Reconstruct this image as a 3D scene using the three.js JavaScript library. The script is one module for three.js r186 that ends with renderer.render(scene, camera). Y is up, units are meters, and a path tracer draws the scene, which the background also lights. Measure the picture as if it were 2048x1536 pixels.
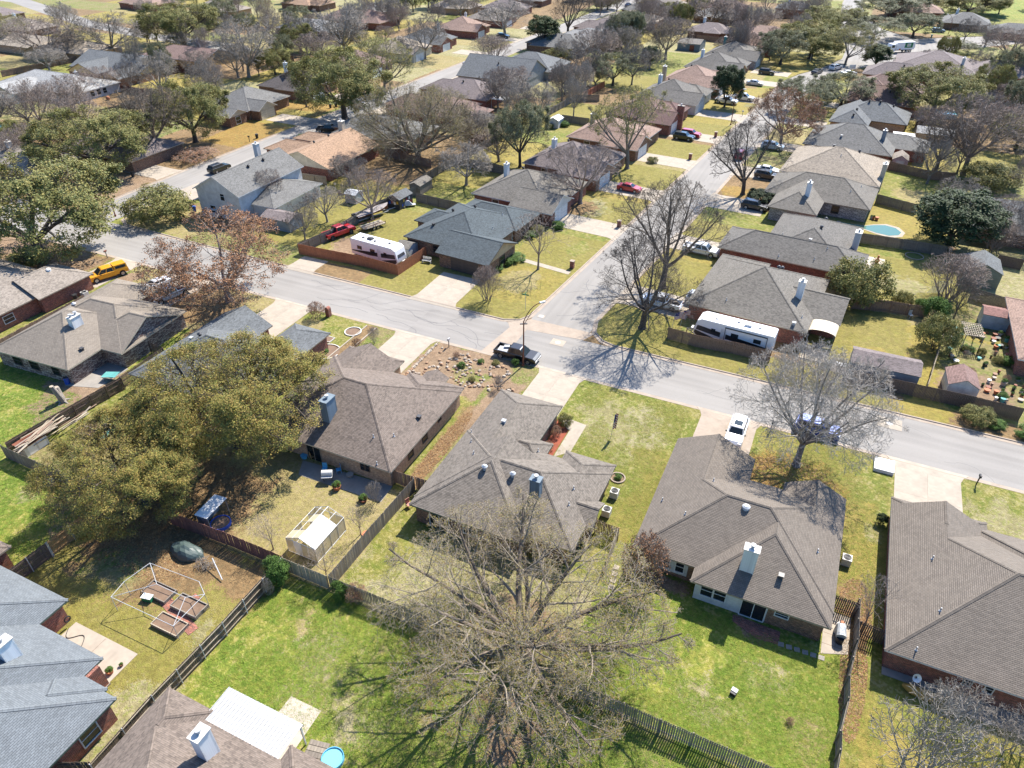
import * as THREE from 'three';
import { mergeGeometries } from 'three/addons/utils/BufferGeometryUtils.js';
import { Sky } from 'three/addons/objects/Sky.js';

// ---------------------------------------------------------------- camera, sky, sun, exposure
const scene = new THREE.Scene();
const camera = new THREE.PerspectiveCamera(56.88, 4 / 3, 1, 3000);
camera.position.set(0, 51, 0);
{ const y = THREE.MathUtils.degToRad(-24.87), p = THREE.MathUtils.degToRad(35.85);
  camera.lookAt(Math.sin(y) * Math.cos(p) * 100, 51 - Math.sin(p) * 100, -Math.cos(y) * Math.cos(p) * 100); }
const SUN_EL = THREE.MathUtils.degToRad(49), SUN_AZ = THREE.MathUtils.degToRad(9);
const sunDir = new THREE.Vector3(Math.sin(SUN_AZ) * Math.cos(SUN_EL), Math.sin(SUN_EL), -Math.cos(SUN_AZ) * Math.cos(SUN_EL));
const sky = new Sky(); sky.name = 'sky'; sky.scale.setScalar(2500);
Object.assign(sky.userData, { kind: 'structure', label: 'clear blue sky over the whole neighbourhood', category: 'sky' });
sky.material.uniforms.sunPosition.value.copy(sunDir);
sky.material.uniforms.turbidity.value = 2.5; sky.material.uniforms.rayleigh.value = 1.4;
sky.material.uniforms.mieCoefficient.value = 0.004;
scene.add(sky);
scene.environmentIntensity = 0.125;
const sun = new THREE.DirectionalLight(new THREE.Color(1, 0.93, 0.83), 5);
sun.position.copy(sunDir).multiplyScalar(300).add(new THREE.Vector3(-40, 0, -110)); sun.target.position.set(-40, 0, -110);
sun.castShadow = true; sun.shadow.mapSize.set(4096, 4096);
Object.assign(sun.shadow.camera, { left: -260, right: 260, top: 260, bottom: -260, near: 1, far: 900 });
scene.add(sun, sun.target);
const renderer = new THREE.WebGLRenderer({ antialias: true });
renderer.setSize(1024, 768);
renderer.shadowMap.enabled = true;
renderer.toneMapping = THREE.LinearToneMapping;
renderer.toneMappingExposure = 2.25;

// ---------------------------------------------------------------- helpers
function RNG(seed) { let a = seed >>> 0; return () => { a = (a + 0x6D2B79F5) >>> 0; let t = Math.imul(a ^ (a >>> 15), 1 | a); t = (t + Math.imul(t ^ (t >>> 7), 61 | t)) ^ t; return ((t ^ (t >>> 14)) >>> 0) / 4294967296; }; }
const rnd = RNG(12345);
const V = (x, y, z) => new THREE.Vector3(x, y, z);
const used = new Map();
function numbered(n) { const k = used.get(n) || 0; used.set(n, k + 1); return k ? n + '_' + String(k).padStart(3, '0') : n; }
function shade(o) { o.traverse((m) => { if (m.isMesh) { m.castShadow = true; m.receiveShadow = true; } }); return o; }
function tag(o, label, category, group, kind) { if (label) o.userData.label = label; if (category) o.userData.category = category; if (group) o.userData.group = group; if (kind) o.userData.kind = kind; return o; }
function thing(name, label, category, pos, turn = 0, group) { const g = new THREE.Group(); g.name = numbered(name); g.position.set(pos[0], pos[1], pos[2]); g.rotation.y = turn; tag(g, label, category, group); scene.add(g); return g; }
function hash2(x, y, s) { let h = Math.imul(x | 0, 374761393) ^ Math.imul(y | 0, 668265263) ^ Math.imul(s | 0, 2147483647 - 59); h = Math.imul(h ^ (h >>> 13), 1274126177); return ((h ^ (h >>> 16)) >>> 0) / 4294967296; }
function noise(x, y, s) { const i = Math.floor(x), j = Math.floor(y), u = x - i, v = y - j, a = u * u * (3 - 2 * u), b = v * v * (3 - 2 * v);
  const p = hash2(i, j, s), q = hash2(i + 1, j, s), r = hash2(i, j + 1, s), t = hash2(i + 1, j + 1, s); return (p + (q - p) * a) * (1 - b) + (r + (t - r) * a) * b; }
function fbm(x, y, s, o = 4) { let f = 0, a = 0.5, n = 0; for (let k = 0; k < o; k++) { f += a * noise(x, y, s + k); n += a; a *= 0.5; x *= 2.03; y *= 2.03; } return f / n; }
// tileable value noise: period in cells
function tnoise(x, y, s, per) { const i = Math.floor(x), j = Math.floor(y), u = x - i, v = y - j, a = u * u * (3 - 2 * u), b = v * v * (3 - 2 * v), m = (k) => ((k % per) + per) % per;
  const p = hash2(m(i), m(j), s), q = hash2(m(i + 1), m(j), s), r = hash2(m(i), m(j + 1), s), t = hash2(m(i + 1), m(j + 1), s); return (p + (q - p) * a) * (1 - b) + (r + (t - r) * a) * b; }
function texture(w, h, fn, srgb = true, wrap = true) { // fn(u in 0..1, v in 0..1, x, y) -> [r,g,b] 0..1 (sRGB-coded when srgb)
  const d = new Uint8Array(w * h * 4);
  for (let y = 0; y < h; y++) for (let x = 0; x < w; x++) { const c = fn(x / w, y / h, x, y), k = (y * w + x) * 4; d[k] = Math.max(0, Math.min(255, c[0] * 255)); d[k + 1] = Math.max(0, Math.min(255, c[1] * 255)); d[k + 2] = Math.max(0, Math.min(255, c[2] * 255)); d[k + 3] = 255; }
  const t = new THREE.DataTexture(d, w, h); t.magFilter = THREE.LinearFilter; t.minFilter = THREE.LinearMipmapLinearFilter; t.generateMipmaps = true; t.anisotropy = 8;
  t.wrapS = t.wrapT = wrap ? THREE.RepeatWrapping : THREE.ClampToEdgeWrapping; if (srgb) t.colorSpace = THREE.SRGBColorSpace; t.needsUpdate = true; return t;
}
const lin = (r, g, b) => new THREE.Color().setRGB(r, g, b);
function mat(color, rough = 0.85, extra = {}) { return new THREE.MeshStandardMaterial({ color: color.isColor ? color : new THREE.Color(color), roughness: rough, metalness: 0, side: THREE.DoubleSide, ...extra }); }

class MB { // collects faces of one part
  constructor() { this.p = []; this.u = []; this.c = []; this.n = []; }
  tri(a, b, c, ua, ub, uc) { this.p.push(a[0], a[1], a[2], b[0], b[1], b[2], c[0], c[1], c[2]); ua ? this.u.push(ua[0], ua[1], ub[0], ub[1], uc[0], uc[1]) : this.u.push(a[0], a[2], b[0], b[2], c[0], c[2]); return this; }
  quad(a, b, c, d, ua, ub, uc, ud) { this.tri(a, b, c, ua, ub, uc); this.tri(a, c, d, ua, uc, ud); return this; }
  poly(pts, uvs) { for (let i = 1; i + 1 < pts.length; i++) this.tri(pts[0], pts[i], pts[i + 1], uvs && uvs[0], uvs && uvs[i], uvs && uvs[i + 1]); return this; }
  // box by centre and size, turned about y, tilted about local z
  box(cx, cy, cz, sx, sy, sz, ry = 0, rz = 0) {
    const C = Math.cos(ry), S = Math.sin(ry), c2 = Math.cos(rz), s2 = Math.sin(rz), X = sx / 2, Y = sy / 2, Z = sz / 2;
    const f = (x, y, z) => { const x1 = x * c2 - y * s2, y1 = x * s2 + y * c2; return [cx + x1 * C + z * S, cy + y1, cz - x1 * S + z * C]; };
    const a = f(-X, -Y, -Z), b = f(X, -Y, -Z), c = f(X, Y, -Z), d = f(-X, Y, -Z), e = f(-X, -Y, Z), g = f(X, -Y, Z), h = f(X, Y, Z), i = f(-X, Y, Z);
    const q = (p0, p1, p2, p3, w, t) => this.quad(p0, p1, p2, p3, [0, 0], [w, 0], [w, t], [0, t]);
    q(b, a, d, c, sx, sy); q(e, g, h, i, sx, sy); q(a, e, i, d, sz, sy); q(g, b, c, h, sz, sy); q(i, h, c, d, sx, sz); q(a, b, g, e, sx, sz); return this;
  }
  tube(p, q, r0, r1, n = 5, cap = false) {
    const dx = q[0] - p[0], dy = q[1] - p[1], dz = q[2] - p[2], L = Math.hypot(dx, dy, dz) || 1e-6, t = [dx / L, dy / L, dz / L];
    let ax = Math.abs(t[1]) < 0.9 ? [0, 1, 0] : [1, 0, 0];
    let u = [t[1] * ax[2] - t[2] * ax[1], t[2] * ax[0] - t[0] * ax[2], t[0] * ax[1] - t[1] * ax[0]]; const ul = Math.hypot(...u); u = u.map((v) => v / ul);
    const w = [t[1] * u[2] - t[2] * u[1], t[2] * u[0] - t[0] * u[2], t[0] * u[1] - t[1] * u[0]];
    const A = [], B = [];
    for (let k = 0; k < n; k++) { const an = k / n * Math.PI * 2, c = Math.cos(an), s = Math.sin(an); A.push([p[0] + (u[0] * c + w[0] * s) * r0, p[1] + (u[1] * c + w[1] * s) * r0, p[2] + (u[2] * c + w[2] * s) * r0]); B.push([q[0] + (u[0] * c + w[0] * s) * r1, q[1] + (u[1] * c + w[1] * s) * r1, q[2] + (u[2] * c + w[2] * s) * r1]); }
    for (let k = 0; k < n; k++) { const j = (k + 1) % n; this.quad(A[j], A[k], B[k], B[j], [(k + 1) / n, 0], [k / n, 0], [k / n, L], [(k + 1) / n, L]); }
    if (cap) { for (let k = 1; k + 1 < n; k++) { this.tri(B[0], B[k + 1], B[k]); this.tri(A[0], A[k], A[k + 1]); } }
    return this;
  }
  cyl(cx, y0, y1, cz, r0, r1 = r0, n = 12) { return this.tube([cx, y0, cz], [cx, y1, cz], r0, r1, n, true); }
  geo(smooth) {
    const g = new THREE.BufferGeometry();
    g.setAttribute('position', new THREE.Float32BufferAttribute(this.p, 3)); g.setAttribute('uv', new THREE.Float32BufferAttribute(this.u, 2));
    if (this.c.length) g.setAttribute('color', new THREE.Float32BufferAttribute(this.c, 3));
    g.computeVertexNormals(); return g;
  }
  build(name, m, parent) { const o = new THREE.Mesh(this.geo(), m); o.name = parent ? name : numbered(name); (parent || scene).add(o); return o; }
}
function part(name, geo, m, parent) { const o = new THREE.Mesh(geo, m); o.name = name; parent.add(o); return o; }
function cloneThing(src, pos, turn, scale, label, group) { const c = src.clone(); c.name = numbered(src.userData.base || src.name); c.position.set(...pos); c.rotation.y = turn; if (scale !== undefined) c.scale.set(...(Array.isArray(scale) ? scale : [scale, scale, scale])); c.userData = { ...src.userData }; delete c.userData.base; if (label) c.userData.label = label; if (group) c.userData.group = group; scene.add(c); return c; }
// ---------------------------------------------------------------- procedural surfaces
// shingles: 8 m tile, 56 courses of 143 mm, tabs about 0.31 m; every tab has its own granule tone
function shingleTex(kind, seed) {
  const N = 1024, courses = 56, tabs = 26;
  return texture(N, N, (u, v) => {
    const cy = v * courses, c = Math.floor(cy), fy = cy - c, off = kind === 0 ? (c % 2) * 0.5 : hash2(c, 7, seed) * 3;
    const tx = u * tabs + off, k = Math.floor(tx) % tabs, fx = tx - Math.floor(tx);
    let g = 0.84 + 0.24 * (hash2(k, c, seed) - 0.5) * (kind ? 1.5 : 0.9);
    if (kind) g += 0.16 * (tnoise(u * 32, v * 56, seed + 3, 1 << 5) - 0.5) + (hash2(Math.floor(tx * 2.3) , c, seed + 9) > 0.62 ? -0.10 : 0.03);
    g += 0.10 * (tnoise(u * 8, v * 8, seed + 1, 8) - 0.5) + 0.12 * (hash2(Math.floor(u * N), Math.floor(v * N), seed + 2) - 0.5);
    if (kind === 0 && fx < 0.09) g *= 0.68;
    if (fy < 0.2) g *= 0.66;  // course foot darkened: lap tone plus its step shadow, painted into the colour
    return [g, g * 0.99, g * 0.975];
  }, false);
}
function shingleBump(kind, seed) {
  const N = 1024, courses = 56, tabs = 26;
  return texture(N, N, (u, v) => { const cy = v * courses, c = Math.floor(cy), fy = cy - c, off = kind === 0 ? (c % 2) * 0.5 : hash2(c, 7, seed) * 3; const tx = u * tabs + off, fx = tx - Math.floor(tx); let g = 0.9 - 0.75 * fy; if (kind === 0 && fx < 0.055) g *= 0.4; return [g, g, g]; }, false);
}
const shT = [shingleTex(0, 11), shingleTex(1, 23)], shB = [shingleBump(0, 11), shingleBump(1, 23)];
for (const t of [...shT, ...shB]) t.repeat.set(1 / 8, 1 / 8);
const roofCache = new Map();
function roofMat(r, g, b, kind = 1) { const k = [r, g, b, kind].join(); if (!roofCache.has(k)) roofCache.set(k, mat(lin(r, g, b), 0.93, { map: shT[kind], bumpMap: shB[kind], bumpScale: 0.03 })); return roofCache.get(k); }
// brick: 2.4 x 1.2 m tile
function brickTex(cols, mortar, seed) {
  return texture(512, 512, (u, v) => { const cy = v * 16, c = Math.floor(cy), fy = cy - c, tx = u * 11 + (c % 2) * 0.5, k = Math.floor(tx) % 11, fx = tx - Math.floor(tx); if (fy < 0.15 || fx < 0.055) return mortar; const q = cols[Math.floor(hash2(k, c, seed) * cols.length)], n = 0.85 + 0.3 * hash2(k, c, seed + 1) + 0.16 * (hash2(Math.floor(u * 512), Math.floor(v * 512), seed + 2) - 0.5); return [q[0] * n, q[1] * n, q[2] * n]; });
}
function brickMat(cols, mortar, seed) { const t = brickTex(cols, mortar, seed); t.repeat.set(1 / 2.4, 1 / 1.2); return mat(0xffffff, 0.92, { map: t }); }
const BRICK = {
  red: brickMat([[0.50, 0.27, 0.21], [0.45, 0.23, 0.18], [0.56, 0.32, 0.25], [0.38, 0.20, 0.17]], [0.62, 0.56, 0.5], 31),
  brown: brickMat([[0.46, 0.31, 0.23], [0.40, 0.26, 0.2], [0.52, 0.38, 0.29], [0.34, 0.24, 0.19]], [0.6, 0.55, 0.48], 41),
  multi: brickMat([[0.36, 0.26, 0.25], [0.62, 0.55, 0.5], [0.30, 0.21, 0.2], [0.5, 0.38, 0.33], [0.7, 0.64, 0.58]], [0.58, 0.54, 0.5], 51),
  tan: brickMat([[0.66, 0.53, 0.42], [0.6, 0.47, 0.37], [0.71, 0.59, 0.48]], [0.66, 0.6, 0.52], 61),
  pale: brickMat([[0.62, 0.60, 0.57], [0.5, 0.49, 0.48], [0.7, 0.68, 0.64], [0.42, 0.40, 0.4]], [0.64, 0.62, 0.58], 71),
};
const grainT = texture(256, 256, (u, v, x, y) => { const g = 0.82 + 0.2 * (tnoise(u * 8, v * 8, 5, 8) - 0.5) + 0.14 * (tnoise(u * 32, v * 32, 6, 32) - 0.5) + 0.16 * (hash2(x, y, 7) - 0.5); return [g, g, g]; }, false);
const grain4 = grainT.clone(); grain4.repeat.set(0.25, 0.25); grain4.needsUpdate = true;
// wood: long streaks along v
const woodT = texture(128, 512, (u, v, x, y) => { const g = 0.74 + 0.34 * (tnoise(u * 24, v * 3, 81, 24) - 0.5) + 0.25 * (tnoise(u * 8, v * 8, 82, 8) - 0.5) + 0.12 * (hash2(x, y, 83) - 0.5); return [g, g, g]; }, false);
woodT.repeat.set(2, 0.5);
const barkT = texture(128, 256, (u, v, x, y) => { const g = 0.7 + 0.5 * (tnoise(u * 16, v * 8, 91, 16) - 0.5) + 0.3 * (hash2(x, y, 93) - 0.5); return [g, g, g]; }, false);
barkT.repeat.set(2, 1);
function plain(r, g, b, rough = 0.85, extra = {}) { return mat(lin(r, g, b), rough, { map: grain4, ...extra }); }
const M = {
  trimWhite: plain(0.72, 0.71, 0.68, 0.6), trimCream: plain(0.55, 0.48, 0.36, 0.7), trimDark: plain(0.1, 0.075, 0.06, 0.7), trimGreen: plain(0.09, 0.14, 0.11, 0.6), trimTan: plain(0.36, 0.29, 0.21, 0.7),
  glass: mat(lin(0.015, 0.02, 0.024), 0.08, { metalness: 0, envMapIntensity: 1 }), carGlass: mat(lin(0.02, 0.028, 0.032), 0.06),
  metal: mat(lin(0.55, 0.55, 0.56), 0.38, { metalness: 0.9 }), metalDull: plain(0.42, 0.43, 0.44, 0.55), steelDark: plain(0.06, 0.06, 0.065, 0.5), black: plain(0.018, 0.018, 0.02, 0.6), rubber: plain(0.022, 0.022, 0.023, 0.85),
  white: plain(0.78, 0.78, 0.76, 0.5), whiteGloss: mat(lin(0.78, 0.78, 0.77), 0.28), offWhite: plain(0.62, 0.6, 0.55, 0.65), siding: plain(0.62, 0.61, 0.59, 0.7), sidingBlue: plain(0.16, 0.21, 0.25, 0.7), sidingTan: plain(0.5, 0.38, 0.24, 0.75), sidingGrey: plain(0.3, 0.32, 0.34, 0.75), sidingYellow: plain(0.55, 0.4, 0.18, 0.8), sidingCream: plain(0.62, 0.55, 0.42, 0.75), sidingGreen: plain(0.2, 0.24, 0.19, 0.8),
  terracotta: plain(0.46, 0.16, 0.07, 0.8), rust: plain(0.22, 0.075, 0.04, 0.75), green: plain(0.02, 0.2, 0.08, 0.6), teal: plain(0.1, 0.35, 0.32, 0.7), blue: plain(0.02, 0.1, 0.5, 0.5), lightBlue: plain(0.1, 0.42, 0.65, 0.4), red: plain(0.3, 0.03, 0.025, 0.6), orange: plain(0.7, 0.2, 0.03, 0.6), yellow: plain(0.7, 0.42, 0.03, 0.5),
  galv: plain(0.5, 0.52, 0.53, 0.45), stone: plain(0.42, 0.36, 0.29, 0.9), dirt: plain(0.2, 0.13, 0.085, 0.95),
  concrete: null, brickRed: BRICK.red,
};
const woodMat = (r, g, b) => mat(lin(r, g, b), 0.9, { map: woodT });
const WOOD = { grey: [woodMat(0.253, 0.218, 0.178), woodMat(0.310, 0.270, 0.218), woodMat(0.207, 0.178, 0.149), woodMat(0.276, 0.230, 0.172)], brown: [woodMat(0.300, 0.195, 0.135), woodMat(0.360, 0.232, 0.165), woodMat(0.247, 0.165, 0.120), woodMat(0.330, 0.225, 0.158)], red: [woodMat(0.5, 0.19, 0.09), woodMat(0.54, 0.22, 0.11), woodMat(0.44, 0.165, 0.08), woodMat(0.5, 0.21, 0.12)], dark: [woodMat(0.162, 0.115, 0.088), woodMat(0.203, 0.142, 0.108), woodMat(0.135, 0.101, 0.081), woodMat(0.182, 0.128, 0.101)], gold: [woodMat(0.5, 0.31, 0.13), woodMat(0.44, 0.27, 0.12), woodMat(0.53, 0.34, 0.16), woodMat(0.4, 0.25, 0.12)], maroon: [woodMat(0.221, 0.104, 0.081), woodMat(0.260, 0.124, 0.094), woodMat(0.189, 0.091, 0.072), woodMat(0.234, 0.111, 0.088)], pale: [woodMat(0.45, 0.38, 0.28), woodMat(0.5, 0.43, 0.33), woodMat(0.42, 0.35, 0.25), woodMat(0.47, 0.4, 0.3)] };
const BARK = { grey: mat(lin(0.27, 0.235, 0.2), 0.95, { map: barkT }), twig: mat(lin(0.24, 0.2, 0.15), 0.95), twigGrey: mat(lin(0.36, 0.32, 0.275), 0.95), brown: mat(lin(0.19, 0.15, 0.115), 0.95, { map: barkT }), dark: mat(lin(0.115, 0.093, 0.078), 0.95, { map: barkT }), light: mat(lin(0.36, 0.32, 0.275), 0.95, { map: barkT }), pink: mat(lin(0.34, 0.27, 0.225), 0.95, { map: barkT }) };
// ---------------------------------------------------------------- ground: streets at 0, blocks of land 0.1 above them
const LAND = 0.1;
const PAL = { // base colours of the matter, linear: [main, second, flecks]
  lush: [[0.115, 0.168, 0.013], [0.215, 0.212, 0.034], [0.29, 0.24, 0.09]],
  green: [[0.13, 0.152, 0.017], [0.2, 0.182, 0.04], [0.26, 0.22, 0.1]],
  olive: [[0.185, 0.16, 0.03], [0.215, 0.18, 0.048], [0.145, 0.145, 0.022]],
  gold: [[0.225, 0.182, 0.035], [0.26, 0.2, 0.05], [0.165, 0.158, 0.025]],
  tan: [[0.245, 0.2, 0.075], [0.28, 0.225, 0.105], [0.165, 0.158, 0.03]],
  pale: [[0.225, 0.198, 0.082], [0.285, 0.25, 0.135], [0.14, 0.16, 0.022]],
  dirt: [[0.22, 0.145, 0.085], [0.26, 0.18, 0.11], [0.15, 0.1, 0.055]],
  litter: [[0.17, 0.108, 0.046], [0.235, 0.15, 0.066], [0.1, 0.075, 0.035]],
  orange: [[0.225, 0.135, 0.026], [0.27, 0.17, 0.04], [0.14, 0.12, 0.02]],
  weedy: [[0.2, 0.165, 0.065], [0.12, 0.155, 0.018], [0.25, 0.19, 0.1]],
};
const R2L = (z) => -34.1 + (-82.1 - z) * 0.0831, R3R = (z) => z > -110 ? -115.7 : -115.7 + (-110 - z) * 0.0345;
function inPoly(x, z, p) { let c = false; for (let i = 0, j = p.length - 1; i < p.length; j = i++) if ((p[i][1] > z) !== (p[j][1] > z) && x < (p[j][0] - p[i][0]) * (z - p[i][1]) / (p[j][1] - p[i][1]) + p[i][0]) c = !c; return c; }
const rect = (x0, x1, z0, z1) => [[x0, z0], [x1, z0], [x1, z1], [x0, z1]];
const ell = (x, z, a, b, n = 18) => Array.from({ length: n }, (_, k) => [x + a * Math.cos(k / n * 6.283), z + b * Math.sin(k / n * 6.283)]);
// later entries lie over earlier ones; last number = how ragged the edge is (m)
const ZONES_NEAR = [
  ['green', rect(-130, 60, -68.7, 5), 0], ['lush', rect(-10, 10.5, -45, -29), 0], ['green', rect(10.5, 40, -42, -29), 0.2], ['lush', rect(-36, 40, -29.2, 0), 0.2],
  ['olive', rect(-57, -36.1, -29.2, 0), 0.2], ['lush', rect(-100, -57, -29.2, 0), 0.2], ['pale', rect(-31, -10, -45, -29.2), 0.2], ['green', [[-31, -43], [-27, -43], [-26, -34], [-31, -30]], 1.5],
  ['tan', rect(-53, -31, -42.4, -29.2), 0.2], ['green', rect(-72.5, -53, -60, -29.2), 0.2], ['tan', ell(-63, -34, 6, 4), 2], ['lush', rect(-95, -72.8, -60, -29.2), 0.2], ['dirt', [[-81.5, -41], [-74, -46], [-73.4, -36], [-75.5, -34.5], [-79, -36]], 1.2], ['lush', ell(-84, -35, 5, 4), 1],
  ['pale', ell(-20, -33, 7, 4), 2.5], ['dirt', ell(-13.6, -32.3, 4.2, 3.4), 1.5], ['dirt', ell(-9, -27, 6, 4), 2.5], ['dirt', ell(-17, -25, 6, 4.5), 2.5], ['weedy', ell(-12, -25, 13, 8), 3], ['dirt', ell(-12, -24.5, 4, 3), 2],
  ['litter', rect(-56, -36.2, -29.2, -25), 1.2], ['litter', ell(-49, -25.5, 8, 4.5), 2], ['pale', ell(-38.5, -15, 2, 8), 1], ['olive', ell(-42, -18.5, 5, 3), 1.5], ['litter', ell(-51, -33, 8, 6), 2], ['weedy', ell(-50, -23, 3, 2), 1.2],
  ['weedy', rect(-72.5, -62, -33, -29.3), 0.6], ['dirt', ell(-58.5, -24.5, 1.6, 1.1), 0.6], ['dirt', ell(-60.5, -27, 2.4, 1.3), 0.8], ['pale', ell(-66, -26, 1.2, 0.8), 0.7],
  ['pale', ell(-27.5, -22, 4.2, 3.2), 2.4], ['tan', ell(-30.5, -25.5, 1.6, 1), 1], ['pale', ell(-22, -20, 2, 2), 1.2], ['lush', ell(-31, -20, 2.5, 3), 1.5],
  ['pale', ell(5.5, -37, 1.8, 1.2), 1.6], ['pale', ell(1, -33, 2.5, 1.6), 1.8], ['tan', ell(8.3, -33, 1.5, 2), 1.2], ['dirt', [[0.8, -42], [4.4, -41.2], [4.2, -39.4], [2.6, -40], [1.4, -41.2]], 0.5], ['dirt', ell(-5, -42.4, 2.5, 0.9), 0.6],
  ['gold', rect(10.7, 22, -40, -29.2), 1], ['green', ell(16, -39, 4, 2.5), 1.2], ['green', rect(20.5, 45, -68.7, -58), 0.5], ['pale', ell(25, -63, 5, 3), 2.5],
  // front lawns
  ['green', rect(-21, -7.4, -68.7, -40), 0.2], ['pale', [[-18.5, -66], [-12, -66], [-9.5, -61], [-12, -55], [-16.5, -59], [-20.5, -61]], 2.6], ['green', rect(-21, -8, -68.7, -66.6), 0.8], ['olive', [[-12.5, -59], [-8.3, -60], [-8.3, -46], [-12, -46]], 1.2], ['green', ell(-12, -53, 1.5, 4), 1],
  ['olive', rect(-0.3, 13.2, -68.7, -44), 0.4], ['orange', ell(3.5, -60, 6, 4.5), 2.2], ['green', [[10, -68.7], [13.2, -68.7], [13.2, -58], [9.5, -60]], 1.2], ['gold', ell(10.5, -55, 1.7, 6), 1], ['litter', ell(10.5, -47, 1.6, 3), 1], ['pale', ell(11.6, -56.3, 0.8, 1.2), 0.5],
  ['dirt', [[-42.6, -68.4], [-33, -68.6], [-28.5, -67.6], [-27.6, -65], [-28.6, -59], [-43.5, -59]], 0.6], ['weedy', [[-31.5, -68.6], [-27.6, -68.2], [-27.6, -64], [-30, -64]], 0.8], ['weedy', ell(-35, -63.5, 3, 1.5), 1.2],
  ['weedy', rect(-32.4, -29.2, -62, -43), 0.4], ['litter', rect(-32.5, -30.9, -58, -43), 0.6], ['dirt', ell(-30.6, -58, 1, 5), 0.6],
  ['green', rect(-62.4, -52, -68.7, -57), 0.3], ['tan', ell(-61, -64.5, 1.8, 2.2), 0.8], ['weedy', rect(-51.9, -48.9, -68.5, -59), 0.4], ['litter', rect(-53.6, -51.9, -68.3, -57), 0.3],
  ['tan', rect(-96, -69.6, -68.7, -57), 0.5], ['litter', ell(-79, -63, 7, 5), 2], ['litter', ell(-71.5, -57, 3, 4), 1], ['tan', ell(-92, -64, 4, 5), 1.2],
  ['litter', rect(-140, -103, -68.7, -54), 1], ['dirt', ell(-110, -64, 7, 4), 2], ['dirt', rect(-96.5, -93.6, -66, -44), 0.4],
];
const ZONES_FAR = [
  ['olive', rect(-62, -33, -92, -77), 0], ['olive', [[-46, -96], [-31, -110], [-31, -77], [-46, -77]], 0.2], ['olive', rect(-75, -58, -115, -82), 0.4], ['gold', [[-43, -94], [-33.5, -94], [-34, -83], [-43, -83]], 1], ['tan', ell(-40, -89, 3, 4), 1],
  ['olive', rect(-45, -30, -108, -95), 0.2], ['green', ell(-36, -104, 2, 3), 1], ['olive', rect(-44, -30, -127, -115), 0.2], ['pale', ell(-40, -121, 3, 4), 1.6], ['litter', ell(-42, -120, 3, 4), 1.2], ['olive', rect(-42, -28, -148, -130), 0.3], ['olive', rect(-40, -26, -168, -151), 0.3], ['olive', rect(-38, -25, -185, -171), 0.3], ['gold', rect(-36, -23, -205, -190), 0.4], ['gold', rect(-35, -21, -226, -208), 0.4],
  ['olive', [[-25, -95], [-14, -96], [-14, -77], [-25, -77]], 0.2], ['olive', rect(-14, 12, -83.5, -77), 0.3], ['olive', [[2, -102], [14, -102], [14, -84], [2, -84]], 0.4], ['gold', ell(9, -89, 3, 3), 1.2], ['olive', rect(-23, -12, -107, -95), 0.2], ['olive', rect(-22, -8, -129, -110), 0.3], ['green', rect(-20, -6, -129, -124), 0.5], ['litter', ell(-16, -139, 5, 6), 1], ['orange', ell(-17, -141, 3, 3), 1],
  ['olive', rect(4, 22, -127, -106), 0.3], ['green', rect(6, 20, -127, -122), 0.6], ['pale', ell(13, -112, 4, 3), 1.8], ['gold', rect(6, 20, -147, -130), 0.5], ['green', rect(7, 22, -166, -148), 0.4], ['tan', ell(15, -153, 4, 4), 1.5],
  ['gold', rect(14, 40, -100, -77.5), 0.6], ['weedy', rect(18, 40, -99, -78), 1], ['dirt', ell(22, -86, 4, 4), 1.4], ['gold', rect(12, 30, -80.5, -77.5), 0.3], ['litter', rect(19, 45, -80.5, -77.5), 0.6],
  ['litter', rect(-112, -98, -92, -79), 1], ['tan', rect(-115, -96, -90, -79), 1], ['weedy', rect(-98, -76, -84, -79), 0.8], ['olive', rect(-95, -75.5, -112, -84), 0.4], ['litter', ell(-96, -87, 6, 4), 1.6], ['tan', rect(-73.5, -66, -92, -83), 0.5], ['dirt', ell(-70, -89, 4, 4), 1],
  ['litter', rect(-135, -124.7, -118, -79), 0.8], ['dirt', ell(-131, -92, 8, 8), 2.5], ['orange', rect(-137, -124.6, -139, -121), 0.4], ['orange', rect(-140, -124.6, -160, -146), 0.6], ['gold', rect(-137, -126, -152, -146), 1],
  ['litter', rect(-105, -76, -150, -116), 1.5], ['green', rect(-73, -57, -121, -106), 0.4], ['olive', rect(-76, -55, -135, -122), 0.8], ['green', rect(-74, -60, -165, -153), 0.5], ['olive', rect(-74, -58, -190, -172), 0.5],
  ['green', rect(24, 80, -420, -340), 2], ['lush', rect(35, 90, -470, -395), 0.5],
];
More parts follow.
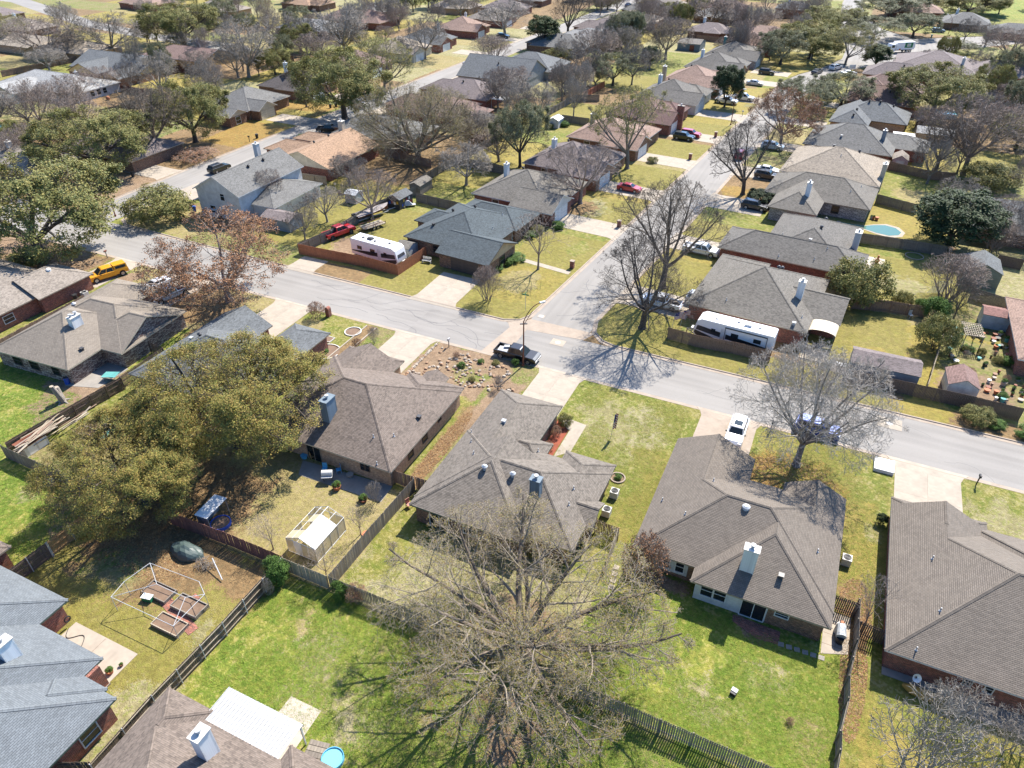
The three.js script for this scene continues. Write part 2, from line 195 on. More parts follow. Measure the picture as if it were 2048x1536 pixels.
function groundMap(W, H, x0, x1, z0, z1, zones, seed, lots) {
  const boxes = zones.map(([k, p, j]) => ({ k, p, j, a: Math.min(...p.map((q) => q[0])) - j, b: Math.max(...p.map((q) => q[0])) + j, c: Math.min(...p.map((q) => q[1])) - j, d: Math.max(...p.map((q) => q[1])) + j }));
  const lk = ['olive', 'gold', 'tan', 'gold', 'litter', 'weedy', 'tan', 'green', 'pale', 'litter', 'weedy'];
  const enc = (v) => v <= 0.0031308 ? v * 12.92 : 1.055 * Math.pow(v, 1 / 2.4) - 0.055;
  return texture(W, H, (u, v, px, py) => {
    const x = x0 + (x1 - x0) * u, z = z0 + (z1 - z0) * v;
    const h1 = hash2(px, py, seed + 61) - 0.5, h2 = hash2(px, py, seed + 62) - 0.5, wx = (fbm(x * 0.7, z * 0.7, seed, 5) - 0.5) * 2.6 + h1 * 0.9, wz = (fbm(x * 0.7 + 40, z * 0.7, seed + 5, 5) - 0.5) * 2.6 + h2 * 0.9;
    let k = lots ? lk[Math.floor(hash2(Math.floor((x + 3) / 24 + wx * 0.02), Math.floor(z / 19 + wz * 0.02), 77) * lk.length)] : 'green';
    for (const b of boxes) if (x > b.a - 2 && x < b.b + 2 && z > b.c - 2 && z < b.d + 2 && inPoly(x + wx * b.j, z + wz * b.j, b.p)) k = b.k;
    const P = PAL[k], big = fbm(x * 0.28, z * 0.28, seed + 11, 3), mid = fbm(x * 1.7, z * 1.7, seed + 21, 3), fine = hash2(px, py, seed + 31), f2 = noise(x * 6.5, z * 6.5, seed + 41);
    const f3 = noise(x * 3.1 + 9, z * 3.1, seed + 51), t = Math.max(0, Math.min(1, (big * 0.6 + mid * 0.6 + f3 * 0.35 - 0.6) * 2.6)), s = mid * 0.5 + f2 * 0.6 > 0.70 ? 0.6 : (f2 > 0.78 ? 0.5 : 0);
    const w = 0.62 + 0.42 * f2 + 0.2 * f3 + 0.6 * (fine - 0.5) * fine;
    return [0, 1, 2].map((i) => { const c = P[0][i] * (1 - t) + P[1][i] * t; return enc((c * (1 - s) + P[2][i] * s) * w); });
  }, true, false);
}
const NEAR = { x0: -115, x1: 45, z0: -69, z1: 3 }, FAR = { x0: -420, x1: 100, z0: -480, z1: -76 };
const nearT = groundMap(2048, 1024, NEAR.x0, NEAR.x1, NEAR.z0, NEAR.z1, ZONES_NEAR, 501, false), farT = groundMap(2048, 2048, FAR.x0, FAR.x1, FAR.z0, FAR.z1, ZONES_FAR, 601, true);
const bumpG = texture(512, 512, (u, v, x, y) => { const g = 0.6 * tnoise(u * 64, v * 64, 71, 64) + 0.4 * hash2(x, y, 72); return [g, g, g]; }, false);
function landMat(t, sx, sz) { const b = bumpG.clone(); b.repeat.set(sx, sz); b.needsUpdate = true; return mat(0xffffff, 0.97, { map: t, bumpMap: b, bumpScale: 0.06 }); }
const nearM = landMat(nearT, 40, 18), farM = landMat(farT, 120, 95);
function sheet(name, outline, y, m, uv, holes = [], label, category, kind = 'structure') { // outline [[x,z]...]
  const sh = new THREE.Shape(outline.map(([x, z]) => new THREE.Vector2(x, -z)));
  for (const h of holes) sh.holes.push(new THREE.Path(h.map(([x, z]) => new THREE.Vector2(x, -z))));
  const g = new THREE.ShapeGeometry(sh), p = g.attributes.position, u = g.attributes.uv;
  for (let i = 0; i < p.count; i++) { const x = p.getX(i), z = -p.getY(i); p.setXYZ(i, x, y, z); const q = uv(x, z); u.setXY(i, q[0], q[1]); }
  g.computeVertexNormals(); if (g.attributes.normal.getY(0) < 0) { const id = g.index.array; for (let i = 0; i < id.length; i += 3) { const t = id[i]; id[i] = id[i + 1]; id[i + 1] = t; } g.computeVertexNormals(); }
  const o = new THREE.Mesh(g, m); o.name = numbered(name); o.userData.kind = kind; if (label) o.userData.label = label; if (category) o.userData.category = category; scene.add(o); return o;
}
const uvm = (x, z) => [x, z], uvNear = (x, z) => [(x - NEAR.x0) / (NEAR.x1 - NEAR.x0), (z - NEAR.z0) / (NEAR.z1 - NEAR.z0)], uvFar = (x, z) => [(x - FAR.x0) / (FAR.x1 - FAR.x0), (z - FAR.z0) / (FAR.z1 - FAR.z0)];
const baseT = groundMap(512, 512, 0, 120, 0, 120, [], 901, true); baseT.wrapS = baseT.wrapT = THREE.MirroredRepeatWrapping; baseT.repeat.set(1 / 120, 1 / 120);
sheet('ground', rect(-1800, 1800, -2600, 200), -0.03, mat(0xffffff, 0.97, { map: baseT }), uvm, [], 'open grassland around the neighbourhood', 'ground');
// asphalt: long tyre-polished streaks follow v; 12 m x 48 m tile
function asphaltTex(seed) { return texture(512, 1024, (u, v, x, y) => { const st = 0.07 * (tnoise(u * 16, v * 2, seed, 16) - 0.5) * 2 + 0.05 * (tnoise(u * 32, v * 4, seed + 1, 32) - 0.5) * 2, g = 0.86 + st + 0.10 * (tnoise(u * 8, v * 16, seed + 2, 8) - 0.5) + 0.16 * (hash2(x, y, seed + 3) - 0.5); return [g, g * 0.995, g * 0.985]; }, false); }
const aspT = asphaltTex(301); aspT.repeat.set(1 / 12, 1 / 48); const aspX = aspT.clone(); aspX.rotation = Math.PI / 2; aspX.repeat.set(1 / 48, 1 / 12); aspX.needsUpdate = true;
const aspZ = mat(lin(0.265, 0.25, 0.23), 0.93, { map: aspT }), aspXm = mat(lin(0.265, 0.25, 0.23), 0.93, { map: aspT });
const swap = (x, z) => [z, x];
const concT = texture(512, 512, (u, v, x, y) => { const g = 0.86 + 0.18 * (tnoise(u * 6, v * 6, 401, 6) - 0.5) + 0.12 * (tnoise(u * 24, v * 24, 402, 24) - 0.5) + 0.10 * (hash2(x, y, 403) - 0.5); return [g, g * 0.985, g * 0.96]; }, false); concT.repeat.set(1 / 6, 1 / 6);
const concrete = mat(lin(0.37, 0.322, 0.262), 0.9, { map: concT }), concretePink = mat(lin(0.345, 0.285, 0.228), 0.9, { map: concT }), concreteGrey = mat(lin(0.29, 0.268, 0.238), 0.9, { map: concT }), concreteBright = mat(lin(0.46, 0.41, 0.345), 0.9, { map: concT });
M.concrete = concrete;
sheet('road', [[-420, -69], [130, -69], [130, -77.1], [-25.2, -77.1], [-33.4, -77.1], [-111, -78.6], [-420, -78.9]], 0, aspXm, swap, [], 'cracked grey residential street running across the picture', 'road');
sheet('road', [[-33.9, -77.1], [-25.3, -77.1], [-24.6, -84], [-21.8, -118], [-14.8, -214], [-11.3, -240], [-6.9, -259], [0.5, -270.5], [27.4, -312.5], [60, -346], [200, -402], [200, -418], [60, -362], [28, -338], [14, -329], [3, -345], [-4.5, -375], [-9, -414], [-9, -520], [-19, -520], [-17, -411], [-13, -335], [-7.5, -300], [-7.5, -280], [-12.5, -262], [-18, -250], [-21.6, -237], [-23.5, -214], [-33.6, -86]], 0.0, aspZ, uvm, [], 'grey side street that runs away from the crossing', 'road');
sheet('road', [[-124.3, -78.9], [-116, -78.8], [-116, -110], [R3R(-520) - 0.2, -520], [R3R(-520) - 8.8, -520], [-124.3, -110]], 0, aspZ, uvm, [], 'grey side street beside the two-storey house', 'road');
sheet('road', [[-430, -252], [-430, -262], [-380, -256.5], [-298, -226], [-250, -216], [-205, -213], [-196, -207], [-198, -202], [-217, -203.5], [-250, -207.5], [-298, -217], [-380, -247]], LAND + 0.012, aspXm, swap, [], 'far grey street between trees on the upper left', 'road');
// land blocks
const south = [[-420, -68.6], [130, -68.6], [130, 60], [-420, 60]];
const nw = [[-115.5, -83], [-114.7, -80.6], [-112.3, -79.1], [-98, -78.5], [-72, -77.9], [-37.2, -77.5], [-35.1, -78.4], [-34.3, -80], [-34.1, -82.1], [R2L(-214), -214], [-21.7, -237], [-18.2, -250], [-12.7, -262], [-7.7, -280], [-7.7, -300], [-13.2, -335], [-17.2, -411], [-19, -520], [R3R(-520), -520], [-115.7, -110]];
const ne = [[-25.1, -82.5], [-24.4, -79.6], [-22.8, -78], [-21, -77.5], [130, -77.5], [130, -372], [60, -345.6], [27.6, -312.2], [0.7, -270.2], [-6.7, -258.7], [-11, -240], [-14.5, -214], [-21.6, -118]];
const nn = [[-8.7, -520], [-8.7, -414], [-4.2, -375], [3.3, -345], [14, -329.4], [28, -338.4], [60, -362.4], [200, -418.4], [200, -520]];
const ww = [[-420, -79], [-128, -79], [-125.6, -80.2], [-124.6, -82.5], [-124.6, -110], [R3R(-520) - 9, -520], [-420, -520]];
sheet('lawn', south, LAND, nearM, uvNear, [], 'lawns and back yards on the near side of the street', 'lawn'); sheet('lawn', nw, LAND, farM, uvFar, [], 'lawns and yards between the two side streets', 'lawn'); sheet('lawn', ne, LAND, farM, uvFar, [], 'lawns and yards right of the side street', 'lawn'); sheet('lawn', nn, LAND, farM, uvFar, [], 'lawns beyond the far bend of the side street', 'lawn'); sheet('lawn', ww, LAND, farM, uvFar, [], 'lawns and yards left of the far side street', 'lawn');
// kerbs: top strip, face and gutter pan, swept along a line whose left side (in travel direction) is the road
function kerb(pts, label, m = concretePink) {
  const top = new MB(), n = pts.length, off = pts.map((p, i) => { const a = pts[Math.max(0, i - 1)], b = pts[Math.min(n - 1, i + 1)], dx = b[0] - a[0], dz = b[1] - a[1], L = Math.hypot(dx, dz); return [dz / L, -dx / L]; });
  const P = (i, d, y) => [pts[i][0] + off[i][0] * d, y, pts[i][1] + off[i][1] * d];
  let s = 0;
  for (let i = 0; i + 1 < n; i++) { const L = Math.hypot(pts[i + 1][0] - pts[i][0], pts[i + 1][1] - pts[i][1]);
    const prof = [[-0.16, 0.06], [-0.16, LAND + 0.02], [0.02, LAND + 0.015], [0.05, 0.03], [0.5, 0.012], [0.5, -0.02]];
    for (let k = 0; k + 1 < prof.length; k++) top.quad(P(i, prof[k][0], prof[k][1]), P(i + 1, prof[k][0], prof[k][1]), P(i + 1, prof[k + 1][0], prof[k + 1][1]), P(i, prof[k + 1][0], prof[k + 1][1]), [s, k * 0.3], [s + L, k * 0.3], [s + L, k * 0.3 + 0.3], [s, k * 0.3 + 0.3]);
    s += L; }
  const o = top.build('kerb', m); tag(o, label, 'kerb', null, 'structure');
}
const seg = (pts) => { const r = []; for (let i = 0; i + 1 < pts.length; i++) { const L = Math.hypot(pts[i + 1][0] - pts[i][0], pts[i + 1][1] - pts[i][1]), k = Math.max(1, Math.round(L / 8)); for (let j = 0; j < k; j++) r.push([pts[i][0] + (pts[i + 1][0] - pts[i][0]) * j / k, pts[i][1] + (pts[i + 1][1] - pts[i][1]) * j / k]); } r.push(pts[pts.length - 1]); return r; };
kerb(seg([[-180, -68.6], [110, -68.6]]), 'pale concrete kerb along the near side of the street');
kerb(seg([[R2L(-236) , -236], [R2L(-214), -214], [-34.1, -82.1], [-34.3, -80], [-35.1, -78.4], [-37.2, -77.5], [-72, -77.9], [-98, -78.5], [-112.3, -79.1], [-114.7, -80.6], [-115.5, -83], [-115.7, -110], [R3R(-300), -300]]), 'concrete kerb around the corner lot with the blue shingle roof');
kerb(seg([[110, -77.5], [-21, -77.5], [-22.8, -78], [-24.4, -79.6], [-25.1, -82.5], [-21.6, -118], [-14.5, -214], [-11, -240], [-6.7, -258.7], [0.7, -270.2], [27.6, -312.2], [60, -345.6]]), 'concrete kerb around the corner lot with the flag');
kerb(seg([[R3R(-300) - 9, -300], [-124.6, -110], [-124.6, -82.5], [-125.6, -80.2], [-128, -79], [-190, -79]]), 'concrete kerb left of the far side street');
// concrete bands at the crossing
sheet('concrete_gutter', [[-36.6, -68.2], [-33.2, -68.2], [-33.2, -76.4], [-25.2, -77.2], [-24.3, -79.4], [-33.8, -79.3], [-34.6, -78.3], [-36.4, -77.2], [-35.6, -76]], 0.014, concretePink, uvm, [], 'pale concrete drainage band across the street crossing', 'gutter');
// driveways and paths: slabs a little proud of the land, with an apron sloping to the street; [x0,x1,zHouse,zKerb,...]
function slab(name, pts, label, m = concrete, h = 0.03, cat = 'driveway', joints = null) {
  const y = LAND + h, b = new MB(), sh = THREE.ShapeUtils.triangulateShape(pts.map((p) => new THREE.Vector2(p[0], -p[1])), []);
  for (const t of sh) { const q = t.map((i) => [pts[i][0], y, pts[i][1]]); const a = (q[1][0] - q[0][0]) * (q[2][2] - q[0][2]) - (q[1][2] - q[0][2]) * (q[2][0] - q[0][0]); a < 0 ? b.tri(...q) : b.tri(q[0], q[2], q[1]); }
  for (let i = 0; i < pts.length; i++) { const p = pts[i], q = pts[(i + 1) % pts.length], L = Math.hypot(p[0] - q[0], p[1] - q[1]); b.quad([p[0], 0.04, p[1]], [q[0], 0.04, q[1]], [q[0], y, q[1]], [p[0], y, p[1]], [0, 0], [L, 0], [L, 0.1], [0, 0.1]); }
  const o = b.build(name, m); tag(o, label, cat, null, 'structure');
  if (joints) { const jb = new MB(); for (const [x0, z0, x1, z1] of joints) { const L = Math.hypot(x1 - x0, z1 - z0); jb.box((x0 + x1) / 2, y + 0.002, (z0 + z1) / 2, L, 0.006, 0.03, -Math.atan2(z1 - z0, x1 - x0)); } part('joint', jb.geo(), M.dirt, o); }
  return o;
}
// a driveway that meets a kerb running along x at zK (dir +1: road lies at smaller z), split in slabs
function drive(x0, x1, zH, zK, fl, label, m = concrete, split = 1, frame = [0, 0, 0]) {
  const d = Math.sign(zK - zH), g = tag(new THREE.Group(), label, 'driveway', 'concrete driveways', 'structure'); g.name = numbered('driveway'); g.position.set(frame[0], 0, frame[1]); g.rotation.y = frame[2]; scene.add(g);
  const y = LAND + 0.03, nz = Math.max(1, Math.round(Math.abs(zK - zH) / 4.5)), zA = zK - d * 1.1, gap = 0.012;
  for (let i = 0; i < nz; i++) for (let j = 0; j <= split; j++) { const a = zH + (zA - zH) * i / nz, b = zH + (zA - zH) * (i + 1) / nz, xa = x0 + (x1 - x0) * j / (split + 1), xb = x0 + (x1 - x0) * (j + 1) / (split + 1);
    new MB().box((xa + xb) / 2, y - 0.06 + 0.004 * hash2(i, j, 3), (a + b) / 2, xb - xa - gap, 0.12, Math.abs(b - a) - gap).build('slab', m, g); }
  const ap = new MB(), P = (x, yy, z) => [x, yy, z]; const uv = (p) => [p[0], p[2]];
  const rows = [[x0, x1, y, zA], [x0 - fl * 0.35, x1 + fl * 0.35, y, zK - d * 0.25], [x0 - fl, x1 + fl, 0.02, zK + d * 0.52]];
  for (let i = 0; i < 2; i++) { const [a0, a1, ya, za] = rows[i], [b0, b1, yb, zb] = rows[i + 1]; const q = [P(a0, ya, za), P(a1, ya, za), P(b1, yb, zb), P(b0, yb, zb)]; if (d < 0) q.reverse(); q.reverse(); ap.quad(...q, ...q.map(uv)); ap.quad(P(a0, ya, za), P(b0, yb, zb), P(b0, 0, zb), P(a0, 0, za)); ap.quad(P(a1, ya, za), P(b1, yb, zb), P(b1, 0, zb), P(a1, 0, za)); }
  ap.build('apron', m, g); return g;
}
// ---------------------------------------------------------------- houses
const FR2 = [-30, -82, THREE.MathUtils.degToRad(-4.75)], FR2S = [-30, -82, THREE.MathUtils.degToRad(85.25)], FR3S = [-120.2, -110, THREE.MathUtils.degToRad(88)], FR3 = [-120.2, -110, THREE.MathUtils.degToRad(-2)], F0 = [0, 0, 0];
const OV = 0.45; // eave overhang
// a block: {b:[x0,x1,z0,z1] eave rectangle, r:'x'|'z' ridge direction, e:'hh'|'gg'|'hg'.. ends at the low / high coordinate, p: pitch, h: eave height}
function blockShape(B) {
  const [x0, x1, z0, z1] = B.b, ax = B.r === 'x', a0 = ax ? x0 : z0, a1 = ax ? x1 : z1, c0 = ax ? z0 : x0, c1 = ax ? z1 : x1, hw = (c1 - c0) / 2, cm = (c0 + c1) / 2, R = B.h + B.p * hw;
  let ra0 = B.e[0] === 'h' ? a0 + hw : a0, ra1 = B.e[1] === 'h' ? a1 - hw : a1; if (ra0 > ra1) { const m = (ra0 + ra1) / 2; ra0 = ra1 = m; }
  const pt = (a, c, y) => ax ? [a, y, c] : [c, y, a];
  return { ax, a0, a1, c0, c1, hw, cm, R, ra0, ra1, pt };
}
function blockHeight(B, x, z) { const s = blockShape(B), a = s.ax ? x : z, c = s.ax ? z : x; if (a < s.a0 || a > s.a1 || c < s.c0 || c > s.c1) return -1; let d = Math.min(c - s.c0, s.c1 - c); if (B.e[0] === 'h') d = Math.min(d, (a - s.a0) * s.hw / Math.max(0.01, s.ra0 - s.a0)); if (B.e[1] === 'h') d = Math.min(d, (s.a1 - a) * s.hw / Math.max(0.01, s.a1 - s.ra1)); return B.h + B.p * d; }
const CAP = new Map();
function house(o) {
  const g = thing('house', o.label, 'house', [o.f[0], 0, o.f[1]], o.f[2], o.group);
  const blocks = o.blocks.map((k, i) => { const q = { b: k[0].slice(), r: k[1], e: k[2], p: k[3] ?? o.p ?? 0.5, h: (k[4] ?? o.h ?? 2.6) - 0.011 * i, wall: k[5] !== 'nowall' }; const d = 0.013 * i; q.b[0] += d; q.b[1] -= d; q.b[2] += d; q.b[3] -= d; return q; });
  const roof = new MB(), fascia = new MB(), wall = new MB(), gable = new MB(), caps = [], T = 0.16, u0 = hash2(o.f[0] * 10 + blocks[0].b[0] * 7, blocks[0].b[2] * 13, 5) * 8;
  const hAt = (x, z, not) => { let m = -1; for (const B of blocks) if (B !== not) m = Math.max(m, blockHeight(B, x, z)); return m; };
  for (const B of blocks) {
    const s = blockShape(B), { pt } = s, sl = Math.sqrt(1 + B.p * B.p);
    const low = (q) => [q[0], q[1] - T, q[2]];
    const plane = (pts, uvs) => { const n0 = new THREE.Vector3().subVectors(V(...pts[1]), V(...pts[0])).cross(new THREE.Vector3().subVectors(V(...pts[2]), V(...pts[0]))); if (n0.y < 0) { pts.reverse(); uvs.reverse(); } roof.poly(pts, uvs); const lo = pts.map(low); gable.poly(lo.reverse(), uvs); };
    for (const [c, sg] of [[s.c0, 1], [s.c1, -1]]) plane([pt(s.a0, c, B.h), pt(s.a1, c, B.h), pt(s.ra1, s.cm, s.R), pt(s.ra0, s.cm, s.R)], [[s.a0 + u0, 0], [s.a1 + u0, 0], [s.ra1 + u0, s.hw * sl], [s.ra0 + u0, s.hw * sl]]);
    for (const [e, a, ra] of [[B.e[0], s.a0, s.ra0], [B.e[1], s.a1, s.ra1]]) {
      if (e === 'h') plane([pt(a, s.c0, B.h), pt(a, s.c1, B.h), pt(ra, s.cm, s.R)], [[s.c0 + u0, 0], [s.c1 + u0, 0], [s.cm + u0, s.hw * sl]]);
      else { const ins = a === s.a0 ? 0.35 : -0.35, k = a + ins, w = (c) => Math.abs(c);
        const G = [pt(k, s.c0 + OV, B.h - 0.2), pt(k, s.c1 - OV, B.h - 0.2), pt(k, s.c1 - OV, B.h + B.p * OV - T), pt(k, s.cm, s.R - T - 0.01), pt(k, s.c0 + OV, B.h + B.p * OV - T)];
        (o.gableMat ? gable : wall).poly(G, G.map((q) => [s.ax ? q[2] : q[0], q[1]]));
        for (const c of [s.c0, s.c1]) { const A = pt(a, c, B.h), Z = pt(a, s.cm, s.R), L = Math.hypot(s.hw, s.hw * B.p); fascia.quad(A, Z, low(Z), low(A), [0, 0], [L, 0], [L, T], [0, T]); } }
    }
    const ed = []; ed.push([pt(s.a0, s.c0, B.h), pt(s.a1, s.c0, B.h)], [pt(s.a0, s.c1, B.h), pt(s.a1, s.c1, B.h)]); if (B.e[0] === 'h') ed.push([pt(s.a0, s.c0, B.h), pt(s.a0, s.c1, B.h)]); if (B.e[1] === 'h') ed.push([pt(s.a1, s.c0, B.h), pt(s.a1, s.c1, B.h)]);
    for (const [A, Z] of ed) { const L = Math.hypot(A[0] - Z[0], A[2] - Z[2]); fascia.quad(A, Z, low(Z), low(A), [0, 0], [L, 0], [L, T], [0, T]); }
    // ridge and hip caps where this block's ridge shows
    const lines = [[pt(s.ra0, s.cm, s.R), pt(s.ra1, s.cm, s.R)]]; if (B.e[0] === 'h') lines.push([pt(s.a0, s.c0, B.h), pt(s.ra0, s.cm, s.R)], [pt(s.a0, s.c1, B.h), pt(s.ra0, s.cm, s.R)]); if (B.e[1] === 'h') lines.push([pt(s.a1, s.c0, B.h), pt(s.ra1, s.cm, s.R)], [pt(s.a1, s.c1, B.h), pt(s.ra1, s.cm, s.R)]);
    if (o.caps !== false) for (const [A, Z] of lines) { const L = Math.hypot(A[0] - Z[0], A[1] - Z[1], A[2] - Z[2]), n = Math.max(1, Math.round(L / 0.6)); if (L < 0.3) continue; let start = -1;
      const at = (t) => [A[0] + (Z[0] - A[0]) * t, A[1] + (Z[1] - A[1]) * t, A[2] + (Z[2] - A[2]) * t];
      const flush = (i0, i1) => { const cap = new MB(); caps.push(cap); const p = at(i0 / n), q = at(i1 / n), dx = q[0] - p[0], dz = q[2] - p[2], l = Math.hypot(dx, dz), nx = -dz / l * 0.15, nz = dx / l * 0.15, up = 0.028, dn = (A[1] === Z[1] ? B.p * 0.15 : B.p * 0.15 * 0.7) - 0.012;
        const LL = Math.hypot(l, q[1] - p[1]); for (const sg of [1, -1]) { const P = [p[0], p[1] + up, p[2]], Q = [q[0], q[1] + up, q[2]], R = [q[0] + nx * sg, q[1] + up - dn, q[2] + nz * sg], S = [p[0] + nx * sg, p[1] + up - dn, p[2] + nz * sg]; sg > 0 ? cap.quad(P, S, R, Q, [0, 0], [0, 0.15], [LL, 0.15], [LL, 0]) : cap.quad(P, Q, R, S, [0, 0], [LL, 0], [LL, 0.15], [0, 0.15]); } };
      for (let i = 0; i < n; i++) { const m = at((i + 0.5) / n), vis = hAt(m[0], m[2], B) < m[1] - 0.04; if (vis && start < 0) start = i; if (!vis && start >= 0) { flush(start, i); start = -1; } } if (start >= 0) flush(start, n); }
    if (B.wall) { const [x0, x1, z0, z1] = B.b, X0 = x0 + OV, X1 = x1 - OV, Z0 = z0 + OV, Z1 = z1 - OV, y1 = B.h + B.p * OV - T - 0.02;
      for (const [ax, az, bx, bz] of [[X0, Z1, X1, Z1], [X1, Z1, X1, Z0], [X1, Z0, X0, Z0], [X0, Z0, X0, Z1]]) { const L = Math.hypot(bx - ax, bz - az); wall.quad([ax, 0, az], [bx, 0, bz], [bx, y1, bz], [ax, y1, az], [ax + az, 0], [ax + az + L, 0], [ax + az + L, y1], [ax + az, y1]); } }
  }
  const rm = o.roof, rf = roof.build('roof', rm, g); for (const c of caps) c.build('ridge_cap', o.capMat || rm, rf);
  wall.build('wall', o.wall, g); if (gable.p.length) gable.build('soffit', o.gableMat || o.trim, g); fascia.build('fascia', o.trim, g);
  const yAt = (x, z) => hAt(x, z, null);
  for (const c of o.chim || []) chimney(g, c, yAt);
  for (const v of o.vents || []) roofVent(g, v, yAt(v[0], v[1]), v[2]);
  for (const w of o.win || []) wallWindow(g, blocks[w[0]], ...w.slice(1));
  if (o.extra) o.extra(g, blocks, yAt);
  return g;
}
// chimney: [x, z, width x, width z, top y, style]; styles: board (sided box), brick
function chimney(g, [x, z, w, d, top, style = 'board', m], yAt) {
  const y0 = Math.max(0.2, Math.min(...[[-1, -1], [1, -1], [-1, 1], [1, 1]].map(([i, j]) => { const h = yAt(x + i * w / 2, z + j * d / 2); return h < 0 ? 0.2 : h; })) - 0.3), b = new MB(), fin = new MB();
  const c = new THREE.Group(); c.name = 'chimney'; g.add(c);
  if (style.startsWith('board')) {
    b.box(x, (y0 + top) / 2, z, w - 0.06, top - y0, d - 0.06);
    const n = Math.round((top - y0) / 0.17); for (let i = 0; i < n; i++) { const y = y0 + (i + 0.5) * (top - y0) / n, h = (top - y0) / n; // lapped boards: each leans out at its foot
      for (const [cx, cz, L, along] of [[x, z + d / 2, w, 'x'], [x, z - d / 2, w, 'x'], [x + w / 2, z, d, 'z'], [x - w / 2, z, d, 'z']]) { const sgn = along === 'x' ? Math.sign(cz - z) : Math.sign(cx - x), f = L / 2 - 0.05; const o1 = -0.028, o2 = 0.004;
        if (along === 'x') { b.quad([x - f, y - h / 2, cz + sgn * o2], [x + f, y - h / 2, cz + sgn * o2], [x + f, y + h / 2, cz + sgn * o1], [x - f, y + h / 2, cz + sgn * o1]); b.quad([x - f, y - h / 2, cz + sgn * o2], [x + f, y - h / 2, cz + sgn * o2], [x + f, y - h / 2, cz + sgn * o1], [x - f, y - h / 2, cz + sgn * o1]); }
        else { b.quad([cx + sgn * o2, y - h / 2, z - f], [cx + sgn * o2, y - h / 2, z + f], [cx + sgn * o1, y + h / 2, z + f], [cx + sgn * o1, y + h / 2, z - f]); b.quad([cx + sgn * o2, y - h / 2, z - f], [cx + sgn * o2, y - h / 2, z + f], [cx + sgn * o1, y - h / 2, z + f], [cx + sgn * o1, y - h / 2, z - f]); } } }
    for (const [i, j] of [[-1, -1], [1, -1], [-1, 1], [1, 1]]) b.box(x + i * (w / 2 - 0.045), (y0 + top) / 2, z + j * (d / 2 - 0.045), 0.1, top - y0, 0.1);
    b.build('stack', m || M.siding, c);
  } else { b.box(x, (y0 + top) / 2, z, w, top - y0, d); b.build('stack', m || BRICK.red, c); }
  fin.box(x, top + 0.04, z, w + 0.14, 0.08, d + 0.14); fin.build('cap', style === 'brick' ? concreteGrey : (m === M.sidingBlue ? M.sidingBlue : M.offWhite), c);
  const nf = style.endsWith('2') ? 2 : 1; for (let k = 0; k < nf; k++) { const fz = nf === 2 ? (k - 0.5) * d * 0.5 : 0, fl = new MB(); fl.cyl(x, top + 0.08, top + 0.38, z + fz, 0.13, 0.13, 12); fl.cyl(x, top + 0.38, top + 0.47, z + fz, 0.24, 0.22, 14); fl.build('flue', M.metalDull, c); }
  return c;
}
const VG = {}; function ventGeo(t) { if (VG[t]) return VG[t]; const b = new MB(); if (t === 'pipe') { b.cyl(0, -0.15, 0.38, 0, 0.05, 0.05, 8); b.cyl(0, -0.02, 0.06, 0, 0.13, 0.07, 10); } else if (t === 'turbine') { b.cyl(0, -0.2, 0.22, 0, 0.17, 0.17, 12); b.cyl(0, 0.22, 0.34, 0, 0.26, 0.3, 14); b.cyl(0, 0.34, 0.52, 0, 0.3, 0.12, 14); } else if (t === 'box') { b.box(0, 0.1, 0, 0.34, 0.34, 0.34); b.box(0, 0.3, 0, 0.46, 0.06, 0.46); } else if (t === 'dome') { b.cyl(0, -0.2, 0.12, 0, 0.33, 0.33, 14); b.cyl(0, 0.12, 0.26, 0, 0.36, 0.18, 14); } return (VG[t] = b.geo()); }
const ventM = { pipe: M.metalDull, turbine: M.galv, box: M.steelDark, dome: M.galv };
function roofVent(g, v, y, t = 'pipe') { const o = part(t === 'pipe' ? 'vent_pipe' : 'roof_vent', ventGeo(t), v[3] || ventM[t], g); o.position.set(v[0], y, v[1]); return o; }
// window or door on a wall of a block: side n (low z), s (high z), w (low x), e (high x); t = coordinate along it
function wallWindow(g, B, side, t, w, sill, h, kind = 'window', fm = M.trimWhite) {
  const [x0, x1, z0, z1] = B.b, out = { n: [0, -1], s: [0, 1], w: [-1, 0], e: [1, 0] }[side], along = out[0] ? [0, 1] : [1, 0];
  const px = out[0] ? (side === 'w' ? x0 + OV : x1 - OV) : t, pz = out[1] ? (side === 'n' ? z0 + OV : z1 - OV) : t, ry = out[0] ? Math.PI / 2 : 0;
  const G = new THREE.Group(); G.name = kind === 'garage' ? 'garage_door' : kind; G.position.set(px + out[0] * 0.001, 0, pz + out[1] * 0.001); G.rotation.y = { s: 0, e: Math.PI / 2, n: Math.PI, w: -Math.PI / 2 }[side]; g.add(G);
  const f = new MB(), F = 0.08, yc = sill + h / 2;
  f.box(0, sill + h + F / 2, 0.035, w + 2 * F, F, 0.07); f.box(0, sill - F / 2, 0.05, w + 2 * F, F, 0.1); f.box(-w / 2 - F / 2, yc, 0.035, F, h, 0.07); f.box(w / 2 + F / 2, yc, 0.035, F, h, 0.07);
  if (kind === 'window' || kind === 'sliding_door') { if (kind === 'window') f.box(0, yc, 0.03, w, 0.05, 0.05); else f.box(0, yc, 0.03, 0.07, h, 0.05); f.build('frame', fm, G); const p = new MB(); p.box(0, yc, 0.012, w, h, 0.02); p.build('pane', M.glass, G); }
  else if (kind === 'garage') { f.build('frame', fm, G); for (let i = 0; i < 4; i++) { const p = new MB(), hh = h / 4; p.box(0, sill + hh * (i + 0.5), 0.02, w, hh - 0.025, 0.04); p.build('panel', fm, G); } }
  else { f.build('frame', fm, G); const p = new MB(); p.box(0, yc, 0.02, w, h, 0.04); p.build('leaf', fm, G); }
}
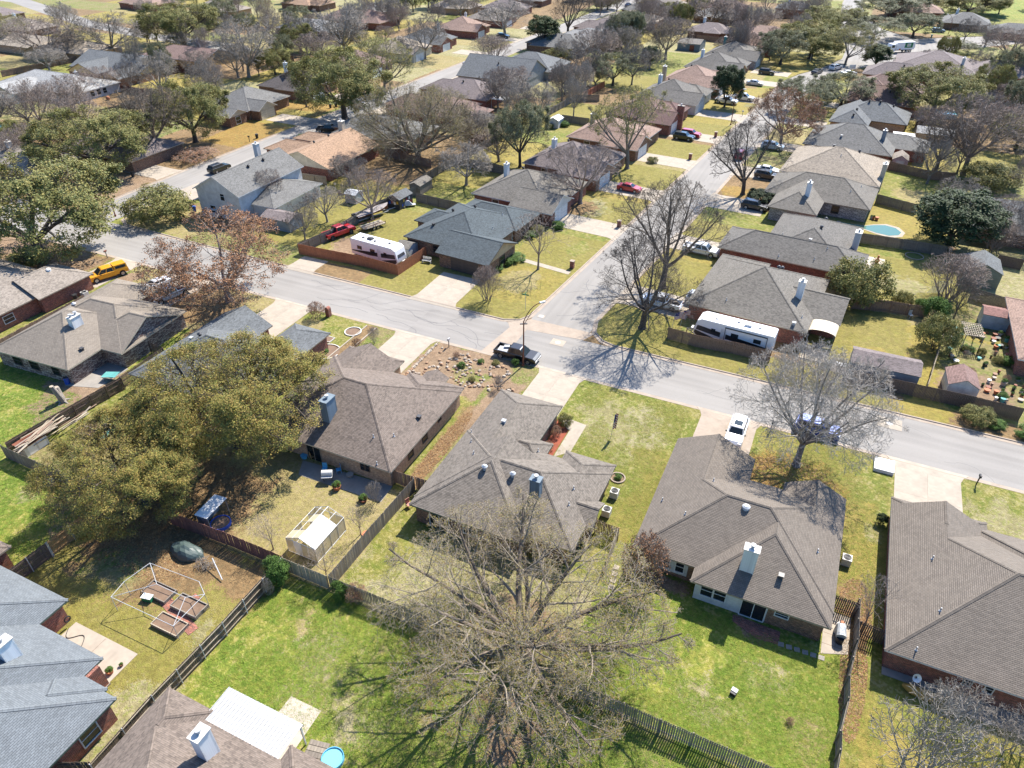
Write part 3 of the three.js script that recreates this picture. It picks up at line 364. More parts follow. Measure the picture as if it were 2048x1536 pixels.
const RC = { // shingle colours
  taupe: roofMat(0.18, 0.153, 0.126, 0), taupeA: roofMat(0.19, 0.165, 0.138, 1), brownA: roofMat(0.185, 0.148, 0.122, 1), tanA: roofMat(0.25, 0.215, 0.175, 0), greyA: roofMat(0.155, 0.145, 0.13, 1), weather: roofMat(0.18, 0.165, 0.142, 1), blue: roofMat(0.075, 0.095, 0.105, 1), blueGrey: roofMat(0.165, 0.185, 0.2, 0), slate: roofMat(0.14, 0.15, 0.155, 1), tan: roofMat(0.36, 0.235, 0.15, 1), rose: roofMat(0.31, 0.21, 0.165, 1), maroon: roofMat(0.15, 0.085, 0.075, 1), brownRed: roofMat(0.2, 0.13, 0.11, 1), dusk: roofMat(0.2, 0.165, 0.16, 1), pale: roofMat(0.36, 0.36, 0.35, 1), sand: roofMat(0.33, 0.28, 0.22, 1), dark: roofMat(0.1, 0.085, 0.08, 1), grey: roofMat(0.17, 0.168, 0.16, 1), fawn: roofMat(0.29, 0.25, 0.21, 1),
};
const hh = 'hh', hs = (label, f, blocks, roof, wall, trim, opt = {}) => house({ label, f, blocks, roof, wall, trim, ...opt });
// near row, fronts towards the street
hs('house with crisp taupe grid shingles, cut off by the right edge of the picture', F0, [[[12.45, 30.5, -57.6, -41.2], 'x', hh], [[12.45, 20.5, -58.4, -48], 'z', 'gg'], [[12.45, 20.5, -59.4, -50], 'z', 'hg'], [[19.2, 28, -58.5, -47], 'x', hh]], RC.taupe, BRICK.red, M.trimWhite, { vents: [[15.4, -51, 'pipe'], [15.8, -45.3, 'pipe'], [14.5, -41.9, 'pipe']], win: [[0, 's', 18.4, 0.5, 1.3, 0.8], [0, 's', 19.8, 0.5, 1.3, 0.8]] });
hs('taupe hip-roofed house with boxy white chimney and rear patio windows', F0, [[[-8.2, 8.6, -56, -43], 'x', hh], [[-8.2, -0.2, -59.3, -50], 'z', 'gg'], [[2.9, 8.6, -57.2, -51], 'z', 'gg'], [[-2.7, 8.6, -50, -41.4], 'z', 'gh']], RC.taupe, BRICK.brown, M.trimTan, { chim: [[1.4, -43.8, 1.15, 0.75, 6.1, 'board', M.white]], vents: [[0.1, -48.9, 'dome'], [-7.2, -49.1, 'pipe'], [-4.7, -47, 'pipe'], [6.6, -48.2, 'pipe'], [4.1, -43.9, 'box'], [-3.3, -52.2, 'pipe']], win: [[3, 's', -1.2, 0.95, 0.9, 1.3], [3, 's', -0.1, 0.95, 0.9, 1.3], [3, 's', 2.7, 1.9, 0.15, 2.05, 'sliding_door'], [3, 's', 4.9, 1.0, 1.5, 0.5], [0, 's', -5.4, 1.1, 0.9, 1.3], [0, 's', -3.9, 0.7, 0.9, 1.3]], extra: (g) => { new MB().box(0.78, 1.22, -41.884, 6.0, 2.44, 0.008).build('siding', M.siding, g); new MB().box(-4.7, 1.5, -43.442, 3.0, 1.9, 0.01).build('siding', M.siding, g); } });
hs('taupe house with blue-grey chimney and two round vents behind the budding tree', F0, [[[-28.95, -12.75, -51.2, -40.2], 'x', hh], [[-28.9, -17.1, -49, -39.1], 'z', 'gh'], [[-28.9, -21.25, -59.4, -46], 'z', 'hg'], [[-18.2, -12.75, -52.6, -47], 'z', 'hg'], [[-17, -12.05, -47.1, -43.45], 'x', 'hg'], [[-24.5, -19.7, -53, -49], 'x', 'gh']], RC.taupeA, BRICK.brown, M.trimGreen, { chim: [[-17.8, -43.6, 0.95, 0.75, 6.4, 'board', M.sidingBlue]], vents: [[-23.3, -44.1, 'turbine'], [-20.6, -44.6, 'turbine'], [-25, -51.9, 'box', M.metalDull], [-28.2, -50.6, 'pipe'], [-27.2, -48.7, 'pipe'], [-25.7, -46.4, 'pipe'], [-15.1, -46.4, 'pipe'], [-14.8, -44.4, 'pipe'], [-20.6, -50.8, 'pipe']], win: [[1, 's', -25.9, 2.0, 0.1, 2.05, 'sliding_door'], [1, 's', -22.6, 1.4, 0.9, 1.3]] });
hs('brown blotchy-roofed house with shaded back patio and grill', F0, [[[-50.6, -32.8, -57, -42.1], 'x', hh], [[-50.2, -42.1, -58.7, -49], 'z', 'gg'], [[-50.2, -42.1, -59.7, -51], 'z', 'hg'], [[-40.3, -32.85, -57.9, -50], 'z', 'hg'], [[-38.6, -35.4, -58.9, -54], 'z', 'gg']], RC.brownA, BRICK.tan, M.trimCream, { chim: [[-42.3, -45.4, 0.9, 1.5, 6.5, 'board', M.sidingBlue]], vents: [[-36.4, -44.7, 'pipe'], [-34.6, -42.4, 'pipe'], [-34.2, -50, 'box'], [-34.8, -46, 'pipe'], [-47.2, -51, 'pipe']], win: [[0, 'e', -49.3, 0.9, 1.0, 1.2, 'window', M.trimDark], [0, 'e', -46.4, 0.9, 1.0, 1.2, 'window', M.trimDark], [0, 'e', -52.5, 0.6, 1.5, 0.6, 'window', M.trimDark], [0, 's', -36.6, 0.4, 1.2, 0.8, 'window', M.trimDark], [0, 's', -36, 0.4, 1.2, 0.8, 'window', M.trimDark], [0, 's', -42.8, 1.7, 0.1, 2.1, 'sliding_door', M.trimTan]] });
hs('grey-roofed house mostly hidden behind the big evergreen oak', F0, [[[-70.5, -54.2, -57, -43.5], 'x', hh], [[-70.5, -62.3, -59.5, -49], 'z', 'gg'], [[-60, -54.2, -61.2, -52], 'z', 'hg']], RC.slate, BRICK.red, M.trimTan, { vents: [[-65.3, -50.6, 'turbine', M.steelDark], [-66.6, -50.3, 'box', M.metalDull], [-67, -54, 'pipe']] });
hs('sand-coloured hip roof with white louvred chimney and two flues', [-83, -50, THREE.MathUtils.degToRad(4)], [[[-8.2, 4.7, -4, 9.4], 'z', 'hh'], [[-7.6, 8.0, -7.2, 4.4], 'x', 'hh'], [[-8.2, -0.2, -11, 0], 'z', 'hg'], [[0, 8.0, -6, 4.4], 'x', 'hg']], RC.tanA, BRICK.multi, M.trimCream, { chim: [[0.6, 3.4, 0.75, 1.45, 5.9, 'board2', M.white]], vents: [[5.2, 7.9, 'pipe'], [7.4, -3, 'pipe'], [-4, -0.4, 'turbine'], [3.6, 6, 'box']], win: [[0, 's', -4.6, 1.3, 0.9, 1.2, 'window', M.trimDark], [0, 's', -1.8, 1.3, 0.9, 1.2, 'window', M.trimDark], [0, 's', 1.8, 1.1, 0.9, 1.2, 'window', M.trimDark]] });
hs('red brick house with round skylight beside the yellow truck', F0, [[[-114, -97.4, -57.5, -44], 'x', hh], [[-104.8, -96.5, -60.1, -51.2], 'z', 'hg']], RC.fawn, BRICK.red, M.trimTan, { vents: [[-99.9, -56, 'dome', M.white], [-101.5, -49, 'pipe', M.red]], win: [[0, 'e', -47.2, 1.4, 0.9, 1.0]] });
hs('blue-grey shingled house in the lower left corner', F0, [[[-66, -37.8, -13.6, 4], 'x', hh], [[-66, -41.4, -15.5, 2], 'x', hh], [[-66, -48.5, -18.1, -4], 'x', hh], [[-44, -39, -13.9, -6], 'z', 'hg']], RC.blueGrey, BRICK.red, M.trimGreen, { chim: [[-46.2, -12.2, 0.75, 1.1, 6.0, 'board', M.white]], win: [[0, 'e', -11.2, 1.3, 0.7, 1.4, 'window']] });
hs('brick house corner at the lower left edge beside the green yard', F0, [[[-80, -58.1, -19.9, -4], 'x', hh]], RC.brownA, BRICK.red, M.trimTan, {});
hs('mottled brown-roofed house at the bottom edge with white ribbed patio cover', F0, [[[-35.05, -16, -15.1, 4], 'x', hh], [[-35.05, -30.7, -15.85, -9], 'z', 'hg'], [[-24.2, -16.1, -16.2, -4], 'z', 'hg']], RC.brownA, BRICK.brown, M.trimCream, { chim: [[-28.2, -13.1, 0.8, 1.05, 6.2, 'board', M.white]], vents: [[-33, -9, 'pipe'], [-22, -12, 'pipe']] });
// left of the side street (local axes follow the street)
hs('corner house with dark blue shingles and garage beside the long wooden fence', FR2, [[[-32.4, -17.7, -22.8, -6.2], 'z', 'hh'], [[-24.4, -14.6, -13.2, -3.7], 'x', 'gg'], [[-34.8, -28, -18.6, -12.4], 'x', 'hg'], [[-31, -17.2, -26, -17], 'x', hh]], RC.blue, BRICK.brown, M.trimDark, { p: 0.42, gableMat: M.sidingTan, vents: [[-29, -16, 'turbine', M.black], [-25.8, -18, 'turbine', M.black], [-28.6, -9.6, 'box', M.black], [-20, -14, 'pipe'], [-21, -19, 'pipe']], win: [[1, 's', -19.2, 4.9, 0.1, 2.15, 'garage', M.trimDark], [0, 's', -26.2, 1.2, 0.9, 1.2, 'window', M.trimDark], [1, 'e', -8.6, 1.6, 0.8, 1.3, 'window', M.trimDark], [0, 'e', -18, 1.6, 0.8, 1.3, 'window', M.trimWhite]] });
const LW = (lz, label, roof, wall, o = {}) => hs(label, FR2, o.bl || [[[-33, -17, lz - 16.5, lz - 1.8], 'z', 'hh'], [[-24, -15.2, lz - 9, lz], 'x', 'gg'], [[-31, -16.2, lz - 18, lz - 10], 'x', hh]], roof, wall, o.trim || M.trimWhite, { p: 0.46, gableMat: o.gm, chim: o.ch || [[-29.6, lz - 9, 0.8, 1.1, 6.4, 'board', M.white]], vents: o.v || [[-27, lz - 11, 'turbine', M.black], [-22, lz - 14, 'pipe']], win: [[1, 'e', lz - 4.5, 4.9, 0.1, 2.15, 'garage', M.white], [0, 's', -28, 1.3, 0.9, 1.2]] });
LW(-26.1, 'grey-brown house with white siding garage gable behind the blue-roofed one', RC.weather, BRICK.red, { gm: M.siding, ch: [[-29.7, -35.5, 0.7, 1.0, 6.4, 'board', M.white]] });
LW(-45.6, 'brown-roofed house with a white garage door beside the red sedan', RC.dusk, BRICK.brown, { ch: [[-28.7, -53.5, 0.8, 1.1, 6.4, 'board', M.white]] });
LW(-66.2, 'rusty tan-roofed house behind the yellow-budding street tree', RC.rose, BRICK.brown, { ch: [[-29.6, -74.6, 0.8, 1.0, 6.4, 'board', M.sidingCream]] });
LW(-87.5, 'maroon-roofed house with a brick chimney at its street end', RC.maroon, BRICK.red, { ch: [[-15.3, -94.2, 1.6, 0.8, 5.6, 'brick', BRICK.red]], trim: M.trimDark });
LW(-107.6, 'grey-roofed house with pale garage behind the brick chimney', RC.greyA, M.siding, { ch: [[-29.4, -118.5, 0.9, 0.9, 6.4, 'board', M.white]] });
LW(-127, 'rose-tan roofed house behind the dark magnolia', RC.rose, BRICK.brown, { ch: [[-32, -129.2, 1.0, 1.0, 6.4, 'board', M.sidingTan]] });
LW(-148, 'grey hip-roofed house between a rose roof and another grey roof', RC.greyA, BRICK.brown, {});
LW(-168, 'farther grey hip-roofed house with teal-topped chimney on the side street', RC.greyA, BRICK.pale, { ch: [[-29.2, -180.2, 0.8, 0.8, 6.6, 'board', M.teal]] });
LW(-189, 'tan-roofed house at the end of the row left of the side street', RC.rose, BRICK.red, { ch: [[-28, -200, 0.9, 0.9, 6.8, 'board', M.white]] });
// right of the side street
hs('large grey-brown roofed corner house beside the fenced trailer', FR2, [[[15, 31.2, -24.6, -7.6], 'x', hh, 0.46], [[15, 22.4, -25.6, -13], 'z', 'hg', 0.46], [[27, 34.7, -20.3, -11.8], 'x', 'gg', 0.46]], RC.weather, BRICK.red, M.trimCream, { chim: [[28.5, -14.4, 0.85, 0.85, 6.3, 'board', M.white]], vents: [[24.7, -21.3, 'turbine', M.steelDark], [24.6, -18.2, 'turbine', M.steelDark], [29.3, -8.4, 'box', M.metalDull], [29.9, -10.2, 'pipe'], [20, -9.5, 'pipe']], win: [[0, 's', 19, 1.2, 0.8, 1.3, 'window', M.trimDark]] });
hs('grey roof with a low grey ridge and satellite dish, second right of the side street', FR2, [[[13.6, 35, -36.4, -27.5], 'x', hh], [[19.6, 32.8, -47, -29.5], 'z', 'hh', 0.42], [[13.4, 21, -37, -29], 'z', 'hh', 0.4]], RC.greyA, BRICK.red, M.trimCream, { chim: [[32.6, -37.9, 0.9, 1.3, 5.3, 'board', M.siding]], vents: [[26.3, -33.4, 'box', M.metalDull], [27.1, -37.3, 'turbine', M.steelDark], [26.9, -44.1, 'turbine', M.steelDark], [22.2, -32.4, 'pipe'], [22.9, -28.2, 'pipe'], [28, -28.9, 'pipe'], [29.2, -31.2, 'pipe']] });
hs('grey-green roof with white chimney in its valley beside the kidney pool', FR2, [[[16.4, 24.9, -61, -48.6], 'z', 'gh'], [[14, 32.7, -67.6, -55.7], 'x', hh]], RC.weather, BRICK.pale, M.trimTan, { chim: [[22, -53.4, 0.75, 0.9, 6.4, 'board', M.white]], vents: [[29.8, -62.7, 'pipe'], [28.5, -58.9, 'pipe']], win: [[1, 's', 27, 1.2, 0.8, 1.3, 'window', M.trimDark]] });
hs('fawn-roofed house with pale chimney at its garden corner', FR2, [[[14, 32.6, -86, -68.7], 'x', hh, 0.44], [[14, 20.6, -87, -74], 'z', 'hg', 0.44]], RC.sand, BRICK.brown, M.trimWhite, { chim: [[32.3, -74.4, 0.8, 1.3, 5.3, 'board', M.sidingCream]], vents: [[26.8, -80, 'turbine', M.steelDark], [22, -78, 'box'], [24, -75, 'pipe']] });
hs('slate-grey house with dark chimney and long rear wing', FR2, [[[14.4, 32.6, -104, -89], 'x', hh], [[28, 39, -104.6, -95.3], 'x', 'gh', 0.4]], RC.grey, BRICK.red, M.trimTan, { chim: [[29.7, -94.8, 0.8, 0.8, 6.1, 'board', M.sidingGrey]], vents: [[21.6, -92.4, 'box', M.metalDull], [28.2, -89.9, 'pipe']] });
hs('blue-slate roof with five black vents beside a round pool', FR2, [[[16.3, 25.2, -125, -110], 'z', 'gh'], [[17, 33.1, -127.5, -115.3], 'x', hh]], RC.slate, BRICK.tan, M.trimDark, { vents: [[23.3, -121, 'turbine', M.black], [25.7, -121.2, 'turbine', M.black], [28.8, -122, 'turbine', M.black], [21.4, -115.6, 'turbine', M.black], [21.2, -112.6, 'turbine', M.black]] });
const RW = (lz, label, roof, wall, o = {}) => hs(label, FR2, o.bl || [[[16, 34, lz - 13.5, lz - 1], 'x', hh], [[17, 26, lz - 12, lz], 'z', 'gh']], roof, wall, M.trimTan, { chim: o.ch || [], vents: [[26.4, lz - 5, 'turbine', M.black], [22, lz - 4, 'pipe']] });
RW(-132, 'brown-red roofed house behind the blue-slate roof', RC.brownRed, BRICK.red, { ch: [[28, -138, 0.9, 0.9, 6.3, 'brick', BRICK.brown]] });
RW(-146, 'reddish-brown roof just short of the basketball hoop', RC.brownRed, BRICK.brown, {});
RW(-166, 'long brown roof with two vents before the bend of the side street', RC.dusk, BRICK.red, { ch: [[41.2, -185.5, 0.8, 0.8, 6, 'board', M.siding]], bl: [[[16, 34, -178, -166.5], 'x', hh], [[22, 46, -203, -180], 'x', hh, 0.34]] });
// along the far side street, its right side
hs('two-storey light grey house at the far crossing', F0, [[[-104, -93.4, -106, -88], 'z', 'gg', 0.55, 5.0], [[-96, -88.6, -105, -91], 'x', 'gh', 0.34, 2.7], [[-110, -100, -105, -95], 'x', 'hg', 0.5, 2.7]], RC.grey, M.siding, M.trimWhite, { gableMat: M.siding, chim: [[-103.5, -105, 0.9, 0.9, 8.2, 'board', M.siding]], vents: [[-97.5, -100, 'turbine', M.black], [-97.5, -96, 'turbine', M.black]], win: [[0, 's', -97.6, 0.9, 3.6, 1.5], [0, 's', -100.5, 1.2, 1, 1.2]] });
hs('tan shingled house with white chimney and two black vents', F0, [[[-107, -92, -130, -111.8], 'z', 'gg', 0.36], [[-113.5, -103, -124.5, -117], 'x', 'hg', 0.4], [[-112.5, -103, -131, -125.5], 'x', 'hg', 0.4]], RC.tan, BRICK.red, M.trimCream, { gableMat: M.sidingCream, chim: [[-101.4, -129.4, 1.1, 1.1, 6.6, 'board', M.sidingCream]], vents: [[-101, -124, 'turbine', M.black], [-101, -119, 'turbine', M.black]], win: [[0, 'e', -116, 1.3, 0.8, 1.3, 'window', M.trimDark], [0, 'e', -121, 1.3, 0.8, 1.3, 'window', M.trimDark]] });
const MR = (z, label, roof, wall, o = {}) => hs(label, F0, o.bl || [[[-107 + (o.dx || 0), -87 + (o.dx || 0), z - 15, z], 'x', hh, 0.42], [[-110 + (o.dx || 0), -99 + (o.dx || 0), z - 14, z - 4], 'x', 'hg', 0.42]], roof, wall, o.trim || M.trimTan, { chim: o.ch || [], vents: [[-97 + (o.dx || 0), z - 6, 'turbine', M.black]], gableMat: o.gm });
MR(-132.5, 'dark grey roof under the big grey-budding tree', RC.grey, BRICK.brown); MR(-154.5, 'brown roof with an open brick-pillared patio', RC.brownRed, BRICK.red); MR(-172.2, 'brown roof with pale chimney and white awning', RC.dusk, BRICK.red, { ch: [[-87.6, -178.5, 1.0, 1.0, 6.4, 'board', M.sidingCream]] });
MR(-194, 'grey gabled house with one upstairs window beside the white pickup', RC.slate, M.sidingGrey, { bl: [[[-108, -86, -212, -194], 'x', 'gg', 0.5], [[-104, -84, -226, -209], 'x', hh, 0.42]], gm: M.sidingGrey }); MR(-244, 'dark low roof right of the far side street', RC.grey, BRICK.brown); MR(-258, 'silvery white hip roof right of the far side street', RC.pale, BRICK.brown, { dx: 6, ch: [[-87, -270, 0.9, 0.9, 6.6, 'board', M.white]] }); MR(-280, 'brown roof behind the silvery one', RC.dusk, BRICK.red, { dx: 4 }); MR(-304, 'tan roof near the top of the far side street', RC.fawn, BRICK.tan, { dx: 8 }); MR(-328, 'grey hip roof near the top edge, right of the far side street', RC.grey, BRICK.brown, { dx: 8 });
// its left side
const ML = (z, label, roof, wall, o = {}) => hs(label, F0, o.bl || [[[-153, -136, z - 15, z], 'z', hh, 0.44], [[-146, -134, z - 8, z + 1], 'x', 'hg', 0.44]], roof, wall, o.trim || M.trimTan, { chim: o.ch || [], vents: [[-144, z - 8, 'pipe']], win: o.bl ? [] : [[1, 'e', z - 3.5, 4.9, 0.1, 2.15, 'garage', M.white]], gableMat: o.gm });
ML(-99, 'purple-brown roof under leafy trees beside the far side street', RC.dusk, BRICK.brown, { bl: [[[-154, -132, -113, -98.5], 'x', hh, 0.4]] });
hs('grey-roofed house with arched double garage facing the far side street', F0, [[[-152, -137, -155, -139], 'z', hh, 0.44], [[-146, -134.2, -146.5, -139.5], 'x', 'gg', 0.5], [[-146, -136.6, -138.4, -131.8], 'x', 'hg', 0.42]], RC.grey, BRICK.brown, M.trimWhite, { gableMat: M.sidingCream, win: [[1, 'e', -143, 4.9, 0.1, 2.15, 'garage', M.sidingCream], [2, 'e', -135, 1.6, 0.5, 1.6]] });
ML(-160, 'dark brown roof carrying solar panels', RC.dark, BRICK.brown, { ch: [[-151, -171, 0.9, 0.9, 6.6, 'board', M.white]] }); ML(-189, 'maroon-brown roof hidden behind the dark oak', RC.brownRed, BRICK.brown); ML(-214, 'beige gable roof peeping between bare trees', RC.sand, M.sidingCream); ML(-232, 'grey hip house with red brick entry beside the far street', RC.slate, BRICK.red, { ch: [[-144, -247, 0.8, 0.8, 6.4, 'board', M.white]] }); ML(-259, 'tan roofed red brick house past the grey hip house', RC.rose, BRICK.red, { ch: [[-146, -272, 0.8, 0.8, 6.4, 'board', M.siding]] }); ML(-284, 'grey-tan house with pale garage near the top edge', RC.fawn, BRICK.red);
// far left
hs('long grey roof with sunroom windows at its end', F0, [[[-222, -190.6, -147, -131], 'x', 'hh', 0.36], [[-216, -205, -140, -124.5], 'z', 'hg', 0.4]], RC.pale, M.siding, M.trimWhite, { gableMat: M.sidingTan, chim: [[-200, -141, 0.8, 0.8, 5.6, 'board', M.siding]], win: [[0, 'e', -139.5, 1.2, 0.8, 1.3], [0, 'e', -137.5, 1.2, 0.8, 1.3], [0, 'e', -141.5, 1.2, 0.8, 1.3]] });
hs('blue-grey roof with orange wooden gables', F0, [[[-222, -193, -172, -155], 'x', 'gg', 0.4], [[-217.5, -205, -162, -150.5], 'z', 'gg', 0.4], [[-201.5, -193.5, -160, -148.5], 'z', 'gg', 0.4]], RC.slate, BRICK.brown, M.trimDark, { gableMat: M.sidingYellow, chim: [[-194.5, -160, 1.2, 1.2, 6.4, 'brick', M.sidingTan]], win: [[2, 's', -197, 1, 0.9, 1.3]] });
hs('maroon-roofed yellow house with a deep shaded porch', F0, [[[-216, -189, -192, -176.2], 'x', 'hg', 0.3]], RC.brownRed, M.sidingYellow, M.trimWhite, { gableMat: M.sidingYellow, chim: [[-203, -190, 0.9, 0.9, 6, 'board', M.sidingGrey]] });
hs('long tan ranch roof behind the boundary fence, upper left', F0, [[[-292, -232, -184, -168], 'x', 'hh', 0.3], [[-256, -241, -178, -164], 'z', 'gg', 0.34]], RC.sand, BRICK.tan, M.trimTan, {});
hs('tan roof with white chimney at the left edge behind the oak', F0, [[[-166, -144, -97, -84], 'x', hh, 0.4]], RC.fawn, BRICK.brown, M.trimTan, { chim: [[-156, -90, 0.9, 0.9, 6, 'board', M.white]] });
let FARH = 0; const fh = (x, z, w, d, roof, wall, label, e = hh) => hs(label, F0, [[[x - w / 2, x + w / 2, z - d / 2, z + d / 2], w > d ? 'x' : 'z', e, 0.42], [[x - w * 0.1, x + w * 0.3, z - d * 0.1, z + d * 0.62], 'z', 'gh', 0.42]], roof, wall, M.trimTan, { caps: false, chim: (FARH++ % 2) ? [[x - w * 0.2, z - d * 0.1, 0.9, 0.9, 6.4, 'board', M.white]] : [] });
fh(-196, -241, 26, 14, RC.pale, BRICK.brown, 'whitish roof among bare trees, top left'); fh(-192, -266, 30, 16, RC.brownRed, BRICK.red, 'reddish roof among bare trees near the top'); fh(-199, -288, 16, 12, RC.grey, BRICK.brown, 'dark grey roof at the top edge, left of centre'); fh(-238, -292, 22, 13, RC.tan, BRICK.brown, 'orange-tan roof at the top left edge'); fh(-262, -262, 24, 13, RC.fawn, BRICK.tan, 'fawn roof along the far left street'); fh(-300, -196, 24, 14, RC.fawn, BRICK.brown, 'fawn roof far left beyond the fence'); fh(-306, -262, 22, 14, RC.rose, BRICK.red, 'rose roof at the upper left corner street'); fh(-340, -212, 22, 13, RC.dusk, BRICK.brown, 'dusky roof at the far left edge'); fh(-150, -318, 20, 13, RC.dusk, BRICK.red, 'brown roof at the top edge near the far street'); fh(-152, -346, 20, 13, RC.grey, BRICK.brown, 'small grey roof at the top edge left of the far street'); fh(-172, -312, 20, 14, RC.fawn, BRICK.tan, 'fawn roof at the top among grey trees');
fh(-86, -352, 20, 13, RC.fawn, BRICK.red, 'fawn roof at the top edge right of the far street'); fh(-60, -336, 20, 14, RC.grey, BRICK.brown, 'grey roof at the top behind russet trees'); fh(-34, -370, 16, 12, RC.slate, BRICK.red, 'slate roof with red pickup at the top edge'); fh(-36, -300, 18, 13, RC.rose, BRICK.brown, 'rose roof left of the far bend'); fh(-56, -300, 16, 12, RC.dusk, BRICK.brown, 'brown roof behind the small cabin'); fh(14, -386, 22, 14, RC.rose, BRICK.red, 'rosy brown hip roof near the top right'); fh(32, -362, 18, 15, RC.grey, BRICK.brown, 'grey hip roof with skylight near the top right'); fh(48, -346, 18, 12, RC.grey, BRICK.red, 'grey roof with leaning brick chimney, top right'); fh(58, -320, 16, 14, RC.fawn, BRICK.brown, 'fawn roof at the right edge, far back'); fh(38, -268, 20, 14, RC.dusk, BRICK.red, 'dusky roof behind the far pools'); fh(34, -239, 14, 12, RC.fawn, BRICK.brown, 'low roof with white metal cover at the right edge'); fh(-62, -360, 18, 12, RC.maroon, BRICK.red, 'maroon roof peeping over trees at the top');
hs('rosy roof edge of a house cut off at the right beside the garden', F0, [[[25.9, 44, -109, -91.6], 'z', hh, 0.4]], RC.rose, BRICK.red, M.trimWhite, {});
hs('small brown-roofed house near the right edge behind bare trees', F0, [[[29.8, 37.5, -223, -215], 'x', 'gg', 0.3]], RC.maroon, M.sidingTan, M.trimTan, {});
hs('grey slate-roofed house end at the right edge behind the magnolia', F0, [[[22, 40, -150, -134], 'x', hh, 0.36]], RC.slate, BRICK.brown, M.trimWhite, {});
// ---------------------------------------------------------------- trees
// P: h height, R crown radius, th trunk height, tr trunk radius, limbs, kids per level, levels, spread (radians from vertical), up (tropism), wig (crookedness), tw (twig radius)
function skeleton(P, seed) {
  const rng = RNG(seed), segs = [], tips = [], yc = P.th + (P.h - P.th) * (P.yc ?? 0.42), hc = P.h - yc, hb = yc - P.th * (P.low ?? 0.7);
  const inside = (p) => { const dy = p[1] - yc; return (p[0] * p[0] + p[2] * p[2]) / (P.R * P.R) + (dy * dy) / (dy > 0 ? hc * hc : hb * hb) < 1; };
  const nrm = (d) => { const l = Math.hypot(d[0], d[1], d[2]) || 1; return [d[0] / l, d[1] / l, d[2] / l]; };
  const turn = (d, ang, az) => { const a = Math.abs(d[1]) < 0.95 ? [0, 1, 0] : [1, 0, 0]; const u = nrm([d[1] * a[2] - d[2] * a[1], d[2] * a[0] - d[0] * a[2], d[0] * a[1] - d[1] * a[0]]), w = [d[1] * u[2] - d[2] * u[1], d[2] * u[0] - d[0] * u[2], d[0] * u[1] - d[1] * u[0]], c = Math.cos(ang), s = Math.sin(ang), ca = Math.cos(az), sa = Math.sin(az); return nrm([d[0] * c + (u[0] * ca + w[0] * sa) * s, d[1] * c + (u[1] * ca + w[1] * sa) * s, d[2] * c + (u[2] * ca + w[2] * sa) * s]); };
  function branch(p, d, L, r, lv, az) {
    const n = lv <= 1 ? 6 : lv === 2 ? 5 : lv === 3 ? 4 : 3, step = L / n, pts = [p], rs = [r], ds = [d]; let q = p;
    for (let i = 0; i < n; i++) { const w = P.wig * (lv < 2 ? 0.7 : 1.1); d = nrm([d[0] + (rng() - 0.5) * w, d[1] + (rng() - 0.5) * w + P.up * (lv > 3 ? 0.5 : 1), d[2] + (rng() - 0.5) * w]); const nq = [q[0] + d[0] * step, q[1] + d[1] * step, q[2] + d[2] * step]; const ra = rs[rs.length - 1], rb = Math.max(P.tw, r * (1 - 0.78 * (i + 1) / n)); segs.push([q, nq, ra, rb, lv]); q = nq; pts.push(q); rs.push(rb); ds.push(d); if (lv > 0 && !inside(q)) break; }
    tips.push([q, d, lv]);
    if (lv >= P.levels) return;
    const m = P.kids[lv], N = pts.length - 1; az = rng() * 6.28;
    for (let k = 0; k < m; k++) { const t = 0.22 + 0.78 * (k + 0.5 + (rng() - 0.5) * 0.6) / m, f = Math.min(N - 0.001, t * N), i = Math.floor(f), e = f - i, a = pts[i], b = pts[i + 1], s = [a[0] + (b[0] - a[0]) * e, a[1] + (b[1] - a[1]) * e, a[2] + (b[2] - a[2]) * e]; az += 2.4 + (rng() - 0.5) * 0.9;
      const rr = (rs[i] + (rs[i + 1] - rs[i]) * e) * (0.42 + 0.25 * rng()); branch(s, turn(ds[i], 0.55 + rng() * 0.5, az), L * (P.ratio ?? 0.56) * (1.08 - 0.45 * t) * (0.75 + 0.5 * rng()), Math.max(P.tw, rr), lv + 1, az); }
  }
  const stems = P.stems || 1;
  for (let s = 0; s < stems; s++) {
    let q = stems > 1 ? [Math.cos(s * 2.4) * 0.25 * Math.sqrt(s), 0, Math.sin(s * 2.4) * 0.25 * Math.sqrt(s)] : [0, 0, 0], d = stems > 1 ? nrm([Math.cos(s * 2.4) * 0.3, 1, Math.sin(s * 2.4) * 0.3]) : nrm([(rng() - 0.5) * 0.12, 1, (rng() - 0.5) * 0.12]); const n = 4;
    let r = P.tr; if (stems === 1) { segs.push([[q[0], -0.1, q[2]], [q[0] + d[0] * 0.3, 0.3, q[2] + d[2] * 0.3], r * 1.55, r * 1.08, 0]); q = [q[0] + d[0] * 0.3, 0.3, q[2] + d[2] * 0.3]; }
    for (let i = 0; i < n; i++) { const nq = [q[0] + d[0] * P.th / n, q[1] + d[1] * P.th / n, q[2] + d[2] * P.th / n]; segs.push([q, nq, r, r * 0.95, 0]); r *= 0.95; q = nq; d = nrm([d[0] + (rng() - 0.5) * 0.1, d[1], d[2] + (rng() - 0.5) * 0.1]); }
    const reach = Math.hypot(P.R, P.h - P.th) * 0.86; let az = rng() * 6.28;
    for (let k = 0; k < P.limbs; k++) { az += P.even ? 2.39996 : 6.283 / P.limbs + (rng() - 0.5) * 0.7; const lead = k === 0 && P.lead, sp = lead ? 0.12 : P.even ? 0.25 + (P.spread - 0.25) * Math.sqrt((k + 0.6) / P.limbs) : P.spread * (0.62 + 0.6 * rng()); branch([q[0], q[1] - (lead ? 0 : rng() * P.th * 0.22), q[2]], turn(d, sp, az), (lead ? (P.h - P.th) : reach) * (0.75 + 0.3 * rng()), r * (lead ? 0.8 : 0.5 + 0.2 * rng()), 1, az); }
  }
  return { segs, tips };
}
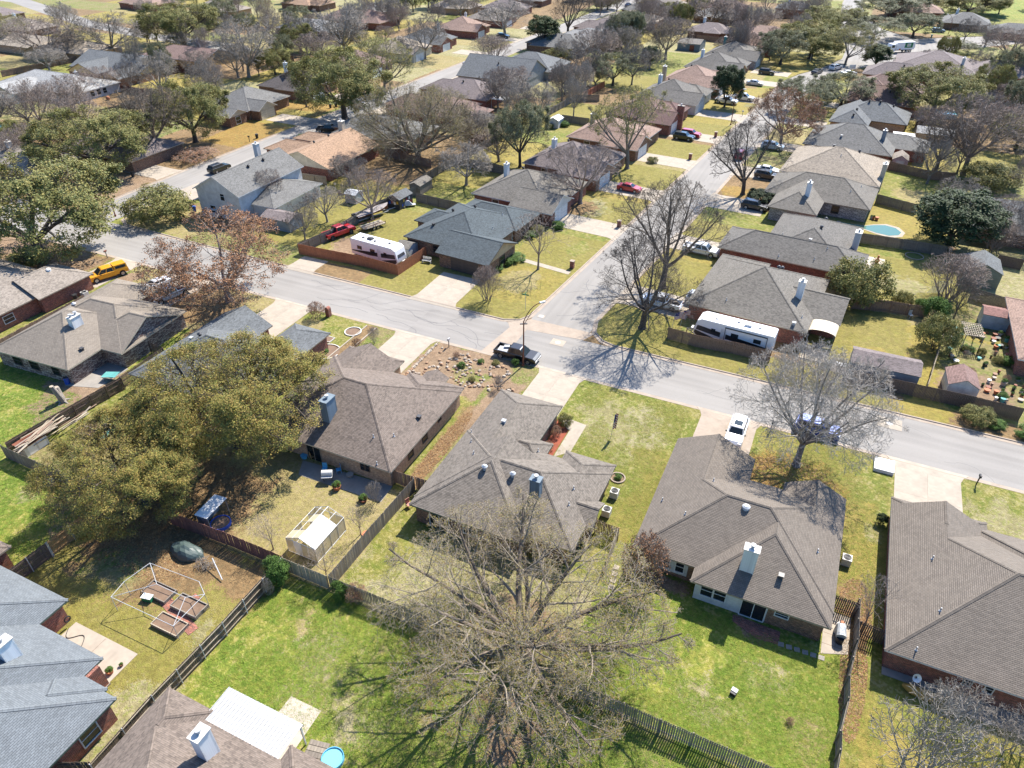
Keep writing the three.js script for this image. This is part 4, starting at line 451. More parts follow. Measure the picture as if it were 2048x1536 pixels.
function leafGeo(list) { // list of [x,y,z, size, nx,ny,nz, r,g,b]
  const n = list.length, p = new Float32Array(n * 12), c = new Float32Array(n * 12), no = new Float32Array(n * 12), ix = new Uint32Array(n * 6); const rng = RNG(n + 17);
  for (let i = 0; i < n; i++) { const [x, y, z, s, nx, ny, nz, r, g, b] = list[i]; let ax = rng() - 0.5, ay = rng() - 0.5, az = rng() - 0.5; let ux = ny * az - nz * ay, uy = nz * ax - nx * az, uz = nx * ay - ny * ax; const ul = Math.hypot(ux, uy, uz) || 1; ux /= ul; uy /= ul; uz /= ul; const wx = ny * uz - nz * uy, wy = nz * ux - nx * uz, wz = nx * uy - ny * ux, k = 0.55; 
    const V4 = [[x - ux * s, y - uy * s, z - uz * s], [x + wx * s * k, y + wy * s * k, z + wz * s * k], [x + ux * s, y + uy * s, z + uz * s], [x - wx * s * k, y - wy * s * k, z - wz * s * k]];
    for (let j = 0; j < 4; j++) { const o = i * 12 + j * 3; p[o] = V4[j][0]; p[o + 1] = V4[j][1]; p[o + 2] = V4[j][2]; c[o] = r; c[o + 1] = g; c[o + 2] = b; no[o] = nx; no[o + 1] = ny; no[o + 2] = nz; }
    ix.set([i * 4, i * 4 + 2, i * 4 + 1, i * 4, i * 4 + 3, i * 4 + 2], i * 6); }
  const g = new THREE.BufferGeometry(); g.setAttribute('position', new THREE.BufferAttribute(p, 3)); g.setAttribute('normal', new THREE.BufferAttribute(no, 3)); g.setAttribute('color', new THREE.BufferAttribute(c, 3)); g.setIndex(new THREE.BufferAttribute(ix, 1)); return g;
}
const leafM = new THREE.MeshPhysicalMaterial({ color: 0xffffff, vertexColors: true, roughness: 0.75, side: THREE.DoubleSide, transmission: 0.3, thickness: 0, specularIntensity: 0.4 });
const dryLeafM = mat(0xffffff, 0.9, { vertexColors: true });
function treeProto(name, P, bark, category = 'tree') {
  const g = new THREE.Group(); g.userData = { base: name, category }; g.name = name;
  const { segs, tips } = skeleton(P, P.seed), t = new MB(), c = new MB();
  for (const [a, b, r0, r1, lv] of segs) lv <= 1 ? t.tube(a, b, r0, r1, lv === 0 ? 9 : 7) : (P.nowood && lv > 2) ? 0 : c.tube(a, b, r0, r1, lv === 2 ? 5 : 3);
  part('trunk', t.geo(), bark, g);
  if (!P.leaf || !P.leaf.dense) part(P.leaf ? 'branches' : 'crown', c.geo(), P.twigMat || bark, g); else if (c.p.length) part('branches', c.geo(), bark, g);
  if (P.leaf) { const F = P.leaf, rng = RNG(P.seed + 99), list = [], cols = F.cols, mid = P.th + (P.h - P.th) * 0.4;
    const sites = F.dense ? tips.filter((q) => q[2] >= F.minLv) : segs.filter((s) => s[4] >= F.minLv).map((s) => [[(s[0][0] + s[1][0]) / 2, (s[0][1] + s[1][1]) / 2, (s[0][2] + s[1][2]) / 2]]);
    for (const [q] of sites) { if (!F.dense && rng() > (F.prob ?? 1)) continue; const k = Math.floor(F.n * (0.6 + 0.8 * rng())), cc = cols[Math.floor(rng() * cols.length)], cr = F.r * (0.65 + 0.7 * rng()); for (let i = 0; i < k; i++) { let x = rng() - 0.5, y = rng() - 0.5, z = rng() - 0.5; const l = Math.hypot(x, y, z) || 1, rr = cr * Math.cbrt(rng()) / l; x *= rr; y *= rr * 0.75; z *= rr; const px = q[0] + x, py = q[1] + y, pz = q[2] + z; let nx = px * 0.5 / P.R + (rng() - 0.5) * 1.3, ny = 0.45 + (py - mid) * 0.4 / P.h + (rng() - 0.5) * 1.1, nz = pz * 0.5 / P.R + (rng() - 0.5) * 1.3; const nl = Math.hypot(nx, ny, nz) || 1; const v = 0.72 + 0.56 * rng(), m = cols[Math.floor(rng() * cols.length)], mx = rng() < 0.35 ? m : cc; list.push([px, py, pz, F.size * (0.6 + 0.8 * rng()), nx / nl, ny / nl, nz / nl, mx[0] * v, mx[1] * v, mx[2] * v]); } }
    part(F.dense ? 'crown' : 'leaves', leafGeo(list), F.dry ? dryLeafM : leafM, g); }
  g.userData.P = { h: P.h, R: P.R }; return g;
}
const OAKC = [[0.19,0.195,0.06],[0.24,0.225,0.065],[0.14,0.155,0.05],[0.29,0.25,0.08]], DARKC = [[0.049,0.077,0.028],[0.07,0.098,0.035],[0.039,0.059,0.025]], GOLDC = [[0.34,0.285,0.06],[0.28,0.245,0.06],[0.2,0.2,0.05],[0.15,0.17,0.042],[0.36,0.26,0.07],[0.28,0.2,0.055]], BUDC = [[0.275,0.25,0.069],[0.338,0.3,0.1],[0.213,0.213,0.056]], RUSC = [[0.24, 0.115, 0.05], [0.3, 0.15, 0.07], [0.17, 0.08, 0.04]], GRNC = [[0.098,0.182,0.035],[0.14,0.238,0.049],[0.07,0.133,0.028]], GREYC = [[0.189,0.196,0.109],[0.145,0.167,0.087],[0.232,0.225,0.131]];
const TREE = {
  vase: treeProto('bare_elm', { seed: 3, h: 13, R: 7.6, even: true, th: 2.6, tr: 0.42, limbs: 7, kids: [0, 7, 7, 5, 4], levels: 5, spread: 0.85, up: 0.06, wig: 0.34, tw: 0.012, ratio: 0.55 }, BARK.dark),
  vase2: treeProto('bare_elm', { seed: 31, h: 12.5, R: 7, th: 2.8, tr: 0.4, limbs: 7, kids: [0, 7, 6, 5, 4], levels: 5, spread: 0.8, up: 0.07, wig: 0.36, tw: 0.012, lead: true }, BARK.brown),
  round: treeProto('bare_hackberry', { seed: 7, h: 10.5, R: 6.6, th: 2.2, tr: 0.3, even: true, limbs: 10, kids: [0, 8, 7, 6, 4], levels: 5, spread: 1.0, up: 0.04, wig: 0.42, tw: 0.010, ratio: 0.56, yc: 0.5, twigMat: BARK.twigGrey }, BARK.grey),
  round2: treeProto('bare_shade_tree', { seed: 71, h: 10, R: 6, th: 2.2, tr: 0.32, limbs: 7, kids: [0, 7, 6, 6, 3], levels: 5, spread: 0.95, up: 0.05, wig: 0.4, tw: 0.013 }, BARK.pink),
  farA: treeProto('bare_yard_tree', { seed: 101, h: 11, R: 6, th: 2.4, tr: 0.32, limbs: 7, kids: [0, 8, 8, 7], levels: 4, spread: 0.85, up: 0.06, wig: 0.4, tw: 0.02 }, BARK.pink),
  farB: treeProto('bare_yard_tree', { seed: 103, h: 10, R: 5.5, th: 2, tr: 0.3, limbs: 7, kids: [0, 8, 8, 7], levels: 4, spread: 0.98, up: 0.04, wig: 0.45, tw: 0.02 }, BARK.grey),
  farC: treeProto('bare_yard_tree', { seed: 107, h: 12, R: 5, th: 2.6, tr: 0.3, limbs: 7, kids: [0, 8, 8, 7], levels: 4, spread: 0.68, up: 0.09, wig: 0.4, tw: 0.02, lead: true }, BARK.light),
  bud: treeProto('budding_tree', { seed: 13, h: 12, R: 7, th: 2.6, tr: 0.36, limbs: 6, kids: [0, 6, 6, 5, 2], levels: 5, spread: 0.8, up: 0.06, wig: 0.38, tw: 0.013, leaf: { n: 3, r: 0.3, size: 0.08, minLv: 4, prob: 0.9, cols: BUDC } }, BARK.grey),
  russet: treeProto('russet_tree', { seed: 17, h: 11.5, R: 8.2, th: 2, tr: 0.36, limbs: 8, kids: [0, 6, 6, 5, 2], levels: 5, spread: 0.95, up: 0.05, wig: 0.36, tw: 0.013, leaf: { n: 4, r: 0.4, size: 0.09, minLv: 4, prob: 0.7, cols: RUSC, dry: true } }, BARK.pink),
  oak: treeProto('evergreen_oak', { seed: 19, h: 9.5, R: 6.2, th: 1.8, tr: 0.4, limbs: 8, kids: [0, 7, 6, 4], levels: 4, spread: 0.95, up: 0.04, wig: 0.45, tw: 0.02, ratio: 0.56, leaf: { dense: true, n: 34, r: 0.52, size: 0.088, minLv: 3, cols: OAKC } }, BARK.dark),
  oakGrey: treeProto('grey_green_oak', { seed: 191, h: 9.5, R: 6, th: 2, tr: 0.36, limbs: 7, kids: [0, 7, 6, 4], levels: 4, spread: 0.9, up: 0.05, wig: 0.45, tw: 0.02, ratio: 0.56, leaf: { dense: true, n: 24, r: 0.5, size: 0.095, minLv: 3, cols: GREYC } }, BARK.dark),
  dark: treeProto('dark_evergreen', { seed: 23, h: 10, R: 4, th: 1.2, tr: 0.28, limbs: 8, kids: [0, 6, 5, 3], levels: 4, spread: 0.7, up: 0.04, wig: 0.36, tw: 0.02, lead: true, leaf: { dense: true, n: 24, r: 0.6, size: 0.15, minLv: 3, cols: DARKC } }, BARK.dark),
  cedar: treeProto('conical_cedar', { seed: 29, h: 8, R: 3, th: 0.7, tr: 0.22, limbs: 9, kids: [0, 6, 5, 3], levels: 4, spread: 0.5, up: 0.06, wig: 0.3, tw: 0.02, lead: true, yc: 0.22, leaf: { dense: true, n: 24, r: 0.45, size: 0.11, minLv: 3, cols: [[0.05, 0.085, 0.03], [0.07, 0.1, 0.035], [0.12, 0.13, 0.04]] } }, BARK.brown),
  multi: treeProto('multi_stem_myrtle', { seed: 37, h: 5.5, R: 2.8, th: 0.6, tr: 0.09, limbs: 3, stems: 7, kids: [0, 6, 5, 4], levels: 4, spread: 0.35, up: 0.1, wig: 0.25, tw: 0.01, low: 0.2 }, BARK.pink),
  shrub: treeProto('leafy_shrub', { seed: 41, h: 2.2, R: 1.5, th: 0.2, tr: 0.05, limbs: 5, stems: 3, kids: [0, 6, 4], levels: 3, spread: 0.8, up: 0.05, wig: 0.4, tw: 0.01, low: 0.1, leaf: { dense: true, n: 26, r: 0.3, size: 0.06, minLv: 2, cols: GRNC } }, BARK.brown, 'shrub'),
  oliveShrub: treeProto('olive_shrub', { seed: 43, h: 2.4, R: 1.7, th: 0.2, tr: 0.05, limbs: 5, stems: 3, kids: [0, 6, 4], levels: 3, spread: 0.85, up: 0.05, wig: 0.4, tw: 0.01, low: 0.1, leaf: { dense: true, n: 24, r: 0.32, size: 0.06, minLv: 2, cols: OAKC } }, BARK.brown, 'shrub'),
  bareShrub: treeProto('bare_shrub', { seed: 47, h: 2.6, R: 1.7, th: 0.25, tr: 0.05, limbs: 3, stems: 5, kids: [0, 6, 5, 3], levels: 4, spread: 0.6, up: 0.06, wig: 0.35, tw: 0.008, low: 0.1 }, BARK.light, 'shrub'),
  redShrub: treeProto('russet_shrub', { seed: 53, h: 2.8, R: 1.8, th: 0.25, tr: 0.05, limbs: 3, stems: 5, kids: [0, 6, 5, 3], levels: 4, spread: 0.65, up: 0.05, wig: 0.38, tw: 0.008, low: 0.1, leaf: { n: 2, r: 0.15, size: 0.05, minLv: 3, prob: 0.5, cols: RUSC, dry: true } }, BARK.pink, 'shrub'),
  thin: treeProto('thin_bare_sapling', { seed: 59, h: 5, R: 2, th: 1.2, tr: 0.07, limbs: 5, kids: [0, 6, 4, 3], levels: 4, spread: 0.6, up: 0.06, wig: 0.35, tw: 0.008, lead: true }, BARK.pink),
};
// the two big ones up close get skeletons of their own
TREE.heroBud = treeProto('big_budding_tree', { seed: 211, h: 13.5, R: 11.3, th: 1.8, tr: 0.62, even: true, limbs: 13, kids: [0, 9, 7, 6, 3], levels: 5, spread: 1.25, up: 0.04, wig: 0.34, tw: 0.011, ratio: 0.53, low: 0.4, twigMat: BARK.twig, leaf: { n: 3, r: 0.3, size: 0.045, minLv: 4, prob: 0.55, cols: [[0.25, 0.215, 0.045], [0.3, 0.25, 0.06], [0.19, 0.175, 0.04], [0.27, 0.17, 0.06]] } }, BARK.brown);
TREE.heroOak = treeProto('big_evergreen_oak', { seed: 223, h: 12, R: 9.2, th: 2.2, tr: 0.55, limbs: 12, kids: [0, 9, 7, 5], levels: 4, spread: 1.08, up: 0.04, wig: 0.42, tw: 0.02, ratio: 0.55, low: 0.4, leaf: { dense: true, n: 36, r: 0.58, size: 0.07, minLv: 3, cols: GOLDC } }, BARK.dark);
function plant(kind, x, z, h, R, label, group, turn) { const src = TREE[kind], P = src.userData.P, s = src.clone(); s.name = numbered(src.userData.base); s.position.set(x, LAND - 0.02, z); s.rotation.y = turn ?? hash2(x * 31, z * 17, 9) * 6.28; s.scale.set(R / P.R, h / P.h, R / P.R); s.userData = { label, category: src.userData.category }; if (group) s.userData.group = group; scene.add(s); return s; }

if (globalThis.COUNT) for (const k in TREE) { let n = 0; TREE[k].traverse((o) => { if (o.isMesh) n += (o.geometry.index ? o.geometry.index.count : o.geometry.attributes.position.count) / 3; }); console.log(k, n); }
plant('heroBud',-13.4,-30.6,10.2,11.3,'huge tree just coming into bud, in front at the bottom centre');
plant('heroOak',-52.0,-41.0,11.5,9.6,'huge golden-green evergreen oak beside the greenhouse yard');
plant('heroOak',-54.5,-30.0,9.0,7.6,'second evergreen oak, lower and nearer, overhanging the lawn of the blue-grey house');
plant('vase',-18.9,-83.4,12.7,8.1,'bare elm on the corner lawn casting its shadow across the street');
plant('vase2',-19.5,-96.2,16.0,8.3,'tall bare elm behind the corner elm, beside the side street');
plant('round',3.8,-63.2,13.4,7.7,'dense bare tree over the blue car on the near kerb');
plant('thin',-38.9,-93.7,9.3,4.7,'slender bare tree on the lawn of the blue-roofed house');
plant('russet',-75.8,-65.2,12.6,10.5,'wide russet-leaved tree by the white and silver cars');
plant('oak',-113.1,-63.2,16.0,13.1,'big spreading evergreen oak at the left edge');
plant('oliveShrub',-109.0,-83.8,5.3,5.3,'round multi-trunked evergreen on the far corner');
plant('multi',-41.7,-81.4,5.4,2.3,'small bare multi-stemmed tree by the blue-roofed house driveway');
plant('redShrub',-6.6,-41.4,5.9,2.1,'russet bare shrub between two near houses');
plant('thin',11.3,-44.5,6.3,1.9,'bare sapling by the fence right of the white-chimney house');
plant('bareShrub',18.0,-39.2,3.6,2.1,'pale bare bush behind the right-edge house');
plant('bareShrub',15.3,-33.8,7.8,3.8,'large pale bare bush at the bottom right corner');
plant('bareShrub',21.5,-38.4,3.9,2.2,'pale bare bush at the extreme lower right');
plant('thin',-32.1,-30.2,4.0,1.7,'thin bare sapling beside the greenhouse door');
plant('thin',-38.7,-30.9,4.0,1.9,'thin bare sapling left of the greenhouse');
plant('thin',-32.4,-35.8,3.5,1.3,'thin bare sapling between greenhouse and fence');
plant('bareShrub',-33.5,-40.0,2.7,0.9,'small bare twiggy bush on the grill house lawn');
plant('shrub',-36.0,-28.3,2.5,1.1,'bright green bush at the fence corner');
plant('shrub',-29.9,-29.1,1.8,0.7,'bright green bush against the slatted back fence');
plant('redShrub',-28.5,-29.5,1.6,1.0,'reddish flowering bush against the slatted back fence');
plant('bareShrub',-35.5,-26.7,2.1,0.5,'dark twiggy bush at the yard corner by the fences');
plant('round2',-42.5,-122.3,11.2,7.3,'bare dome-shaped tree in front of the grey-brown gabled house');
plant('bud',-40.3,-144.8,16.0,8.3,'yellow-budding street tree in front of the rusty tan roof');
plant('vase',-15.4,-139.9,13.1,7.5,'bare spreading tree on the mulched lawn right of the side street');
plant('oakGrey',-61.2,-136.1,13.0,5.7,'grey-green evergreen in the garden behind the white chimney');
plant('russet',-13.2,-175.2,12.5,8.3,'russet tree over the parked cars on the side street');
plant('dark',-31.3,-202.1,10.2,3.8,'dark upright magnolia beside the side street');
plant('oakGrey',-3.3,-215.1,7.9,7.8,'grey-green oak on the inner bend of the side street');
plant('oakGrey',-12.4,-205.6,8.0,6.7,'lighter grey oak beside the russet tree');
plant('heroBud',-82.4,-129.8,16.0,13.4,'very wide grey tree just budding yellow, centre left');
plant('oak',-116.7,-150.6,15.9,11.7,'dark evergreen oak leaning over the far side street');
plant('bud',-120.6,-175.1,14.9,8.4,'yellow-green budding tree behind the dark oak');
plant('oak',18.7,-216.4,11.9,11.3,'evergreen oak standing between the two pools');
plant('dark',20.1,-131.2,8.9,6.1,'dense dark evergreen beside the kidney pool');
plant('oliveShrub',7.2,-104.0,6.2,4.0,'olive bush at the end of the corner house');
plant('multi',19.2,-109.9,6.8,4.7,'bare brushy clump by the white lattice');
plant('multi',26.8,-132.2,5.1,4.2,'rusty bare brush near the right edge');
plant('vase2',18.8,-169.8,10.4,7.5,'bare tree on the green square lawn, right');
plant('farA',24.0,-170.5,16.0,9.4,'tall grey bare tree right of the evergreen oak');
plant('cedar',-104.6,-251.2,10.4,5.8,'pointed evergreen topped yellow-green beside the far side street');
plant('cedar',3.1,-272.2,6.2,4.3,'small dark cedar on the bend of the side street');
plant('oak',-139.6,-96.3,12.7,11.2,'rounded olive evergreen in front of the purple-brown roof');
plant('vase2',-137.3,-109.9,14.3,10.3,'dark bare tree beside the rounded olive evergreen');
plant('oak',-136.6,-120.1,13.5,8.2,'leafy dark oak at the far side street');
plant('oak',-224.4,-203.4,14.3,13.4,'big green oak at the top left beside the far street');
plant('farC',-169.9,-175.4,16.0,8.8,'tall pale bare tree beside the grey garage house');
plant('farB',-187.0,-212.9,12.2,9.1,'bare whitish tree over the small green lawn');
plant('farA',-161.0,-198.6,10.0,7.3,'bare tree with pinkish twigs beside the solar roof');
plant('farC',-162.8,-214.9,14.8,9.6,'pinkish bare tree behind the solar roof');
plant('farB',-233.1,-180.5,13.3,12.6,'broad grey bare tree by the boundary fence, upper left');
plant('farA',-249.7,-167.5,12.9,11.8,'brownish bare tree over the long tan ranch roof');
plant('vase2',-132.4,-155.3,10.8,4.7,'bare tree on the golden lawn of the garage house');
plant('farB',-134.6,-220.9,12.9,8.3,'grey bare tree in front of the red brick entry');
plant('farC',-127.8,-269.4,11.9,9.6,'bare dark tree beside the tan roofed brick house');
plant('multi',-110.8,-221.9,8.6,7.1,'wide bare multi-stemmed tree at the kerb by the white pickup');
plant('vase',-105.0,-276.6,15.4,9.5,'large dark bare tree in the verge of the far side street');
plant('oak',-90.9,-232.7,4.7,5.0,'dark evergreen in front of the blue-grey roof');
plant('farA',-79.7,-236.3,10.7,8.0,'bare tree before the silvery roof');
plant('farC',-82.1,-287.2,9.0,6.4,'slim bare tree beside the far tan roof');
plant('oakGrey',-65.7,-212.0,8.4,6.7,'grey-green tree by the red fence');
plant('farA',-74.3,-199.7,7.1,6.5,'pinkish bare thicket tree behind the small white shed yard');
plant('dark',-62.8,-240.1,6.2,2.8,'deep green holly between bare trees');
plant('farA',-61.0,-253.3,13.8,8.4,'brown bare tree behind the cabin');
plant('farA',-59.3,-315.1,11.9,11.4,'brown bare tree at the top right of centre');
plant('farB',-46.5,-309.3,8.3,8.9,'rusty bare tree behind the grey roofs');
plant('oak',-17.3,-275.3,11.4,11.8,'tall olive oak row beside the far bend');
plant('oakGrey',-25.1,-261.6,10.0,7.5,'grey olive tree at the bend of the side street');
plant('bud',-5.9,-270.5,11.1,7.7,'pinkish bare tree on the golden verge of the bend');
plant('oakGrey',0.2,-320.0,7.3,10.3,'olive tree behind the green and white truck');
plant('oakGrey',13.8,-331.7,8.2,8.5,'spreading olive tree right of the green and white truck');
plant('oak',-15.1,-323.9,10.0,11.5,'dark oak at the top right street');
plant('oakGrey',4.9,-370.8,9.1,13.2,'pale olive tree at the top right');
plant('oak',35.4,-399.2,9.4,14.2,'dark oak beside the bright green field');
plant('oakGrey',27.3,-307.6,3.9,6.2,'olive shrubby tree on the far bend');
plant('farA',42.4,-297.0,10.8,9.6,'bare grey tree at the upper right edge');
plant('oak',35.5,-193.8,7.9,6.4,'dark evergreen mass at the right edge');
plant('oliveShrub',28.3,-166.1,3.9,5.2,'olive bush with bright flecks near the right edge');
plant('shrub',17.2,-102.7,3.1,1.8,'fresh green bush in the curved garden bed');
plant('oliveShrub',13.2,-104.7,2.4,1.3,'golden rounded bush by the garden fence');
plant('shrub',15.8,-104.8,1.7,1.0,'small green bush beside the golden bush');
plant('oliveShrub',17.3,-94.2,4.8,2.4,'silvery olive bush along the garden fence');
plant('vase2',20.0,-104.0,6.1,2.0,'crooked dark bare tree in the plant garden');
plant('round2',-73.8,-99.3,9.7,5.1,'bare crooked tree above the covered boat');
plant('farC',-80.5,-95.0,6.7,3.3,'bare sapling in the fenced yard left of the boat');
plant('farB',-79.4,-87.3,6.9,2.7,'bare sapling by the grey fence corner');
plant('farA',-94.1,-96.4,7.3,2.8,'bare tree in front of the two-storey house');
plant('farB',-87.9,-112.3,5.8,4.2,'pale twiggy bush in the tan house yard');
plant('shrub',-111.7,-127.6,2.7,1.5,'round green bush in front of the tan roof');
plant('redShrub',-127.1,-110.9,2.1,4.9,'low bare brush beside the far side street');
plant('farA',-182.2,-124.3,9.4,7.9,'dark bare tree in the garden of the long grey roof');
plant('farB',-184.5,-113.4,7.4,7.8,'bare thicket tree at the left edge garden');
plant('oak',-170.7,-98.3,6.4,4.3,'leafy tree at the left edge beside the pool');
plant('bud',-283.4,-178.1,9.5,9.5,'orange-tinged bare tree at the top left edge');
for (const q of [['farB',-60.9,-215.1,11.1,4.8],['farB',-71.3,-300.3,6.0,3.8],['farC',-75.8,-166.3,9.4,4.1],['farB',-71.1,-247.7,6.1,4.2],['farA',-86.8,-129.1,6.1,3.1],['farB',-61.5,-236.3,6.4,4.8],['farC',-83.3,-176.0,9.2,5.8],['farB',-73.4,-307.3,7.4,3.6],['farC',-82.9,-263.6,9.9,4.2],['farC',-70.5,-168.8,9.5,4.1],['farC',-74.9,-254.7,9.3,4.9],['farB',-62.9,-253.8,10.9,3.4],['farA',-85.9,-186.0,8.6,5.5],['farB',-76.3,-140.0,11.4,4.1],['farC',-64.3,-176.0,10.0,3.2],['farA',-86.7,-310.0,11.4,4.5],['farB',-71.1,-316.3,9.6,5.9],['farC',-77.7,-325.5,6.7,5.1],['farB',-73.6,-210.0,11.0,5.4],['farC',-68.7,-193.4,10.0,3.4],['farC',-77.8,-148.2,7.1,4.4],['farC',-77.0,-200.0,8.2,3.4],['farA',-84.8,-314.8,11.9,4.9],['farA',-85.7,-176.1,10.5,4.5],['farC',-87.9,-232.9,7.9,5.3],['farA',-66.8,-137.3,7.0,5.8],['farB',-75.0,-169.8,6.2,3.3],['farA',-69.5,-207.5,6.2,5.0],['farB',-73.0,-190.0,9.7,3.4],['farA',-74.8,-196.7,6.6,4.9],['farC',-79.9,-244.4,10.9,4.5],['farC',-74.3,-147.2,7.1,4.2],['farC',-66.6,-121.9,7.9,5.3],['farA',-80.2,-304.9,10.7,5.1]]) plant(...q, 'bare tree in the back gardens between the two side streets', 'bare trees between the side streets');
for (const q of [['oak',-79.2,-262.2,7.8,5.0],['oakGrey',-80.7,-265.1,11.5,5.9],['oak',-69.8,-308.7,10.1,4.4],['oakGrey',-76.3,-267.3,11.7,3.5],['oakGrey',-81.6,-276.8,6.1,3.3],['oakGrey',-84.1,-285.4,9.2,5.8]]) plant(...q, 'leafy evergreen in the back gardens between the two side streets', 'evergreens between the side streets');
for (const q of [['farC',-41.1,-321.4,8.4,3.9],['farB',-40.2,-263.5,11.4,3.6],['farC',-42.5,-303.5,11.7,3.7],['farA',-42.6,-266.5,6.3,5.6],['farC',-45.1,-357.9,10.5,3.8],['russet',-25.2,-327.2,7.2,4.5],['farB',-22.0,-361.3,7.1,3.3],['farA',-54.6,-336.7,11.6,4.5],['farA',-29.1,-265.8,6.6,4.3],['farA',-30.0,-289.2,7.1,4.3],['farB',-25.1,-328.8,11.0,4.6],['russet',-42.3,-410.1,8.3,3.1],['farA',-26.1,-356.2,8.1,3.5],['farA',-46.9,-302.2,11.9,3.3],['farA',-41.9,-281.7,9.8,4.6],['farA',-46.8,-329.4,8.0,4.8],['farB',-56.6,-318.4,11.3,4.2],['farC',-25.1,-304.6,9.5,4.3],['farB',-26.0,-388.5,6.4,5.7],['farB',-28.2,-419.4,7.5,4.1],['farB',-36.1,-355.3,7.4,4.5],['farA',-29.9,-340.2,9.8,4.3],['farA',-38.8,-317.1,7.3,5.9],['farA',-36.5,-271.4,7.9,5.2],['farC',-40.0,-331.4,7.2,5.6],['farA',-39.3,-265.1,10.3,4.0]]) plant(...q, 'bare tree among the roofs beyond the end of the left row', 'bare trees at the top centre');
for (const q of [['farA',29.4,-140.4,6.7,4.1],['farB',30.9,-329.7,8.1,4.6],['farB',22.0,-148.2,6.2,4.7],['farC',37.4,-323.8,7.5,4.3],['farA',18.0,-223.6,7.8,3.2],['farB',39.8,-140.5,8.6,5.6],['farA',36.8,-227.7,7.2,6.0],['farA',27.5,-195.7,11.1,4.3],['farA',18.2,-272.5,6.3,3.9],['farA',22.9,-170.8,10.2,3.4],['farA',17.7,-200.2,6.4,4.4],['farB',33.0,-133.5,10.5,4.8],['farB',17.2,-161.5,9.2,4.2],['farB',32.0,-273.9,7.0,3.9],['farA',38.1,-185.7,8.4,5.1],['farA',41.8,-236.5,7.6,4.3],['farA',43.3,-269.2,7.9,3.1],['farA',34.7,-159.4,10.2,4.5]]) plant(...q, 'bare tree in the gardens behind the right-hand row', 'bare trees behind the right row');
for (const q of [['oak',32.4,-237.4,10.1,4.7],['oakGrey',38.1,-215.2,10.8,5.3],['oakGrey',38.9,-266.0,9.1,4.7],['oak',24.1,-298.0,6.7,3.3]]) plant(...q, 'evergreen in the gardens behind the right-hand row', 'evergreens behind the right row');
for (const q of [['farC',-172.4,-173.6,9.4,5.7],['farC',-187.9,-278.3,8.0,3.4],['farA',-166.9,-200.5,7.4,5.5],['farA',-176.5,-111.0,12.0,5.4],['farA',-189.5,-268.4,10.6,3.3],['farC',-173.7,-310.1,8.9,3.1],['farA',-159.6,-235.1,6.7,3.8],['farA',-168.2,-160.3,6.6,3.7],['farC',-163.8,-301.0,7.8,5.3],['farC',-174.3,-146.3,11.9,5.8],['farC',-181.5,-314.9,11.5,4.8],['farB',-180.0,-322.6,10.6,5.9],['farB',-177.1,-271.9,8.9,6.0],['farC',-175.4,-237.1,11.5,3.9],['farA',-176.9,-180.8,8.9,5.7],['farB',-165.7,-220.1,7.3,5.1],['farA',-170.0,-260.9,9.1,4.2],['farC',-186.1,-106.8,9.6,5.9],['farA',-158.3,-94.1,8.1,4.7],['farC',-182.3,-250.5,12.0,5.3],['farB',-157.0,-216.6,9.2,3.2],['farC',-180.9,-270.6,11.6,5.4],['farB',-187.1,-128.3,6.2,3.8],['farA',-170.1,-314.4,10.6,5.3],['farB',-187.8,-147.5,8.8,3.1],['farB',-158.4,-269.8,10.6,4.3],['farB',-165.2,-131.7,6.4,5.5],['farA',-161.3,-110.4,10.2,5.5],['farB',-168.2,-178.1,6.3,3.0],['farA',-156.8,-90.2,7.7,4.0],['farC',-168.9,-220.5,9.5,5.2],['farC',-169.6,-158.9,8.6,3.2],['farB',-187.4,-173.0,6.6,5.6],['farA',-158.1,-302.8,7.4,3.2],['farB',-178.8,-214.7,10.7,4.5],['farB',-156.8,-145.6,10.5,5.2]]) plant(...q, 'bare tree in the gardens left of the far side street', 'bare trees left of the far street');
for (const q of [['oak',-188.9,-316.2,11.2,4.7],['oakGrey',-172.0,-194.3,8.7,4.0],['oak',-189.0,-302.7,11.9,4.6],['oak',-178.0,-210.3,9.7,5.9],['oakGrey',-182.9,-155.9,11.8,3.1],['oakGrey',-186.7,-290.3,10.7,4.8],['oak',-164.6,-181.3,7.8,5.2],['oakGrey',-187.4,-316.1,7.7,3.3]]) plant(...q, 'evergreen in the gardens left of the far side street', 'evergreens left of the far street');
